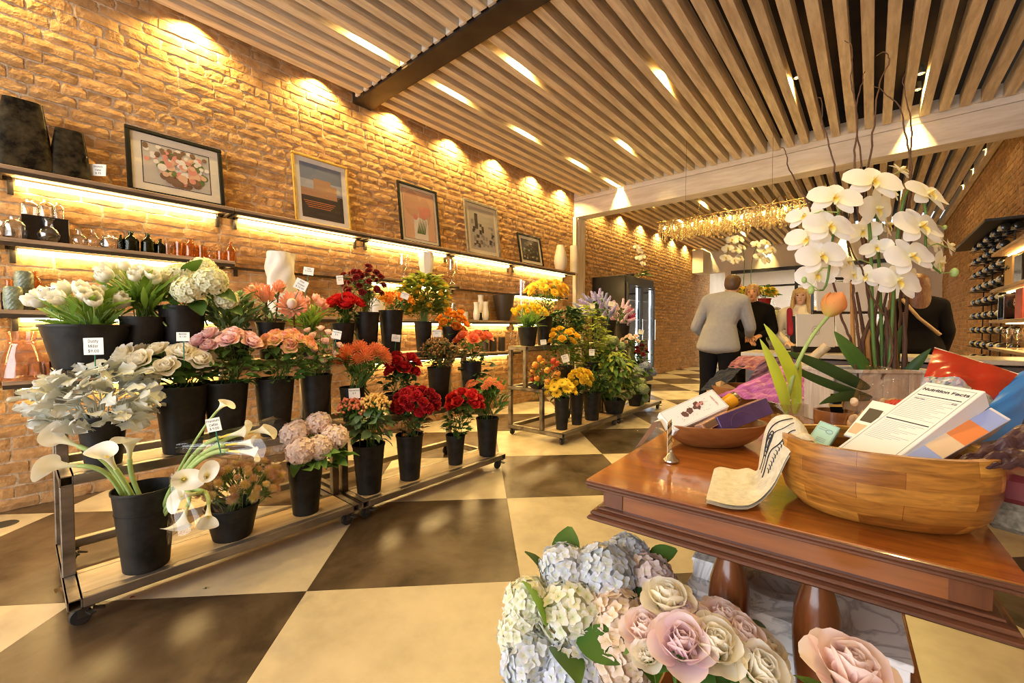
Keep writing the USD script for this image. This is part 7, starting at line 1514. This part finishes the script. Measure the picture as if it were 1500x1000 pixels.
t = thing('gift_bag', 'pale kraft gift box with ribbon on the second right wall shelf', 'gift box', (XR - .14, 6.1, 1.521)); MB().box((0, 0, .14), (.16, .26, .28), bev=.004).build('box', 'kraft_pale', t) if 'kraft_pale' in LOOK else MB().box((0, 0, .14), (.16, .26, .28), bev=.004).build('box', 'kraft', t); MB().tube([(-.083, -.06, .16), (-.085, 0, .19), (-.083, .06, .16)], .008, 6).build('bow', 'black_frame', t, True)
t = thing('black_box', 'black box on the second right wall shelf near the picture edge', 'box', (XR - .14, 5.68, 1.521)); MB().box((0, 0, .12), (.18, .26, .24), bev=.004).build('box', 'gloss_black', t)
t = thing('red_box', 'red box on the third right wall shelf at the picture edge', 'box', (XR - .13, 5.62, 1.206)); grain('red_wood', (.34, .05, .02), (.46, .08, .03), 5, .5); MB().box((0, 0, .13), (.2, .22, .26), bev=.004).build('box', 'red_wood', t)
t = thing('decanter_box', 'open black gift box with a glass jug on the third right wall shelf', 'box', (XR - .14, 6.2, 1.206)); MB().box((.05, 0, .12), (.02, .26, .24)).box((-.03, .12, .12), (.14, .02, .24)).box((-.03, -.12, .12), (.14, .02, .24)).box((0, 0, .01), (.16, .26, .02)).build('box', 'gloss_black', t); MB().lathe(hollow([(.04, .02), (.04, .14), (.03, .16), (.035, .18)], .003), 16, (-.03, 0, 0)).build('jug', 'clear_glass', t, True)
for i, y in enumerate((5.25, 5.42, 5.95, 6.35)):
    for z, zz in ((.926, 'lowest'), (1.205, 'third')):
        if z > 1 and i < 2: continue
        t = thing('wine_glass', f'stemmed wine glass on the {zz} right wall shelf, place {["nearest the camera", "second from the camera", "third from the camera", "farthest along"][i]}', 'glass', (XR - .17, y, z + .001)); MB().lathe(hollow([(.032, 0), (.03, .004), (.005, .01), (.004, .08), (.02, .1), (.036, .14), (.03, .19)], .002), 18).build('glass', 'clear_glass', t, True)
t = thing('framed_picture', 'dark framed picture high on the right wall above the wine shelves', 'picture', (XR - .03, 5.7, 2.05), 0); MB().box((0, 0, .3), (.03, .5, .6), bev=.004).build('frame', 'frame_black', t); MB().box((-.016, 0, .3), (.004, .42, .52)).build('print', 'print_brown', t)

# ---------------------------------------------------------------- small things on the floor
p = onZ(5, 768, 0); t = thing('floor_outlet', 'round dark floor outlet cover at the left picture edge', 'outlet', p); MB().lathe([(0, .004), (.055, .004), (.055, .004), (.06, 0)][::-1], 24).build('cover', 'rubber', t, True)
for i, (x, y, m_, lb) in enumerate(((86, 861, 'leaf_bronze', 'curled dark leaf on the floor left of the front caster'), (190, 876, 'burgundy_flower', 'tiny fallen red petal on the floor under the first cart'), (302, 862, 'leaf_dark', 'small dark leaf scrap on the light tile under the first cart'), (934, 630, 'white_tulip', 'white paper scrap on the dark tile before the third cart'))):
    p = onZ(x, y, .003); t = thing('fallen_leaf', lb, 'leaf', p); v, f, uv = petal(.045 if i == 0 else .02, .03 if i == 0 else .012, .3, -.9, .4, 5, 4, e=.9); MB().add(v, f, uv, rotz(i * 1.7)).build('blade', m_, t, True)
# ---------------------------------------------------------------- people
import manifold3d as mf
plain('skin', (.66, .36, .21), .5, subsurface_weight=.08); plain('skin_pale', (.74, .46, .30), .5, subsurface_weight=.08); plain('eye_dark', (.02, .015, .012), .2); plain('lip', (.50, .12, .09), .4)
grain('shirt_grey', (.27, .265, .29), (.30, .295, .32), 30, .85, bump=.2); plain('cloth_black', (.006, .005, .006), .9, specular_ior_level=.1); plain('trousers_dark', (.010, .009, .011), .9, specular_ior_level=.1); plain('cream_knit', (.72, .62, .44), .9); plain('shoe_black', (.012, .011, .010), .4); plain('apron_black', (.015, .014, .016), .7); plain('red_scarf', (.34, .012, .03), .8); plain('strap_tan', (.34, .22, .11), .6)
grain('hair_brown', (.05, .025, .012), (.11, .055, .025), 40, .5, stretch=(6, 6, .7)); grain('hair_blonde', (.42, .24, .07), (.66, .44, .17), 40, .45, stretch=(6, 6, .7)); grain('hair_fair', (.36, .19, .07), (.52, .32, .13), 40, .45, stretch=(6, 6, .7)); grain('hair_chestnut', (.07, .025, .010), (.20, .08, .03), 40, .45, stretch=(6, 6, .7))
SPH = mf.Manifold.sphere(1.0, 20)
def ball_(p, r): r = np.broadcast_to(np.asarray(r, float), 3); return SPH.scale(tuple(r)).translate(tuple(map(float, p)))
def fuse(bones, edge=.022, it=8, grow=0.0):
    parts = []
    for b in bones: parts.append(mf.Manifold.batch_hull([ball_(p, np.asarray(r, float) + grow) for p, r in b]))
    M = mf.Manifold.batch_boolean(parts, mf.OpType.Add).refine_to_length(edge); a = M.to_mesh(); tm = trimesh.Trimesh(np.array(a.vert_properties)[:, :3], np.array(a.tri_verts), process=True)
    trimesh.smoothing.filter_taubin(tm, .5, -.53, it); return np.array(tm.vertices), np.array(tm.faces)
def person(label, pos, heading, H, J, skin, top, legs, hair_m, hair, top_kind='shirt', face=True, sleeves=True, extra=None):
    """J: joints in a frame with x to the figure's left-hand... x right, y forward, z up, for a 1.75 m figure"""
    s = H / 1.75; t = thing('person', label, 'person', pos, heading)
    d = dict(hipL=(-.09, 0, .93), hipR=(.09, 0, .93), kneeL=(-.10, .02, .50), kneeR=(.10, .02, .50), ankL=(-.10, -.02, .08), ankR=(.10, -.02, .08), toeL=(-.12, .15, .03), toeR=(.12, .15, .03), pel=(0, 0, .95), waist=(0, .0, 1.10), chest=(0, .01, 1.30), neck=(0, .0, 1.47), head=(0, .02, 1.63),
             shL=(-.175, 0, 1.41), shR=(.175, 0, 1.41), elL=(-.23, -.03, 1.13), elR=(.23, -.03, 1.13), wrL=(-.22, .10, .90), wrR=(.22, .10, .90)); d.update(J); d = {k: np.array(v, float) * s for k, v in d.items()}
    q = lambda *a: [(d[k] if isinstance(k, str) else np.asarray(k, float), np.asarray(r, float) * s) for k, r in a]
    torso = [q(('pel', (.155, .11, .10)), ('waist', (.135, .10, .09))), q(('waist', (.135, .10, .09)), ('chest', (.165, .115, .10))), q(('chest', (.165, .115, .10)), ('shL', .062), ('shR', .062), ('neck', .055))]
    arms = [q(('shL', .058), ('elL', .045)), q(('shR', .058), ('elR', .045)), q(('elL', .043), ('wrL', .029)), q(('elR', .043), ('wrR', .029))]
    legs_ = [q(('hipL', .098), ('kneeL', .062)), q(('hipR', .098), ('kneeR', .062)), q(('kneeL', .058), ('ankL', .04)), q(('kneeR', .058), ('ankR', .04))]
    hd = d['head']; nk = d['neck']; fwd = np.array(J.get('look', (0, 1, 0)), float); fwd /= np.linalg.norm(fwd); rt = np.cross(fwd, [0, 0, 1.0]); rt /= np.linalg.norm(rt); up = np.cross(rt, fwd)
    hp = lambda x, y, z: hd + s * (rt * x + fwd * y + up * z)
    head = [[(nk, np.array(.052) * s), (hp(0, -.02, -.05), np.array(.05) * s)], [(hp(0, -.012, .03), np.array((.076, .09, .088)) * s), (hp(0, .02, -.055), np.array(.05) * s), (hp(0, .055, -.085), np.array(.026) * s)],
            [(hp(0, .085, .012), np.array(.008) * s), (hp(0, .103, -.022), np.array(.014) * s), (hp(0, .083, -.028), np.array(.018) * s)], [(hp(-.078, -.005, -.01), np.array((.012, .02, .028)) * s)], [(hp(.078, -.005, -.01), np.array((.012, .02, .028)) * s)]]
    hands = []
    for side, wr, el in (('L', d['wrL'], d['elL']), ('R', d['wrR'], d['elR'])):
        a = wr - el; a /= np.linalg.norm(a); b = np.cross(a, [0, 0, 1.0] if abs(a[2]) < .9 else [0, 1.0, 0]); b /= np.linalg.norm(b); c = np.cross(b, a); palm = wr + a * .05 * s
        hands.append([(wr, np.array(.026) * s), (palm + b * .025 * s + a * .03 * s, np.array(.017) * s), (palm - b * .025 * s + a * .03 * s, np.array(.017) * s)])
        for k, L in enumerate((.068, .078, .074, .058)):
            o = palm + b * (.030 - .020 * k) * s + a * .038 * s; m1 = o + a * L * .55 * s - c * .008 * s; m2 = m1 + a * L * .4 * s - c * .022 * s
            hands += [[(o, np.array(.0095) * s), (m1, np.array(.009) * s)], [(m1, np.array(.009) * s), (m2, np.array(.0075) * s)]]
        th = palm + b * .034 * s - a * .01 * s; hands.append([(th, np.array(.012) * s), (th + (b * .8 + a * .9 - c * .3) * .045 * s, np.array(.009) * s)])
    v, f = fuse(torso + arms + legs_ + head + hands, .02, 6); MB().add(v, f).build('body', skin, t, True)
    tb_ = torso + (arms if sleeves else arms[:2])
    if top_kind == 'shirt': v, f = fuse(tb_ + [q(((0, -.01, .90), (.215, .16, .05)), ('waist', (.16, .12, .06)))], .022, 5, .016)
    else: v, f = fuse(tb_ + [q(('waist', (.14, .11, .06)), ((-.04, 0, .55), (.19, .15, .03)), ((.04, 0, .55), (.19, .15, .03)))], .024, 5, .014)
    MB().add(v, f).build('shirt' if top_kind == 'shirt' else 'dress', top, t, True)
    v, f = fuse(legs_ + [q(('pel', (.155, .11, .08)), ('hipL', .098), ('hipR', .098))], .024, 5, .014); MB().add(v, f).build('trousers', legs, t, True)
    for sd in 'LR':
        v, f = fuse([q(('ank' + sd, .046), ('toe' + sd, .034)), [(d['ank' + sd] + np.array([0, -.03, -.04]) * s, np.array(.036) * s), (d['toe' + sd], np.array(.03) * s)]], .02, 4); v[:, 2] = np.maximum(v[:, 2], .002); MB().add(v, f).build('shoe', 'shoe_black', t, True)
    hv, hf = fuse(hair(hp, s), .016, 4); MB().add(hv, hf).build('hair', hair_m, t, True)
    if face:
        for sx_ in (-.031, .031):
            MB().ball(hp(sx_, .077, .012), np.array((.011, .006, .006)) * s, 2).build('eye', 'eye_dark', t, True); MB().ball(hp(sx_, .080, .034), np.array((.017, .005, .003)) * s, 1).build('eyebrow', hair_m, t, True)
        MB().ball(hp(0, .078, -.058), np.array((.022, .008, .006)) * s, 2).build('mouth', 'lip', t, True)
    if extra: extra(t, d, hp, s)
    return t
def short_hair(hp, s): return [[(hp(0, -.02, .05), np.array((.083, .095, .075)) * s), (hp(0, -.045, 0), np.array((.08, .07, .07)) * s)]]
def tied_hair(hp, s): return [[(hp(0, -.018, .048), np.array((.084, .095, .074)) * s), (hp(0, -.05, 0), np.array((.08, .065, .07)) * s)], [(hp(0, -.12, .0), np.array(.035) * s)], [(hp(-.075, .01, 0), np.array((.012, .03, .05)) * s), (hp(-.06, .05, .06), np.array(.02) * s)], [(hp(.075, .01, 0), np.array((.012, .03, .05)) * s), (hp(.06, .05, .06), np.array(.02) * s)]]
def long_hair(hp, s, L=.36):
    o = [[(hp(0, -.018, .05), np.array((.087, .097, .076)) * s), (hp(0, -.05, -.02), np.array((.088, .065, .07)) * s)], [(hp(0, -.06, -.02), np.array((.09, .06, .06)) * s), (hp(0, -.09, -L), np.array((.105, .035, .04)) * s)]]
    for sg in (-1, 1): o += [[(hp(sg * .062, .05, .07), np.array(.024) * s), (hp(sg * .085, .02, -.02), np.array((.02, .04, .05)) * s)], [(hp(sg * .085, .02, -.02), np.array((.022, .04, .05)) * s), (hp(sg * .10, .045, -.30), np.array((.03, .028, .05)) * s)]]
    return o
ph = lambda px, D: at(px, 500, D) * np.array([1, 1, 0])
toward = lambda p: math.atan2(-p[0], p[1]) + math.pi     # heading whose forward (+y) looks at the camera
mp_ = ph(1052, 4.75); hm = toward(mp_) + math.pi - .35
person('man in a loose grey shirt and dark trousers seen from behind, bending towards the counter', mp_, hm, 1.80, dict(chest=(.03, .10, 1.28), waist=(.0, .03, 1.10), neck=(.05, .17, 1.44), head=(.07, .23, 1.57), shL=(-.15, .10, 1.40), shR=(.20, .12, 1.38), elL=(-.27, .06, 1.10), elR=(.27, .16, 1.10), wrL=(-.20, .26, .97), wrR=(.20, .36, 1.02), kneeL=(-.12, .02, .5), ankL=(-.15, -.03, .08), toeL=(-.18, .14, .03)), 'skin', 'shirt_grey', 'trousers_dark', 'hair_brown', short_hair, face=False)
wp = ph(1101, 5.3); person('woman with tied fair hair in black, facing the camera beside the man', wp, toward(wp), 1.68, dict(elL=(-.24, .02, 1.14), wrL=(-.10, .20, 1.08), elR=(.24, .02, 1.14), wrR=(.06, .22, 1.04), look=(.12, 1, -.05)), 'skin', 'cloth_black', 'cloth_black', 'hair_fair', tied_hair, top_kind='dress')
bp_ = ph(1172, 5.15)
def apron(t, d, hp, s):
    c = d['chest']; MB().grid(lambda u, w: np.stack([(w - .5) * .22 * s, c[1] + (.125 + .02 * np.cos((w - .5) * 3) - .0 * u) * s + 0 * u, c[2] + (.07 - .75 * u) * s]), 10, 8).build('apron', 'apron_black', t, True)
    v, f = fuse([[(d['shR'] + np.array([-.05, .09, .04]), np.array(.03)), (d['chest'] + np.array([.10, .14, -.14]), np.array(.035))]], .02, 3); MB().add(v, f).build('scarf', 'red_scarf', t, True)
person('smiling woman with long blonde hair, cream knit top and black apron behind the counter', bp_, toward(bp_), 1.62, dict(elL=(-.25, .06, 1.12), wrL=(-.12, .26, 1.04), elR=(.27, .06, 1.14), wrR=(.14, .24, 1.04), look=(.1, 1, 0)), 'skin_pale', 'cream_knit', 'trousers_dark', 'hair_blonde', long_hair, extra=apron)
rp = ph(1343, 4.35)
def bag(t, d, hp, s): MB().tube([d['shL'] + np.array([.03, -.08, .07]), d['chest'] + np.array([-.02, -.15, -.02]), d['waist'] + np.array([.14, -.14, .0])], .018, 6).build('strap', 'strap_tan', t, True)
person('woman with long chestnut hair in a black coat, back to the camera behind the orchids', rp, toward(rp) + math.pi + .2, 1.68, {}, 'skin_pale', 'cloth_black', 'trousers_dark', 'hair_chestnut', lambda hp, s: long_hair(hp, s, .42), face=False, extra=bag)
